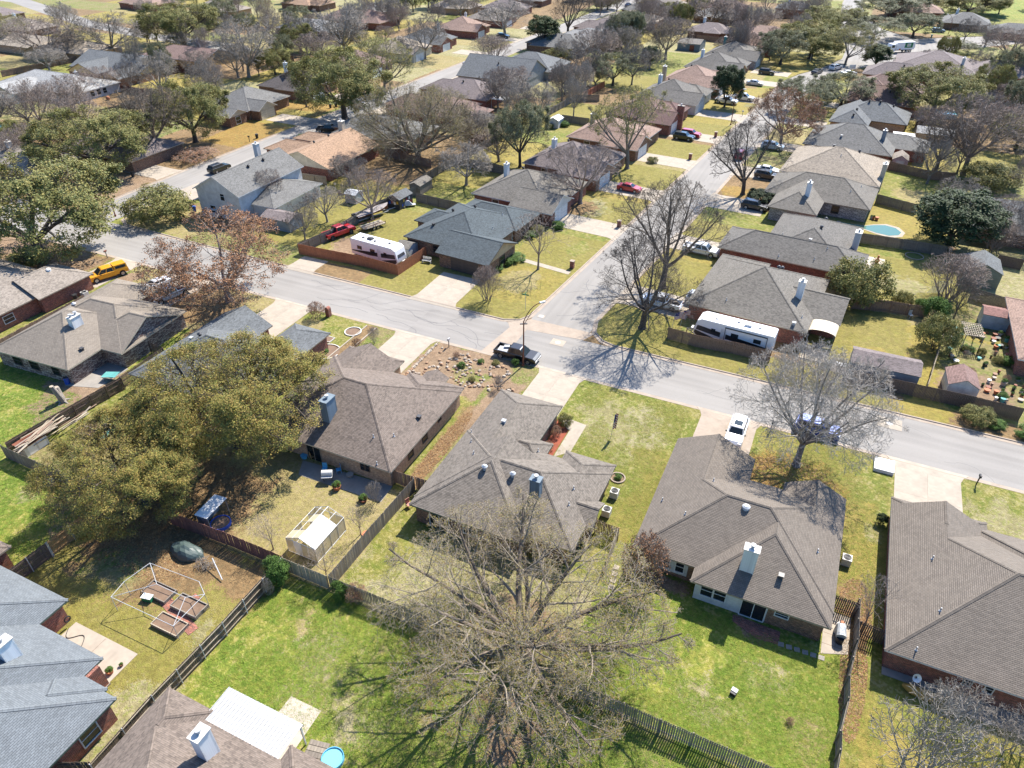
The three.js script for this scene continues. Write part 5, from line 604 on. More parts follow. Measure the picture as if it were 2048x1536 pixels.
for (const q of [['farA',-269.5,-319.8,6.1,3.8],['farB',-223.0,-316.6,8.8,5.2],['farB',-331.8,-327.0,11.2,3.1],['farC',-320.1,-271.8,9.9,4.3],['farB',-319.0,-170.1,7.8,3.5],['farB',-217.2,-326.9,9.9,3.1],['farC',-307.3,-217.9,7.6,4.7],['farC',-243.3,-304.4,8.7,5.1],['farC',-238.1,-219.5,6.4,4.7],['farB',-328.9,-186.2,7.4,4.9],['farC',-243.2,-172.5,8.9,4.8],['farA',-240.5,-265.9,7.4,3.4],['farA',-200.0,-302.4,10.8,3.5],['farC',-290.6,-246.2,6.1,4.0],['farB',-229.0,-292.1,10.4,4.8],['farA',-238.4,-204.1,9.7,4.5],['farB',-216.3,-213.9,10.1,5.8],['farC',-318.9,-319.8,10.3,4.5],['farA',-294.4,-300.0,6.4,3.4],['farB',-314.4,-311.5,11.1,3.4],['farC',-336.6,-163.7,7.8,3.7],['farC',-237.0,-199.4,9.2,3.2],['farB',-241.8,-202.5,8.2,5.5],['farA',-300.2,-184.6,10.8,4.2],['farB',-317.5,-146.9,6.7,5.1],['farC',-229.8,-217.2,10.6,3.3],['farA',-207.0,-228.5,11.7,4.5],['farA',-244.3,-253.4,11.7,4.2],['farA',-196.3,-144.1,6.7,5.9],['farB',-217.7,-196.3,11.5,3.4],['farB',-201.6,-161.9,11.9,3.5],['farC',-218.2,-194.3,7.2,4.8],['farC',-281.2,-305.8,8.9,5.4],['farA',-196.5,-242.9,7.5,4.8],['farC',-241.1,-261.0,10.6,3.3],['farC',-280.1,-200.7,10.3,5.0],['farA',-198.6,-187.4,10.5,3.3],['farC',-283.1,-144.6,11.7,4.0],['farC',-233.6,-156.3,6.4,6.0],['farB',-296.8,-127.8,7.3,5.9],['farB',-261.6,-270.9,9.9,4.3],['farB',-334.4,-319.3,10.8,5.8],['farC',-280.8,-167.2,9.1,3.3],['farA',-310.4,-179.1,10.3,3.4],['farC',-281.4,-255.0,8.0,5.3],['farB',-239.3,-162.0,6.5,4.1]]) plant(...q, 'bare tree among the roofs at the top left', 'bare trees at the top left');
for (const q of [['oak',-252.5,-242.6,7.4,3.8],['oakGrey',-245.7,-290.1,6.1,3.9],['oakGrey',-240.9,-241.2,9.1,5.7],['oakGrey',-214.5,-225.6,8.3,4.5],['oak',-277.4,-275.7,11.7,5.2],['oak',-256.8,-302.1,9.6,3.1],['oakGrey',-204.5,-243.0,8.8,5.9],['oak',-309.1,-296.7,12.0,5.0],['oakGrey',-294.0,-279.6,9.7,5.6]]) plant(...q, 'evergreen among the roofs at the top left', 'evergreens at the top left');
for (const q of [['farB',-176.6,-377.3,6.6,5.1],['farA',-115.7,-383.7,8.8,4.4],['oak',-122.0,-409.6,9.6,4.8],['farA',-133.7,-361.8,7.7,5.6],['oak',-96.7,-387.2,11.6,5.1],['farA',-121.6,-346.5,8.8,5.0],['oak',-150.4,-425.9,10.8,4.5],['farB',-122.9,-418.7,8.4,5.5],['farB',-110.6,-434.7,10.0,5.5],['farA',-104.9,-335.6,10.9,5.7],['oak',-134.0,-366.2,6.6,5.6],['farA',-128.6,-438.4,9.1,3.6],['oak',-131.9,-408.3,6.6,3.9],['oak',-167.8,-368.3,8.2,5.9],['farA',-148.5,-348.8,11.2,3.9],['farA',-90.0,-365.0,8.6,5.6],['oak',-115.0,-344.7,8.4,5.1],['oak',-112.8,-346.9,6.9,5.8],['oak',-82.0,-334.3,6.5,3.6],['farA',-110.9,-331.2,9.3,5.1],['oak',-73.1,-358.1,6.2,4.8],['farB',-142.0,-323.4,6.3,3.7],['oak',-96.7,-423.1,8.6,3.2],['farA',-76.2,-367.0,9.6,3.3],['oak',-174.9,-397.4,11.5,4.4],['farA',-73.2,-432.2,8.1,3.9],['farA',-70.9,-389.7,6.7,5.6],['farA',-177.5,-349.8,7.3,4.3],['farA',-104.9,-365.8,8.5,5.9],['farA',-116.3,-342.2,6.0,5.7],['farB',-82.2,-393.9,11.9,4.5],['oak',-160.6,-420.8,10.5,4.0],['farB',-96.3,-406.5,7.4,4.1],['oak',-77.1,-365.5,10.6,4.4]]) plant(...q, 'tree among the farthest roofs at the top', 'farthest trees at the top');
for (const q of [['farA',-27.0,-470.2,9.4,5.3],['oak',21.4,-441.9,8.2,4.6],['oak',41.9,-408.5,11.6,5.2],['oakGrey',31.2,-394.9,10.3,4.6],['oakGrey',48.6,-457.2,10.8,3.6],['oakGrey',-29.6,-460.5,8.8,3.5],['oak',29.3,-495.9,11.5,3.1],['farA',2.5,-387.1,11.7,3.8],['oakGrey',18.3,-472.0,6.5,5.2],['oakGrey',63.8,-471.1,7.1,4.7],['farA',41.6,-422.7,9.8,5.6],['oakGrey',40.3,-422.4,11.1,5.7],['oakGrey',44.6,-492.5,7.4,6.0],['farA',-49.5,-422.3,10.9,4.9],['oak',-46.4,-456.9,8.6,5.9],['oakGrey',41.0,-489.9,10.0,5.6],['farA',69.0,-492.3,7.6,4.2],['oakGrey',63.1,-426.0,9.0,5.8],['oakGrey',5.0,-384.6,11.0,5.8],['oak',39.7,-496.3,8.4,3.2],['oakGrey',70.2,-462.9,7.1,3.3],['oak',-57.7,-410.0,6.3,4.4],['oakGrey',20.6,-429.1,7.3,4.7],['oak',47.9,-407.8,12.0,4.2]]) plant(...q, 'tree on the far green at the top right', 'trees on the far green');
// ---------------------------------------------------------------- fences
const picketG = [0, 1, 2].map((k) => { const b = new MB(), h = 1, w = 0.5, c = k === 1 ? 0.06 : 0; b.box(0, 0.5, 0, 1, 1, 1); return b.geo(); });
const postG = (() => { const b = new MB(); b.box(0, 0.5, 0, 1, 1, 1); return b.geo(); })();
// pts: [[x,z]...]; o: {h, w: wood key, near, side: which side the rails are on, gap, metal}
function fence(pts, label, o = {}) {
  const h = o.h || 1.8, W = WOOD[o.w || 'grey'], side = o.side || 1, sp = o.sp || 0.152, wd = sp - (o.gap ?? 0.012), g = thing('wooden_fence', label, 'fence', [pts[0][0], LAND, pts[0][1]], 0, 'wooden yard fences'), rng = RNG(Math.round(pts[0][0] * 7 + pts[0][1] * 13) + 9999), far = new MB();
  for (let i = 0; i + 1 < pts.length; i++) {
    const ax = pts[i][0] - pts[0][0], az = pts[i][1] - pts[0][1], bx = pts[i + 1][0] - pts[0][0], bz = pts[i + 1][1] - pts[0][1], L = Math.hypot(bx - ax, bz - az), ry = -Math.atan2(bz - az, bx - ax), ux = (bx - ax) / L, uz = (bz - az) / L, nx = -uz * side, nz = ux * side, n = Math.max(1, Math.round(L / sp));
    let drift = 0;
    for (let k = 0; k < n; k++) { const t = (k + 0.5) / n * L, hh = h * (1 + (rng() - 0.5) * (o.rag ?? 0.025)), lean = (rng() - 0.5) * 0.02; drift = drift * 0.97 + (rng() - 0.5) * 0.02; if (o.miss && rng() < o.miss) continue; const x = ax + ux * t + nx * drift * 0.6, z = az + uz * t + nz * drift * 0.6;
      if (o.near) { const m = new THREE.Mesh(picketG[k % 3], W[Math.floor(rng() * 4)]); m.name = 'picket'; m.scale.set(wd, hh, 0.018); m.position.set(x, 0.02, z); m.rotation.set(lean, ry, lean); g.add(m); }
      else { const u = Math.floor(rng() * 50) * 0.37, f0 = far.u.length; far.box(x, hh / 2, z, wd, hh, 0.02, ry); for (let q = f0; q < far.u.length; q += 2) far.u[q] += u; } }
    const bays = Math.max(1, Math.round(L / 2.4));
    for (let k = 0; k <= bays; k++) { const t = L * k / bays, m = new THREE.Mesh(postG, o.metal ? M.galv : W[k % 4]); m.name = 'post'; const s = o.metal ? 0.06 : 0.09; m.scale.set(s, h * (o.metal ? 1.04 : 0.97), s); m.position.set(ax + ux * t + nx * 0.085, 0, az + uz * t + nz * 0.085); m.rotation.y = ry; g.add(m);
      if (k < bays) for (const y of (o.rails || [0.3, h - 0.35])) { const b = new MB(); const r = new THREE.Mesh(postG, (o.pale ? WOOD.pale : W)[(k + 1) % 4]); r.name = 'rail'; r.scale.set(L / bays - 0.01, 0.085, 0.04); r.position.set(ax + ux * (t + L / bays / 2) + nx * 0.035, y, az + uz * (t + L / bays / 2) + nz * 0.035); r.rotation.y = ry; g.add(r); } }
  }
  if (far.p.length) { const r = far.build('pickets', W[0], g); r.userData.kind = 'stuff'; }
  return g;
}
const NF = { near: true };
fence([[-31.1, -29.6], [-31.0, -36], [-30.75, -43]], 'weathered fence between the greenhouse yard and the budding-tree yard', { ...NF, w: 'grey', side: -1 });
fence([[-36.1, -29.35], [-31.3, -29.35]], 'short pale fence panel behind the greenhouse', { ...NF, w: 'pale', side: -1 });
fence([[-31.1, -29.4], [-22.9, -29.5], [-10, -29.2], [-1.7, -29.0], [10, -28.85]], 'long gappy picket fence along the back lot line at the bottom', { ...NF, w: 'grey', sp: 0.165, gap: 0.045, side: -1 });
fence([[-49.6, -29.25], [-43, -29.5], [-36.2, -29.45]], 'dark maroon fence beside the blue wading pool', { ...NF, w: 'maroon', side: -1 });
fence([[-36.1, -29.2], [-36.05, -22], [-36.25, -15], [-36.1, -9.6]], 'dark fence with pale rails and metal posts right of the garden frame', { ...NF, w: 'dark', side: -1, pale: true, metal: true, rails: [0.25, 0.9, 1.6] });
fence([[-73.1, -28.9], [-65, -28.75], [-57.2, -28.85]], 'grey fence along the back of the vegetable-bed yard', { ...NF, w: 'grey', side: -1 });
fence([[-71.8, -43.2], [-72.3, -37], [-73.0, -29.4]], 'leaning dark fence behind the lumber pile', { ...NF, w: 'dark', side: -1, rails: [0.25, 0.9, 1.5] });
fence([[-56.4, -28.4], [-56.5, -21.8]], 'new golden fence boards with steel posts by the oak', { ...NF, w: 'gold', side: -1, metal: true, rails: [0.25, 0.9, 1.55] });
fence([[-56.5, -21.7], [-56.6, -17.9]], 'old dark fence with steel posts beside the blue-grey roof', { ...NF, w: 'dark', side: -1, metal: true, rails: [0.25, 0.9, 1.55] });
fence([[10.65, -46.2], [10.75, -42], [10.35, -38.4], [10.45, -36.5], [10.1, -33.6], [10.2, -32.2], [9.95, -28.9]], 'wavy sagging fence between the two right-hand near yards', { ...NF, w: 'grey', side: 1 });
fence([[8.3, -45.7], [10.6, -45.6]], 'short gate fence at the corner by the white-chimney house', { ...NF, w: 'dark', gap: 0.05, side: -1 });
fence([[10.8, -43.8], [12.8, -43.7]], 'short gate fence beside the right-edge house', { ...NF, w: 'dark', gap: 0.05, side: -1 });
fence([[-12.4, -45.3], [-10.1, -45.2]], 'short gate fence between the two middle near houses', { ...NF, w: 'brown', gap: 0.04, side: -1 });
fence([[-10.1, -45.1], [-9.9, -41.1]], 'pale side panel fence between the two middle near houses', { ...NF, w: 'pale', side: 1 });
fence([[-33.2, -43.1], [-30.9, -43.1]], 'short brown gate fence at the corner of the grill house', { ...NF, w: 'brown', side: -1 });
fence([[-30.7, -43.2], [-28.6, -43.2]], 'short brown fence at the corner of the two-vent roof', { ...NF, w: 'brown', side: -1 });
fence([[-93.3, -55.5], [-93.0, -46], [-92.8, -36]], 'ragged brown fence beside the red brick house', { ...NF, w: 'brown', side: 1, rag: 0.08 });
fence([[-74.9, -50.3], [-72.3, -50.2], [-72.0, -43.3]], 'open rail fence beside the covered porch', { ...NF, w: 'dark', side: 1, rails: [0.25, 0.9, 1.5], gap: 0.05 });
fence([[-38.9, -8.4], [-36.2, -9.7]], 'dark slatted gate between the two bottom houses', { ...NF, w: 'dark', side: 1 });
fence([[-76.6,-82.3],[-64.2,-82.9],[-57.8,-82.6],[-57.2,-90.3]], 'long reddish cedar fence around the parked travel trailer', { w: 'red', h: 1.8, side: -1 });
fence([[-76.8,-82.4],[-75.3,-89.2],[-75.2,-102.9],[-72.7,-113.3]], 'grey fence between the trailer yard and the two-storey house yard', { w: 'grey', h: 1.8 });
fence([[-70.9,-109.9],[-60.9,-109.1]], 'grey fence behind the flag-covered shed', { w: 'grey', h: 1.8 });
fence([[-15.1,-82.1],[-11.1,-81.7],[-6.4,-82.1],[-1.8,-82.0]], 'brown picket fence in front of the corner travel trailer', { w: 'brown', h: 1.8, side: -1 });
fence([[7.0,-81.7],[10.9,-81.7],[14.3,-81.8],[20.0,-81.9],[25.9,-81.7]], 'dark fence along the street behind the garden, lower right', { w: 'dark', h: 1.8, side: -1 });
fence([[-75.0,-114.3],[-74.4,-132.0],[-73.8,-142.7],[-72.9,-149.3]], 'tall fence behind the white chimney and green square lawn', { w: 'grey', h: 1.8 });
fence([[-74.2,-131.7],[-62.5,-130.6]], 'grey fence dividing the gardens behind the white chimneys', { w: 'grey', h: 1.8 });
fence([[-70.7,-173.6],[-69.6,-190.6],[-63.5,-193.5]], 'silvery fence around the green lawn by the small white shed', { w: 'grey', h: 1.8 });
fence([[-65.5,-171.0],[-58.2,-170.7]], 'grey fence behind the small white shed', { w: 'grey', h: 1.8 });
fence([[-68.4,-194.2],[-67.3,-208.9]], 'bright rusty-orange fence in a far garden', { w: 'red', h: 1.8 });
fence([[8.2,-145.9],[15.0,-143.4]], 'grey fence above the kidney pool', { w: 'grey', h: 1.8 });
fence([[6.3,-125.6],[12.8,-125.9],[19.4,-125.8]], 'grey fence below the kidney pool', { w: 'grey', h: 1.8 });
fence([[9.3,-167.3],[17.3,-164.2],[21.9,-165.1]], 'brown fence beyond the fawn-roofed house', { w: 'brown', h: 1.8 });
fence([[6.8,-101.2],[11.8,-102.3],[16.1,-102.7]], 'brown garden fence under the golden bush', { w: 'brown', h: 1.8 });
fence([[18.6,-98.7],[17.4,-90.7],[16.3,-83.2]], 'slim fence along the plant garden', { w: 'pale', h: 1.4 });
fence([[22.3,-111.6],[28.0,-109.8]], 'grey fence behind the green-grey barn', { w: 'grey', h: 1.8 });
fence([[26.7,-125.8],[30.1,-125.4]], 'dark fence at the right edge behind the rusty brush', { w: 'dark', h: 1.8 });
fence([[-238.3,-143.7],[-237.2,-157.6],[-235.7,-172.0]], 'long brown boundary fence, upper left', { w: 'brown', h: 1.8 });
fence([[-204.5,-148.7],[-180.2,-145.4]], 'dark red fence below the orange-gabled house', { w: 'maroon', h: 1.8 });
fence([[-174.3,-125.6],[-172.3,-135.2]], 'dark fence behind the lawn with a red ball', { w: 'dark', h: 1.8 });
fence([[-170.5,-102.0],[-172.6,-111.9]], 'golden-brown fence in the left garden', { w: 'brown', h: 1.8 });
fence([[-173.4,-98.6],[-167.6,-100.2]], 'brown fence at the left edge by the pool', { w: 'brown', h: 1.8 });
fence([[-201.9,-172.0],[-179.6,-170.8]], 'brown fence beside the maroon-roofed yellow house', { w: 'maroon', h: 1.8 });
fence([[-82.4,-149.2],[-74.9,-147.3]], 'brown fence at the brick-pillared patio', { w: 'brown', h: 1.8 });
fence([[-90.9,-129.9],[-78.0,-127.7]], 'brown fence behind the big budding grey tree', { w: 'brown', h: 1.8 });
fence([[-100.0,-109.4],[-91.8,-110.0]], 'grey fence at the end of the tan-roofed house', { w: 'grey', h: 1.8 });
fence([[-59.4,-291.7],[-39.6,-287.6]], 'dark fence near the cabin', { w: 'brown', h: 1.8 });
fence([[-180.8,-196.3],[-171.3,-198.6]], 'brown fence right of the dark oak garden', { w: 'brown', h: 1.8 });
fence([[-43.0,-352.9],[-28.1,-356.2]], 'brown fence at the top right beyond the bend', { w: 'brown', h: 1.8 });
// ---------------------------------------------------------------- vehicles (local x = forward, y up)
const paintCache = {}; const paint = (r, g, b) => paintCache[[r, g, b]] || (paintCache[[r, g, b]] = new THREE.MeshPhysicalMaterial({ color: lin(r, g, b), roughness: 0.32, metalness: 0.15, clearcoat: 0.8, clearcoatRoughness: 0.08, side: THREE.DoubleSide }));
const lampW = mat(lin(0.75, 0.75, 0.72), 0.2), lampR = mat(lin(0.4, 0.02, 0.02), 0.3), chrome = mat(lin(0.6, 0.6, 0.6), 0.25, { metalness: 0.9 });
const wheelG = {}; function wheelGeo(r, w) { const k = r + '_' + w; if (wheelG[k]) return wheelG[k]; const t = new MB(), n = 18; const ring = (rr, z) => Array.from({ length: n }, (_, i) => [Math.cos(i / n * 6.2832) * rr, Math.sin(i / n * 6.2832) * rr, z]); const P = [[r * 0.62, -w / 2], [r * 0.93, -w / 2], [r, -w / 2 + 0.04], [r, w / 2 - 0.04], [r * 0.93, w / 2], [r * 0.62, w / 2]]; for (let k2 = 0; k2 + 1 < P.length; k2++) { const A = ring(...P[k2]), B = ring(...P[k2 + 1]); for (let i = 0; i < n; i++) { const j = (i + 1) % n; t.quad(A[i], A[j], B[j], B[i]); } } const m = new MB(); for (const s of [-1, 1]) { const A = ring(r * 0.62, s * w * 0.42), B = ring(r * 0.5, s * w * 0.36), C = ring(r * 0.14, s * w * 0.4); for (let i = 0; i < n; i++) { const j = (i + 1) % n; m.quad(A[i], A[j], B[j], B[i]); if (i % 3 !== 2) m.quad(B[i], B[j], C[j], C[i]); m.tri(C[i], C[j], [0, 0, s * w * 0.42]); } } return (wheelG[k] = [t.geo(), m.geo()]); }
function wheel(g, x, z, r = 0.34, w = 0.23, rim = M.metal) { const G = new THREE.Group(); G.name = 'wheel'; G.position.set(x, r, z); g.add(G); const [a, b] = wheelGeo(r, w); part('tyre', a, M.rubber, G); part('rim', b, rim, G); }
function extrude(pts, width, bevel, arches = []) { // side profile [[x,y]..] with round arches [x, r] cut along the bottom edge, extruded across
  const s = new THREE.Shape(); const y0 = pts[0][1]; s.moveTo(pts[0][0], y0);
  for (const p of pts.slice(1)) s.lineTo(p[0], p[1]);
  for (const [x, r, cy] of arches.slice().sort((a, b) => b[0] - a[0])) { const dy = Math.max(0, Math.min(r * 0.95, cy - y0)), dx = Math.sqrt(Math.max(0, r * r - (y0 - cy) ** 2)); s.lineTo(x + dx, y0); s.absarc(x, cy, r, Math.atan2(y0 - cy, dx), Math.PI - Math.atan2(y0 - cy, dx), false); }
  s.closePath(); const g = new THREE.ExtrudeGeometry(s, { depth: width - 2 * bevel, bevelEnabled: bevel > 0, bevelThickness: bevel, bevelSize: bevel * 0.8, bevelSegments: 2, curveSegments: 8, steps: 1 }); g.translate(0, 0, -(width - 2 * bevel) / 2); return g;
}
// greenhouse: tapered cab with inset glass; b/t = [xRear, xFront, halfWidth] at y0/y1
function cab(g, b, t, y0, y1, pm, side = [[0.06, 0.47], [0.53, 0.94]]) {
  const A = [[b[0], y0, -b[2]], [b[1], y0, -b[2]], [b[1], y0, b[2]], [b[0], y0, b[2]]], T = [[t[0], y1, -t[2]], [t[1], y1, -t[2]], [t[1], y1, t[2]], [t[0], y1, t[2]]], m = new MB();
  m.quad(A[1], A[0], T[0], T[1]); m.quad(A[3], A[2], T[2], T[3]); m.quad(A[2], A[1], T[1], T[2]); m.quad(A[0], A[3], T[3], T[0]);
  const cr = 0.05, ry = y1 + cr; const R = [[t[0] + 0.12, ry, -t[2] + 0.1], [t[1] - 0.12, ry, -t[2] + 0.1], [t[1] - 0.12, ry, t[2] - 0.1], [t[0] + 0.12, ry, t[2] - 0.1]]; m.quad(R[0], R[3], R[2], R[1]); for (let i = 0; i < 4; i++) { const j = (i + 1) % 4; m.quad(T[i], T[j], R[j], R[i]); }
  m.build('cab', pm, g);
  const face = (p0, p1, p2, p3, u0, u1, v0, v1, name) => { const L = (a, b2, k) => a.map((v, i) => v + (b2[i] - v) * k), at = (u, v) => L(L(p0, p1, u), L(p3, p2, u), v); const n = V(...p1).sub(V(...p0)).cross(V(...p3).sub(V(...p0))).normalize().multiplyScalar(0.012), o = (p) => [p[0] + n.x, p[1] + n.y, p[2] + n.z]; const q = new MB(); q.quad(o(at(u0, v0)), o(at(u1, v0)), o(at(u1, v1)), o(at(u0, v1))); q.build(name, M.carGlass, g); };
  face(A[2], A[1], T[1], T[2], 0.06, 0.94, 0.08, 0.92, 'windshield'); face(A[0], A[3], T[3], T[0], 0.08, 0.92, 0.12, 0.88, 'rear_window');
  for (const [u0, u1] of side) { face(A[3], A[2], T[2], T[3], u0, u1, 0.1, 0.86, 'side_window'); face(A[1], A[0], T[0], T[1], 1 - u1, 1 - u0, 0.1, 0.86, 'side_window'); }
}
function lights(g, L, W, y, front = L / 2, rear = -L / 2) { for (const s of [-1, 1]) { const h = new MB(); h.box(front - 0.02, y, s * (W / 2 - 0.24), 0.1, 0.16, 0.36); h.build('headlight', lampW, g); const r = new MB(); r.box(rear + 0.02, y + 0.05, s * (W / 2 - 0.16), 0.08, 0.26, 0.2); r.build('tail_light', lampR, g); const mi = new MB(); mi.box(front - L * 0.31, y + 0.3, s * (W / 2 + 0.06), 0.12, 0.14, 0.2); mi.build('mirror', M.black, g); } }
function sedan(label, pos, turn, c, o = {}) { const g = thing('car', label, 'car', pos, turn, o.group), p = paint(...c); part('body', extrude([[-2.3, 0.28], [-2.36, 0.7], [-2.22, 0.98], [-1.5, 1.02], [1.15, 0.98], [2.05, 0.82], [2.34, 0.62], [2.32, 0.28]], 1.8, 0.08, [[-1.4, 0.39, 0.33], [1.42, 0.39, 0.33]]), p, g); cab(g, [-1.75, 1.05, 0.8], [-1.05, 0.25, 0.6], 0.98, 1.42, p); for (const x of [-1.4, 1.42]) for (const s of [-1, 1]) wheel(g, x, s * 0.79, 0.33, 0.22); lights(g, 4.66, 1.8, 0.72); return g; }
function suv(label, pos, turn, c, o = {}) { const g = thing('car', label, o.cat || 'car', pos, turn, o.group), p = paint(...c); part('body', extrude([[-2.3, 0.36], [-2.38, 0.8], [-2.3, 1.12], [1.05, 1.08], [2.1, 0.98], [2.36, 0.76], [2.34, 0.36]], 1.9, 0.08, [[-1.42, 0.44, 0.38], [1.45, 0.44, 0.38]]), p, g); cab(g, [-2.25, 1.1, 0.86], [-2.0, 0.45, 0.68], 1.08, 1.66, p, [[0.05, 0.3], [0.34, 0.62], [0.65, 0.93]]); if (o.sunroof) { const s = new MB(); s.box(-0.3, 1.716, 0, 0.9, 0.01, 0.9); s.build('sunroof', M.carGlass, g); } for (const x of [-1.42, 1.45]) for (const s of [-1, 1]) wheel(g, x, s * 0.83, 0.38, 0.25); lights(g, 4.7, 1.9, 0.86); return g; }
function pickup(label, pos, turn, c, o = {}) {
  const g = thing('pickup_truck', label, 'pickup truck', pos, turn, o.group), p = paint(...c), tall = o.lift || 0;
  part('body', extrude([[-0.95, 0.45 + tall], [-0.95, 1.1 + tall], [1.5, 1.08 + tall], [2.55, 1.04 + tall], [2.85, 0.9 + tall], [2.88, 0.45 + tall]], 1.98, 0.08, [[1.9, 0.5, 0.42 + tall * 0.6]]), p, g);
  cab(g, [-0.95, 1.6, 0.9], [-0.8, 0.75, 0.7], 1.08 + tall, 1.8 + tall, p);
  const bed = new MB(), y0 = 0.62 + tall, y1 = 1.12 + tall; for (const s of [-1, 1]) { part('bed_side', extrude([[-2.88, 0.5 + tall], [-2.9, y1], [-0.99, y1], [-0.99, 0.5 + tall]], 0.16, 0.03, [[-1.95, 0.5, 0.42 + tall * 0.6]]), p, g).position.z = s * 0.9; }
  bed.box(-1.93, y0, 0, 1.84, 0.05, 1.66); bed.box(-1.01, (y0 + y1) / 2, 0, 0.05, y1 - y0, 1.66); bed.build('bed', o.bed || M.black, g); const tg = new MB(); tg.box(-2.87, (y0 + y1) / 2, 0, 0.07, y1 - y0 - 0.02, 1.62); tg.build('tailgate', p, g);
  const bp = new MB(); bp.box(2.93, 0.58 + tall, 0, 0.14, 0.24, 1.8); bp.box(-2.98, 0.58 + tall, 0, 0.14, 0.2, 1.8); bp.build('bumper', chrome, g);
  if (o.shell) { const s = new MB(); const q = (x0, x1, w0, w1, ya, yb) => { const a = [[x0, ya, -w0], [x1, ya, -w0], [x1, ya, w0], [x0, ya, w0]], b = [[x0 + 0.1, yb, -w1], [x1, yb, -w1], [x1, yb, w1], [x0 + 0.1, yb, w1]]; s.quad(a[1], a[0], b[0], b[1]); s.quad(a[3], a[2], b[2], b[3]); s.quad(a[2], a[1], b[1], b[2]); s.quad(a[0], a[3], b[3], b[0]); s.quad(b[0], b[3], b[2], b[1]); }; q(-2.9, -0.96, 0.95, 0.78, y1, 1.85 + tall); s.build('camper_shell', p, g); for (const sd of [-1, 1]) { const w = new MB(); w.quad([-2.65, y1 + 0.2, sd * 0.925], [-1.15, y1 + 0.2, sd * 0.925], [-1.15, y1 + 0.58, sd * 0.83], [-2.65, y1 + 0.58, sd * 0.83]); w.build('side_window', M.carGlass, g); } }
  if (o.cargo) { const cg = new MB(); cg.box(-1.9, y0 + 0.2, 0.1, 1.3, 0.3, 1.2, 0.1); cg.box(-1.6, y0 + 0.45, -0.4, 0.7, 0.3, 0.5, 0.4); cg.build('cargo', o.cargo, g); }
  for (const x of [-1.95, 1.9]) for (const s of [-1, 1]) wheel(g, x, s * 0.86, 0.4 + tall * 0.3, 0.27, o.rim || M.metal); lights(g, 5.76, 1.98, 0.86 + tall, 2.88, -2.92); return g;
}
function trailerRV(label, pos, turn, L, o = {}) { // travel trailer, front = +x
  const g = thing('travel_trailer', label, 'travel trailer', pos, turn, 'parked travel trailers'), W = 2.44, H = 3.15, f = L / 2;
  part('body', extrude([[-f, 0.55], [-f, H - 0.1], [-f + 0.12, H], [f - 0.9, H], [f - 0.35, H - 0.35], [f - 0.02, 1.5], [f, 0.9], [f - 0.3, 0.55]], W, 0.05), M.whiteGloss, g);
  const rf = new MB(); rf.box(-0.45, H + 0.012, 0, L - 1.1, 0.02, W - 0.16); rf.build('roof_membrane', M.white, g);
  for (const [x, z, s] of [[-f * 0.6, 0.1, 0.36], [-f * 0.05, 0.3, 0.34], [f * 0.5, -0.2, 0.34]]) { const v = new MB(); v.box(x, H + 0.1, z, s, 0.16, s); v.build('roof_vent', o.dark ? M.metalDull : M.steelDark, g); }
  const ac = new MB(); ac.box(-f * 0.3, H + 0.17, 0, 0.95, 0.28, 0.7); ac.box(-f * 0.3, H + 0.33, 0, 0.8, 0.06, 0.55); ac.build('air_conditioner', o.dark ? M.white : M.steelDark, g);
  for (const s of [-1, 1]) { const z = s * (W / 2 + 0.006), sw = o.sw || M.steelDark; const st = new MB(); st.poly([[-f + 0.1, 1.25, z], [-f * 0.2, 1.15, z], [f * 0.5, 1.5, z], [f - 0.4, 2.2, z], [f - 0.25, 1.5, z], [f * 0.4, 1.2, z], [-f * 0.2, 0.98, z], [-f + 0.1, 1.08, z]]); st.build('stripe', sw, g); const s2 = new MB(); s2.poly([[f - 0.42, 0.62, z], [f - 0.08, 1.0, z], [f - 0.12, 1.45, z], [f * 0.55, 0.95, z], [f * 0.3, 0.62, z]]); s2.build('stripe', sw, g);
    for (const [x, w, h, y] of [[-f * 0.62, 0.95, 0.6, 1.9], [-f * 0.05, 0.95, 0.6, 1.9], [f * 0.5, 0.55, 0.45, 1.95]]) { const fr = new MB(); fr.box(x, y, s * (W / 2 + 0.012), w, h, 0.02); fr.build('window', M.carGlass, g); }
    const d = new MB(); d.box(f * 0.24, 1.6, s * (W / 2 + 0.014), 0.68, 1.85, 0.015); d.build('door', M.white, g); for (const x of [-f * 0.18, -f * 0.18 - 0.85]) wheel(g, x, s * (W / 2 - 0.2), 0.34, 0.22, M.white); }
  if (o.awning) { const a = new MB(); for (const x of [-f * 0.85, f * 0.2]) a.box(x, 1.75, -W / 2 - 0.07, 0.06, 2.0, 0.05); a.box(-f * 0.32, 2.8, -W / 2 - 0.08, L * 0.53, 0.1, 0.1); a.build('awning_frame', M.black, g); }
  const nose = new MB(); nose.poly([[f - 0.3, 2.6, 0.75], [f + 0.03, 1.62, 0.95], [f + 0.03, 1.62, -0.95], [f - 0.3, 2.6, -0.75]]); nose.build('front_cap', o.dark ? M.white : M.steelDark, g);
  const hit = new MB(); hit.tube([f - 0.1, 0.5, 0.8], [f + 1.2, 0.5, 0], 0.06, 0.06, 6); hit.tube([f - 0.1, 0.5, -0.8], [f + 1.2, 0.5, 0], 0.06, 0.06, 6); hit.box(f + 1.15, 0.3, 0, 0.1, 0.6, 0.1); hit.build('hitch', M.black, g); const tank = new MB(); tank.cyl(f + 0.45, 0.55, 1.05, 0.2, 0.16, 0.16, 12); tank.cyl(f + 0.45, 0.55, 1.05, -0.2, 0.16, 0.16, 12); tank.build('propane_tank', M.white, g);
  return g;
}
const G0 = 0.02, GL = LAND + 0.03, d2 = THREE.MathUtils.degToRad, S2 = d2(-4.75);
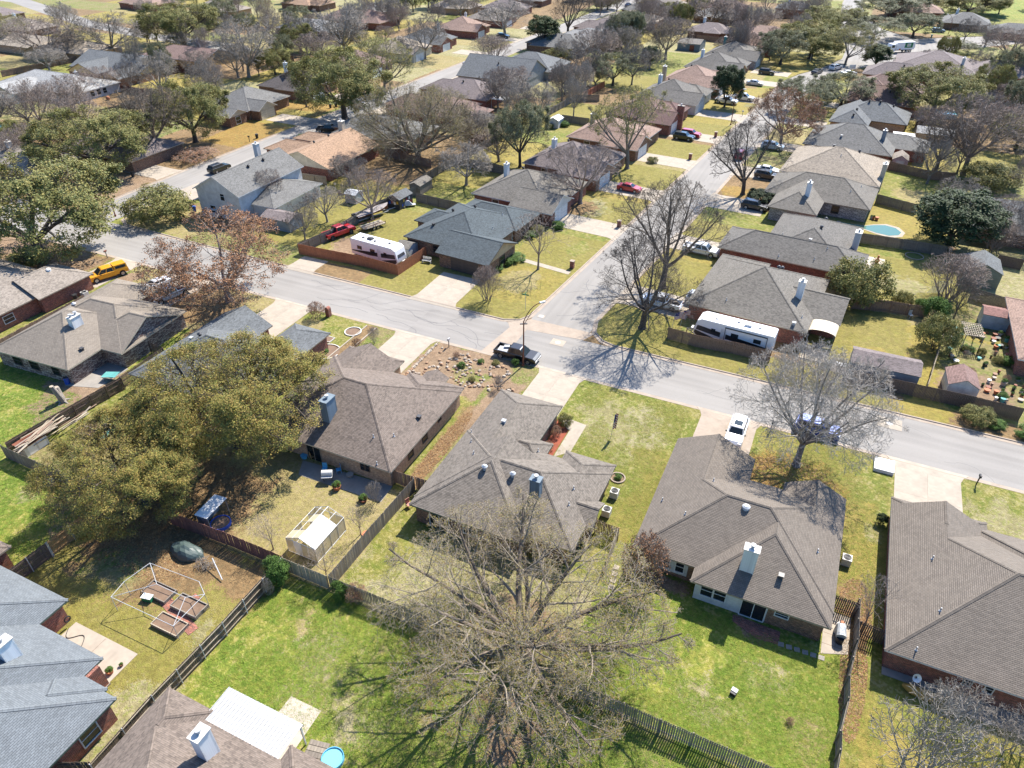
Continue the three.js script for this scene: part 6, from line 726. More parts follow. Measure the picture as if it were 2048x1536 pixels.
pickup('black pickup parked at the kerb beside the street lamp', [-31.5, G0, -69.5], 0, [0.012, 0.013, 0.016], { cargo: M.metalDull });
suv('bright blue car parked under the dense bare tree', [5.2, G0, -69.9], d2(-3), [0.02, 0.06, 0.3]);
suv('white car with dark sunroof in front of the taupe garage', [-2.9, GL, -65.3], d2(-91), [0.7, 0.71, 0.72], { sunroof: true });
pickup('white pickup in the corner house driveway under the elm', [-18.2, GL, -90.4], S2 + d2(180), [0.66, 0.67, 0.68], { rim: M.steelDark });
suv('silver car tucked behind the white pickup under the elm', [-12.9, GL, -93.4], S2, [0.42, 0.45, 0.48]);
pickup('white work pickup with loaded bed, right of the side street', [-16.9, GL, -110.2], S2, [0.7, 0.7, 0.69], { cargo: M.metalDull, bed: M.metalDull });
suv('black crossover parked by the mulched lawn', [-12.1, GL, -133.3], S2, [0.012, 0.016, 0.03]);
sedan('red sedan parked in a driveway left of the side street', [-36, GL, -132.5], S2, [0.35, 0.012, 0.02]);
suv('dark green off-roader in the driveway by the yellow-budding tree', [-34.3, GL, -169.6], S2, [0.012, 0.02, 0.02]);
suv('red car beside the dark green off-roader', [-33.4, GL, -172.4], S2, [0.38, 0.02, 0.03]);
suv('dark red car parked along the side street', [-20.0, G0, -162.5], d2(87), [0.2, 0.012, 0.02]);
suv('silver car parked along the side street under the russet tree', [-14.4, GL, -171], S2, [0.45, 0.47, 0.5]);
sedan('white-roofed car under the bare tree right of the side street', [-13, GL, -154.5], S2, [0.6, 0.6, 0.6]);
suv('dark car beside the white-roofed one', [-12.6, GL, -150.9], S2, [0.03, 0.03, 0.035]);
pickup('white pickup behind the magnolia', [-28.2, GL, -211.4], S2, [0.68, 0.68, 0.68]);
pickup('white truck half hidden by the magnolia', [-31.6, GL, -206], S2, [0.66, 0.66, 0.65]);
sedan('silver sedan in the driveway beyond the magnolia', [-28, GL, -230], S2, [0.5, 0.52, 0.54]);
suv('dark car near the far end of the left row', [-27, GL, -245.8], S2, [0.03, 0.03, 0.04]);
pickup('white pickup parked on the far side street', [-117, G0, -219.5], d2(88), [0.7, 0.7, 0.7]);
suv('dark car by the tan roofed brick house', [-126.5, GL, -265], 0, [0.03, 0.035, 0.04]);
sedan('blue car near the top of the far side street', [-107.5, G0, -361], d2(88), [0.06, 0.12, 0.25]);
suv('dark car at the top edge by the far side street', [-118.5, GL, -354], 0, [0.02, 0.02, 0.03]);
pickup('bright red pickup on the grass of the trailer yard', [-75.0, LAND, -91.0], d2(72), [0.42, 0.012, 0.02], { lift: 0.1, rim: M.steelDark });
pickup('yellow pickup with camper shell in a left driveway', [-98.1, GL, -63.2], d2(-112), [0.75, 0.33, 0.012], { shell: true });
sedan('white sedan on the lawn behind the silver pickup', [-88.4, GL, -63.6], d2(-100), [0.66, 0.67, 0.68]);
pickup('silver pickup beside the white sedan and russet tree', [-84.3, GL, -62.4], d2(-105), [0.5, 0.52, 0.54], { cargo: M.rust });
sedan('pale car behind the two-storey house', [-100.2, GL, -88.6], d2(8), [0.62, 0.63, 0.62]);
suv('dark car in the shade of the far side street', [-117.5, G0, -107.5], d2(85), [0.02, 0.022, 0.026]);
pickup('black pickup behind the tan shingled house', [-113.2, GL, -139.5], d2(20), [0.015, 0.015, 0.018]);
suv('blue van by the far grey hip roof', [22.6, LAND, -346.5], d2(12), [0.05, 0.14, 0.25], { cat: 'van' });
sedan('white car under trees on the bend of the side street', [-4, GL, -255], d2(35), [0.7, 0.7, 0.7]);
suv('white car behind the bare trees of the bend', [-8.2, G0, -262], d2(60), [0.62, 0.62, 0.62]);
pickup('red pickup at the top edge beyond the bend', [-35, LAND, -377], 0, [0.4, 0.015, 0.02]);
sedan('dark car on the far bend in tree shade', [-13, G0, -254], d2(70), [0.03, 0.035, 0.04]);
trailerRV('white travel trailer with blue-grey stripes behind the reddish fence', [-63.6, LAND, -86.2], d2(-5), 9.2, { sw: M.steelDark });
trailerRV('long white travel trailer with black awning frame beside the flag', [-6.9, LAND, -84.6], d2(176), 10.2, { dark: true, sw: M.steelDark, awning: true });
{ // boat under a cover on its trailer
  const g = thing('covered_boat', 'covered boat on a trailer by the grey fence', 'boat', [-74.4, LAND, -100.2], d2(70)), L = 7.2, hull = new MB(), cov = new MB(), st = [[-3.6, 1.1, 0.75], [-2, 1.2, 0.8], [0, 1.2, 0.82], [1.8, 1.0, 0.9], [3, 0.55, 1.02], [3.6, 0.05, 1.12]];
  for (let i = 0; i + 1 < st.length; i++) { const [x0, w0, h0] = st[i], [x1, w1, h1] = st[i + 1], y = 0.55; for (const s of [-1, 1]) { hull.quad([x0, y, 0], [x1, y + (i > 2 ? 0.25 : 0), 0], [x1, y + h1, s * w1], [x0, y + h0, s * w0]); cov.quad([x0, y + h0, s * w0], [x1, y + h1, s * w1], [x1, y + h1 + 0.35 * (1 - Math.abs(i - 2) * 0.2), 0], [x0, y + h0 + 0.35 * (1 - Math.abs(i - 2.6) * 0.2), 0]); } }
  hull.build('hull', M.rust, g); cov.build('cover', plain(0.34, 0.3, 0.28, 0.9), g); const mot = new MB(); mot.box(-3.9, 1.4, 0, 0.6, 0.8, 0.5); mot.build('outboard_motor', M.black, g); const fr = new MB(); fr.box(0, 0.42, 0.5, 6.6, 0.1, 0.1); fr.box(0, 0.42, -0.5, 6.6, 0.1, 0.1); fr.box(4.2, 0.42, 0, 2, 0.1, 0.1); fr.build('trailer_frame', M.galv, g); for (const s of [-1, 1]) wheel(g, -0.9, s * 0.95, 0.33, 0.2);
  const g2 = thing('covered_watercraft', 'smaller craft under a pale grey cover past the boat', 'boat', [-71.8, LAND, -106.8], d2(40)), c2 = new MB(); c2.poly([[-1.6, 0.4, 0.6], [-1.6, 0.4, -0.6], [-1.2, 1.2, -0.4], [-1.2, 1.2, 0.4]]); for (const s of [-1, 1]) { c2.quad([-1.6, 0.4, s * 0.6], [1.6, 0.4, s * 0.35], [1, 1.15, s * 0.15], [-1.2, 1.2, s * 0.4]); } c2.quad([-1.2, 1.2, 0.4], [1, 1.15, 0.15], [1, 1.15, -0.15], [-1.2, 1.2, -0.4]); c2.quad([1.6, 0.4, 0.35], [1.6, 0.4, -0.35], [1, 1.15, -0.15], [1, 1.15, 0.15]); c2.build('cover', plain(0.45, 0.46, 0.5, 0.8), g2); for (const s of [-1, 1]) wheel(g2, 0, s * 0.6, 0.28, 0.16); const fr2 = new MB(); fr2.box(0.4, 0.35, 0, 3.6, 0.08, 0.9); fr2.build('trailer_frame', M.galv, g2);
  const u = thing('utility_trailer', 'flat utility trailer loaded with wood beside the red pickup', 'trailer', [-71.6, LAND, -96.2], d2(68)), dk = new MB(); dk.box(0, 0.62, 0, 4.4, 0.1, 1.9); dk.build('deck', WOOD.pale[0], u); const rl = new MB(); for (const s of [-1, 1]) { rl.box(0, 1.0, s * 0.95, 4.4, 0.06, 0.06); for (const x of [-2.1, 0, 2.1]) rl.box(x, 0.82, s * 0.95, 0.06, 0.4, 0.06); } rl.box(-3, 0.55, 0, 1.8, 0.1, 0.1); rl.build('side_rail', M.rust, u); const ld = new MB(); for (let i = 0; i < 7; i++) ld.box(-0.4 + 0.2 * hash2(i, 1, 2), 0.72 + 0.06 * (i % 3), -0.7 + i * 0.22, 3.2 + hash2(i, 2, 2), 0.07, 0.14, 0.06 * (hash2(i, 3, 4) - 0.5)); const L0 = ld.build('lumber', WOOD.pale[1], u); L0.userData.kind = 'stuff'; for (const x of [-0.4, 0.4]) for (const s of [-1, 1]) wheel(u, x, s * 1.02, 0.33, 0.2);
}
{ // refuse truck on the far bend
  const g = thing('refuse_truck', 'white refuse truck with a green side panel on the far bend', 'truck', [9.6, G0, -299.5], d2(180 + 34)), H = 3.4;
  part('cab', extrude([[2.6, 0.7], [2.6, 2.7], [2.8, 2.85], [4.1, 2.85], [4.4, 2.0], [4.45, 0.7]], 2.4, 0.08), M.whiteGloss, g); const ws = new MB(); ws.quad([4.42, 1.75, -1.05], [4.42, 1.75, 1.05], [4.18, 2.65, 1.05], [4.18, 2.65, -1.05]); ws.build('windshield', M.carGlass, g); for (const s of [-1, 1]) { const w = new MB(); w.box(3.5, 2.15, s * 1.205, 1.1, 0.8, 0.02); w.build('side_window', M.carGlass, g); }
  part('refuse_body', extrude([[-4.4, 1.1], [-4.7, 1.8], [-4.3, H], [1.9, H], [2.3, H - 0.3], [2.3, 1.1]], 2.5, 0.06), M.whiteGloss, g); for (const s of [-1, 1]) { const p = new MB(); p.box(-2.2, 2.45, s * 1.262, 3.0, 1.6, 0.02); p.build('side_panel', M.green, g); const q = new MB(); q.box(-2.2, 2.5, s * 1.28, 1.4, 0.9, 0.02); q.build('logo_plate', M.white, g); const r = new MB(); for (const [dx, rot] of [[-0.42, 0.35], [-0.22, -0.35], [-0.02, 0.35], [0.18, -0.35]]) r.box(-2.2 + dx, 2.5, s * 1.295, 0.09, 0.45, 0.02, 0, rot); r.build('logo', M.green, g); const r2 = new MB(); for (const [dx, rot] of [[0.3, 0], [0.42, 0.35], [0.52, -0.35], [0.62, 0]]) r2.box(-2.2 + dx, 2.5, s * 1.295, 0.07, 0.45, 0.02, 0, rot); r2.build('logo', M.yellow, g); }
  const ch = new MB(); ch.box(0, 0.85, 0, 8.6, 0.3, 1.0); ch.box(0.2, 1.0, 1.1, 0.9, 0.7, 0.3); ch.build('chassis', M.steelDark, g); const arm = new MB(); arm.box(0.9, 1.2, -1.25, 0.4, 0.5, 0.4); arm.build('lift_arm', M.orange, g); for (const x of [3.4, -1.9, -3.2]) for (const s of [-1, 1]) wheel(g, x, s * 1.05, 0.52, 0.3);
}
// ---------------------------------------------------------------- driveways, walks, patios
drive(13.3, 19.5, -59.6, -68.6, 0.9, 'broad pale driveway by the white slab, lower right'); drive(-7.2, -1.0, -59.4, -68.6, 0.9, 'pale driveway under the white car with sunroof', concretePink); drive(-27.6, -22.2, -59.5, -68.6, 0.9, 'driveway of the two-vent house opposite the crossing'); drive(-48.9, -43.2, -59.8, -68.6, 0.9, 'driveway beside the stone-edged dirt garden'); drive(-69.6, -63.2, -59.5, -68.6, 0.9, 'driveway in front of the oak-hidden house'); drive(-91, -82.5, -58.5, -68.6, 0.7, 'driveway under the white and silver cars', concretePink, 2); drive(-102.4, -97, -60, -68.6, 0.8, 'driveway under the yellow pickup');
drive(-52, -45.4, -86.6, -77.6, 0.9, 'driveway of the blue-roofed corner house', concrete, 1);
for (const [a, b, l] of [[27.4, 33.6, 'driveway before the white siding garage gable'], [47, 53, 'driveway under the red sedan'], [67.5, 73.5, 'driveway by the yellow-budding tree'], [87.5, 93.5, 'driveway under the dark green off-roader'], [108, 114.5, 'driveway in front of the pale garage'], [127, 134, 'driveway behind the magnolia'], [148.5, 154.5, 'driveway under the silver sedan'], [163, 169, 'driveway near the far end of the left row']]) drive(a, b, -15.6, -4.1, 0.8, l, concrete, 1, FR2S);
for (const [a, b, l] of [[7.3, 13.5, 'driveway under the white pickup of the corner house'], [28.8, 34.8, 'driveway under the white work pickup'], [49.5, 56.5, 'driveway under the black crossover'], [69, 75.5, 'driveway under the white-roofed car'], [90, 96, 'driveway beside the russet tree'], [112, 118, 'driveway of the blue-slate house'], [133, 139, 'driveway of the brown-red house']]) drive(a, b, 15.4, 4.95, 0.8, l, concrete, 1, FR2S);
for (const [a, b, l] of [[30.5, 37, 'driveway of the arched double garage'], [-12, -6, 'driveway shaded by the left oak'], [54, 60, 'driveway before the solar roof'], [122, 129, 'driveway by the red brick entry'], [150, 156, 'driveway of the tan roofed brick house'], [175, 181, 'driveway of the top-edge pale garage']]) drive(a, b, -15, -4.4, 0.8, l, concrete, 1, FR3S);
for (const [a, b, l] of [[-17, -10, 'driveway of the two-storey house'], [12, 18, 'driveway of the tan shingled house'], [28, 34, 'driveway under the black pickup'], [48, 54, 'driveway of the pillared patio house'], [66, 72, 'driveway of the white awning house'], [88, 94, 'driveway of the grey gabled house'], [140, 146, 'driveway of the silvery roof']]) drive(a, b, 11, 4.5, 0.8, l, concrete, 1, FR3S);
slab('front_walk', [[-21.9, -60.6], [-18.6, -60.2], [-18.6, -55.2], [-20.0, -53.6], [-20.0, -58.6], [-21.9, -58.8]], 'pale bent front walk beside the red mulch bed', concrete, 0.025, 'path');
drive(-75.4, -70.6, -82.0, -77.8, 0.5, 'gate apron before the reddish cedar fence');
slab('front_walk', [[-43.3, -96.4], [-33.9, -95.1], [-33.9, -94.0], [-43.3, -95.3]], 'thin front walk across the blue-roofed house lawn', concrete, 0.025, 'path');
slab('mulch_bed', [[-22.0, -60], [-20.1, -58.5], [-20.1, -53.4], [-21.6, -52.4], [-21.6, -58]], 'red mulch bed beside the front walk', plain(0.28, 0.07, 0.035, 0.95), 0.035, 'flower bed');
slab('patio', [[-44, -41.9], [-33.2, -42.6], [-33.0, -40.2], [-43, -39.9]], 'shaded dark back patio of the grill house', concreteGrey, 0.02, 'patio');
slab('patio', [[-48.4, -17.7], [-41.3, -17.7], [-41.3, -13.4], [-48.4, -13.4]], 'pale patio slab beside the blue-grey roof', concrete, 0.03, 'patio', [[-44.8, -17.6, -44.8, -13.6]]);
slab('patio', [[-27.8, -20], [-25.0, -20], [-24.9, -15.2], [-27.9, -15.2]], 'pale square patio by the white patio cover', concreteBright, 0.03, 'patio');
slab('patio', [[-79, -46.5], [-74.9, -46.5], [-74.9, -42], [-79, -40.6]], 'concrete patio beside the dark porch', concreteGrey, 0.03, 'patio');
slab('brick_patio', [[1.3, -41.6], [5.2, -41.5], [5.2, -40.2], [3.6, -40.0], [1.4, -40.9]], 'small red brick patio outside the sliding door', BRICK.red, 0.03, 'patio');
slab('patio', [[8.3, -45.4], [10.4, -45.4], [10.4, -41.6], [8.4, -40.8]], 'pale side patio with the covered grill', concrete, 0.03, 'patio', [[8.4, -44.2, 10.4, -44.2], [8.4, -43, 10.4, -43], [8.4, -41.9, 10.4, -41.9], [9.4, -45.3, 9.4, -41.3]]);
slab('patio', [[12.9, -41.6], [24, -41.6], [24, -39.9], [17.5, -39.9], [17.5, -40.9], [12.9, -40.9]], 'grey back step along the right-edge house', concreteGrey, 0.08, 'patio');
slab('patio', [[7.9, -115.0], [10.5, -114.6], [10.7, -120.5], [8.1, -120.7]], 'bright patio square with the red chiminea', concreteBright, 0.03, 'patio');
slab('patio', [[-93, -172], [-84, -170], [-84, -163], [-92, -164]], 'bright patio slab by the brick pillars', concrete, 0.03, 'patio');
slab('brick_path', [[-44.9, -22.4], [-44.2, -23.2], [-38.7, -21.6], [-38.9, -20.7]], 'red brick cross path in the garden frame', BRICK.red, 0.03, 'path'); slab('brick_path', [[-42.6, -20.2], [-41.7, -20.2], [-40.6, -23.9], [-41.5, -24.1]], 'second red brick path of the garden frame', BRICK.red, 0.036, 'path');
for (let i = 0; i < 6; i++) { const o = new MB(); o.box(5.4 + i * 0.62, LAND + 0.03, -40.3 - 0.02 * i, 0.45, 0.05, 0.42, 0.2 * hash2(i, 4, 4)); tag(o.build('stepping_stone', concreteGrey), 'square stepping stone in the row below the brick back wall', 'stepping stone', 'row of stepping stones'); }
for (let i = 0; i < 4; i++) { const o = new MB(); o.box(-9.2 + 0.1 * i, LAND + 0.03, -42.2 + i * 0.75, 0.5, 0.05, 0.5); tag(o.build('stepping_stone', concrete), 'pale stepping stone beside the pale side fence panel', 'stepping stone', 'pale stepping stones by the side fence'); }
{ const mh = (x, z, label, sq) => { const g = thing('manhole', label, 'manhole', [x, 0, z]); if (sq) { const b = new MB(); b.box(0, 0.01, 0, sq, 0.02, sq * 0.8); b.build('collar', concrete, g); } const c = new MB(); c.cyl(0, 0, 0.03, 0, 0.36, 0.36, 20); c.build('cover', M.metalDull, g); }; mh(-28.1, -75.2, 'manhole in a pale square at the crossing', 1.9); mh(-32.8, -80.6, 'small square manhole at the mouth of the side street', 1); mh(12.6, -75.2, 'manhole in a pale square on the right of the street', 2.6); }
{ // tar-sealed cracks on the street
  const rng = RNG(77); const crack = (x, z, L, dir, w, label) => { const b = new MB(); let px = x, pz = z, a = dir; for (let s = 0; s < L; s += 0.5) { a = a * 0.9 + dir * 0.1 + (rng() - 0.5) * 0.9; const nx = px + Math.cos(a) * 0.5, nz = pz + Math.sin(a) * 0.5, vx = -Math.sin(a) * w, vz = Math.cos(a) * w; if (nz > -68.9 && nx > -24 || nz > -69.2) break; b.quad([px + vx, 0.006, pz + vz], [nx + vx, 0.006, nz + vz], [nx - vx, 0.006, nz - vz], [px - vx, 0.006, pz - vz]); px = nx; pz = nz; } if (b.p.length) tag(b.build('tar_seam', M.steelDark), label, 'tar seam', 'tar seams in the street', 'structure'); };
  for (let i = 0; i < 16; i++) crack(-70 + i * 2.2 + rng() * 2, -76 + rng() * 6, 3 + rng() * 8, (rng() - 0.5) * 0.6, 0.022, 'dark tar seam in the street left of the crossing'); for (let i = 0; i < 7; i++) crack(-20 + rng() * 45, -76 + rng() * 6, 2 + rng() * 6, (rng() - 0.5) * 0.5, 0.018, 'dark tar seam in the street right of the crossing'); for (let i = 0; i < 9; i++) crack(-31.5 + rng() * 4, -84 - rng() * 10, 2 + rng() * 3, rng() * 6, 0.025, 'curling tar seam in the mouth of the side street'); }
{ const g = thing('wood_deck', 'tan wooden deck under the arched awning', 'deck', [3.3, LAND, -85.9], S2D()); for (let i = 0; i < 12; i++) new MB().box(-1.5 + i * 0.27, 0.08, 0, 0.24, 0.1, 2.6).build('plank', WOOD.pale[i % 4], g); }
function S2D() { return THREE.MathUtils.degToRad(-4.75); }
// ---------------------------------------------------------------- yard things
const Y = LAND;
const polyM = new THREE.MeshPhysicalMaterial({ color: lin(0.62, 0.55, 0.38), roughness: 0.5, transmission: 0.35, thickness: 0, side: THREE.DoubleSide }), polyW = new THREE.MeshPhysicalMaterial({ color: lin(0.78, 0.78, 0.74), roughness: 0.45, transmission: 0.2, thickness: 0, side: THREE.DoubleSide });
{ // greenhouse
  const g = thing('greenhouse', 'small white-framed greenhouse with several roof panes missing', 'greenhouse', [-35.6, Y, -33.5]), hw = 1.65, L = 2.15, e = 1.75, r = 2.5, fr = new MB(), bar = (a, b, w = 0.028) => fr.tube(a, b, w, w, 4);
  for (let i = 0; i <= 4; i++) { const z = -L + i * L / 2; for (const s of [-1, 1]) { bar([s * hw, 0, z], [s * hw, e, z]); bar([s * hw, e, z], [0, r, z]); } } for (const y of [0.05, e]) for (const s of [-1, 1]) bar([s * hw, y, -L], [s * hw, y, L]); bar([0, r, -L], [0, r, L], 0.04); for (const s of [-1, 1]) bar([s * hw / 2, (e + r) / 2, -L], [s * hw / 2, (e + r) / 2, L]); for (const z of [-L, L]) { bar([-hw, 0.05, z], [hw, 0.05, z]); bar([-hw, e, z], [hw, e, z]); for (const x of [-0.8, 0, 0.8]) bar([x, 0, z], [x, r - Math.abs(x) / hw * (r - e), z]); }
  fr.build('frame', M.white, g);
  const pane = (a, b, c, d, m) => new MB().quad(a, b, c, d).build('pane', m, g);
  for (let i = 0; i < 4; i++) { const z0 = -L + i * L / 2 + 0.03, z1 = z0 + L / 2 - 0.06; for (let k = 0; k < 2; k++) { const f = (t) => [hw * (1 - t), e + (r - e) * t + 0.012], [xa, ya] = f(k / 2 + 0.01), [xb, yb] = f(k / 2 + 0.49); if (!(i === 0)) pane([xa, ya, z0], [xb, yb, z0], [xb, yb, z1], [xa, ya, z1], polyW); if (i === 1 && k === 1 || i === 3) pane([-xa, ya, z0], [-xb, yb, z0], [-xb, yb, z1], [-xa, ya, z1], polyM); }
    for (const s of [-1, 1]) for (const h of [0, 1]) if (!(s < 0 && i === 1)) { const za = z0 + h * (L / 4 - 0.02), zb = za + L / 4 - 0.04; pane([s * hw, 0.08, za], [s * hw, 0.08, zb], [s * hw, e - 0.04, zb], [s * hw, e - 0.04, za], polyM); } }
  for (let i = 0; i < 4; i++) { const x0 = -hw + i * hw / 2 + 0.03, x1 = x0 + hw / 2 - 0.06; for (const z of [-L, L]) if (!(z < 0 && i === 1)) pane([x0, 0.08, z], [x1, 0.08, z], [x1, e - 0.04, z], [x0, e - 0.04, z], i === 1 && z > 0 ? polyW : polyM); }
}
function bedBox(x0, x1, z0, z1, h, label, wm, soil = M.dirt, cat = 'raised bed') { const g = thing('raised_bed', label, cat, [(x0 + x1) / 2, Y, (z0 + z1) / 2]), X = (x1 - x0) / 2, Z = (z1 - z0) / 2; for (const [cx, cz, sx, sz] of [[0, Z, 2 * X, 0.08], [0, -Z, 2 * X, 0.08], [X - 0.04, 0, 0.08, 2 * Z - 0.09], [-X + 0.04, 0, 0.08, 2 * Z - 0.09]]) new MB().box(cx, h / 2, cz, sx, h, sz).build('board', wm, g); new MB().box(0, h * 0.35, 0, 2 * X - 0.17, h * 0.7, 2 * Z - 0.1).build('soil', soil, g); return g; }
bedBox(-45.7, -43.0, -23.5, -22.15, 0.35, 'raised bed behind the green bin in the garden frame', WOOD.grey[0]); bedBox(-42.3, -39.4, -23.5, -22.1, 0.4, 'raised bed right of the brick path in the garden frame', WOOD.grey[1]); bedBox(-42.4, -39.5, -21.4, -20.1, 0.35, 'nearest raised bed of the garden frame', WOOD.pale[0]); bedBox(-70.3, -67.7, -37.3, -36.1, 0.25, 'raised vegetable bed beside the green slide, far half', WOOD.pale[1], nearM && M.dirt); bedBox(-70.3, -67.7, -36.0, -34.8, 0.25, 'raised vegetable bed beside the lumber pile, near half', WOOD.pale[2]);
{ const g = thing('netting_support', 'pipe frame for netting over the raised beds', 'frame', [-43, Y, -22]), P = { a: [-3.2, 1.8, 2.0], b: [-3.5, 1.8, 0.4], c: [-3.1, 1.8, -2.0], d: [2.3, 1.8, -2.3], e: [3.7, 1.8, -1.5], f: [3.7, 1.8, 1.9], h: [-0.4, 2.2, -0.4], i: [2.8, 2.2, -0.4] }; const bar = (p, q) => new MB().tube(p, q, 0.025, 0.025, 6).build('pipe', M.galv, g); for (const [p, q] of [['a', 'b'], ['b', 'c'], ['c', 'd'], ['d', 'e'], ['e', 'f'], ['f', 'a'], ['h', 'i'], ['h', 'c'], ['h', 'a'], ['i', 'e'], ['i', 'f']]) bar(P[p], P[q]); for (const k of 'abcdef') bar(P[k], [P[k][0], 0, P[k][2]]); }
{ const g = thing('storage_bin', 'bright green bin by the raised beds', 'bin', [-44.7, Y, -21.9], 0.2); new MB().box(0, 0.22, 0, 0.9, 0.44, 0.5).build('box', M.green, g); new MB().box(0, 0.47, 0, 0.94, 0.06, 0.54).build('lid', M.white, g); }
const coverM = plain(0.52, 0.52, 0.51, 0.55);
{ // ribbed patio cover
  const g = thing('patio_cover', 'white ribbed metal patio cover on the bottom house', 'patio cover', [-27.65, Y, -16.35]), n = 22; for (let i = 0; i < n; i++) { const x = -3.35 + (i + 0.5) * 6.7 / n, b = new MB(); b.box(x, 2.5, 0, 6.7 / n - 0.03, 0.04, 2.65, 0); b.box(x - 6.7 / n / 2 + 0.025, 2.56, 0, 0.04, 0.09, 2.65); b.build('roof_panel', coverM, g); } new MB().box(0, 2.42, -1.3, 6.7, 0.16, 0.06).build('gutter', M.metalDull, g); for (const x of [-3.1, 3.2]) new MB().box(x, 1.2, -1.15, 0.1, 2.4, 0.1).build('post', M.white, g); }
{ const g = thing('wood_step', 'weathered wooden step by the patio cover', 'step', [-23.4, Y, -17.3], 0.2); for (let i = 0; i < 4; i++) new MB().box(0, 0.15, -0.6 + i * 0.4, 1.5, 0.06, 0.36).build('plank', WOOD.grey[i], g); new MB().box(0, 0.06, 0, 1.3, 0.12, 1.4).build('base', WOOD.dark[0], g); }
const poolW = new THREE.MeshPhysicalMaterial({ color: lin(0.1, 0.42, 0.5), roughness: 0.05, side: THREE.DoubleSide });
function tubPool(label, x, z, r, h, wm, water, name = 'round_pool') { const g = thing(name, label, 'pool', [x, Y, z]); const b = new MB(), n = 28; for (let i = 0; i < n; i++) { const a = i / n * 6.2832, c = (i + 1) / n * 6.2832, P = (q, rr, y) => [Math.cos(q) * rr, y, Math.sin(q) * rr]; b.quad(P(a, r, 0), P(c, r, 0), P(c, r, h), P(a, r, h)); b.quad(P(a, r, h), P(c, r, h), P(c, r * 0.94, h), P(a, r * 0.94, h)); b.quad(P(a, r * 0.94, h), P(c, r * 0.94, h), P(c, r * 0.94, 0.04), P(a, r * 0.94, 0.04)); } b.build('wall', wm, g); const w = new MB(); w.cyl(0, 0.02, h * 0.7, 0, r * 0.935, r * 0.935, 28); w.build('water', water, g); }
tubPool('dark blue wading pool beside the maroon fence', -45.3, -31.2, 0.95, 0.35, M.blue, M.dirt, 'wading_pool'); tubPool('turquoise round tub at the bottom edge', -22.0, -17.4, 0.8, 0.35, M.lightBlue, mat(lin(0.16, 0.5, 0.62), 0.3), 'wading_pool'); tubPool('round pool beside the evergreen oak', 21.9, -217.3, 2.9, 1.0, M.white, mat(lin(0.1, 0.5, 0.6), 0.1)); tubPool('small far round pool in strong turquoise', 26.3, -249, 2.2, 1.0, M.lightBlue, mat(lin(0.05, 0.42, 0.6), 0.1)); tubPool('tiny pool at the left edge garden', -188.4, -108.6, 1.6, 0.5, M.offWhite, mat(lin(0.05, 0.3, 0.35), 0.1));
{ // kidney pool
  const out = [[3.0, -133.8], [5, -133.4], [7, -133.6], [8.4, -134.6], [10.2, -135.4], [12, -134.8], [12.9, -133.2], [12.5, -131.7], [11, -130.8], [9, -131.2], [7.3, -132.0], [5, -132.6], [3, -133.0]], c = [8, -133.2]; const grow = (k) => out.map(([x, z]) => [c[0] + (x - c[0]) * k, c[1] + (z - c[1]) * (k + (k - 1) * 1.4)]); slab('pool_deck', grow(1.13), 'pale rim around the kidney pool', concrete, 0.03, 'pool deck'); const w = sheet('pool_water', out, LAND + 0.04, mat(lin(0.09, 0.17, 0.12), 0.12), uvm, [], 'murky green water of the kidney pool', 'water'); }
function ac(label, x, z) { const g = thing('air_conditioner', label, 'air conditioner', [x, Y, z]); new MB().box(0, 0.45, 0, 0.8, 0.8, 0.8).build('cabinet', M.offWhite, g); const gr = new MB(); for (let i = 0; i < 5; i++) { const r = 0.08 + i * 0.065; for (let k = 0; k < 16; k++) { const a = k / 16 * 6.2832, b2 = (k + 1) / 16 * 6.2832; gr.tube([Math.cos(a) * r, 0.87, Math.sin(a) * r], [Math.cos(b2) * r, 0.87, Math.sin(b2) * r], 0.01, 0.01, 3); } } gr.build('fan_guard', M.steelDark, g); new MB().cyl(0, 0.852, 0.858, 0, 0.36, 0.36, 18).build('fan_opening', M.black, g); }
ac('pale air conditioner by the bay of the two-vent house', -12.1, -48.0); ac('small air conditioner nearer the flower ring', -12.2, -50.7); ac('air conditioner right of the white-chimney house', 9.5, -51.4); ac('air conditioner against the red brick house', -96, -57.4);
function mailPost(label, x, z, ry = 0, m = M.metalDull) { const g = thing('mailbox', label, 'mailbox', [x, Y, z], ry); new MB().box(0, 0.55, 0, 0.1, 1.1, 0.1).build('post', m === M.black ? M.black : WOOD.grey[0], g); const b = new MB(); b.box(0, 1.18, 0, 0.2, 0.16, 0.48); b.tube([0, 1.26, -0.24], [0, 1.26, 0.24], 0.1, 0.1, 10, true); b.build('box', m, g); new MB().box(0.115, 1.28, 0.1, 0.02, 0.16, 0.05).build('flag', M.red, g); }
function mailBrick(label, x, z, ry = 0, arch = false) { const g = thing('brick_mailbox', label, 'mailbox', [x, Y, z], ry); new MB().box(0, 0.6, 0, 0.62, 1.2, 0.62).build('pillar', BRICK.red, g); const t = new MB(); if (arch) t.tube([0, 1.2, -0.3], [0, 1.2, 0.3], 0.31, 0.31, 14, true); else t.box(0, 1.24, 0, 0.72, 0.08, 0.72); t.build('top', arch ? BRICK.red : concretePink, g); new MB().box(0, 0.98, -0.315, 0.24, 0.22, 0.02).build('door', M.black, g); }
mailPost('silver mailbox on a post above the stone garden', -40.7, -68.0); mailPost('dark mailbox by the broad pale driveway, lower right', 20.9, -67.9, 0, M.black); mailPost('dark mailbox by the driveway of the white car', 0.5, -68.0, 0, M.black); mailPost('silver mailbox by the magnolia', -25.4, -195.4, 1.6); mailPost('dark mailbox on the orange lawn of the far street', -125.4, -125.5, 1.6, M.black); mailPost('dark red mailbox behind the yellow pickup', -104.0, -68.0, 0, M.rust);
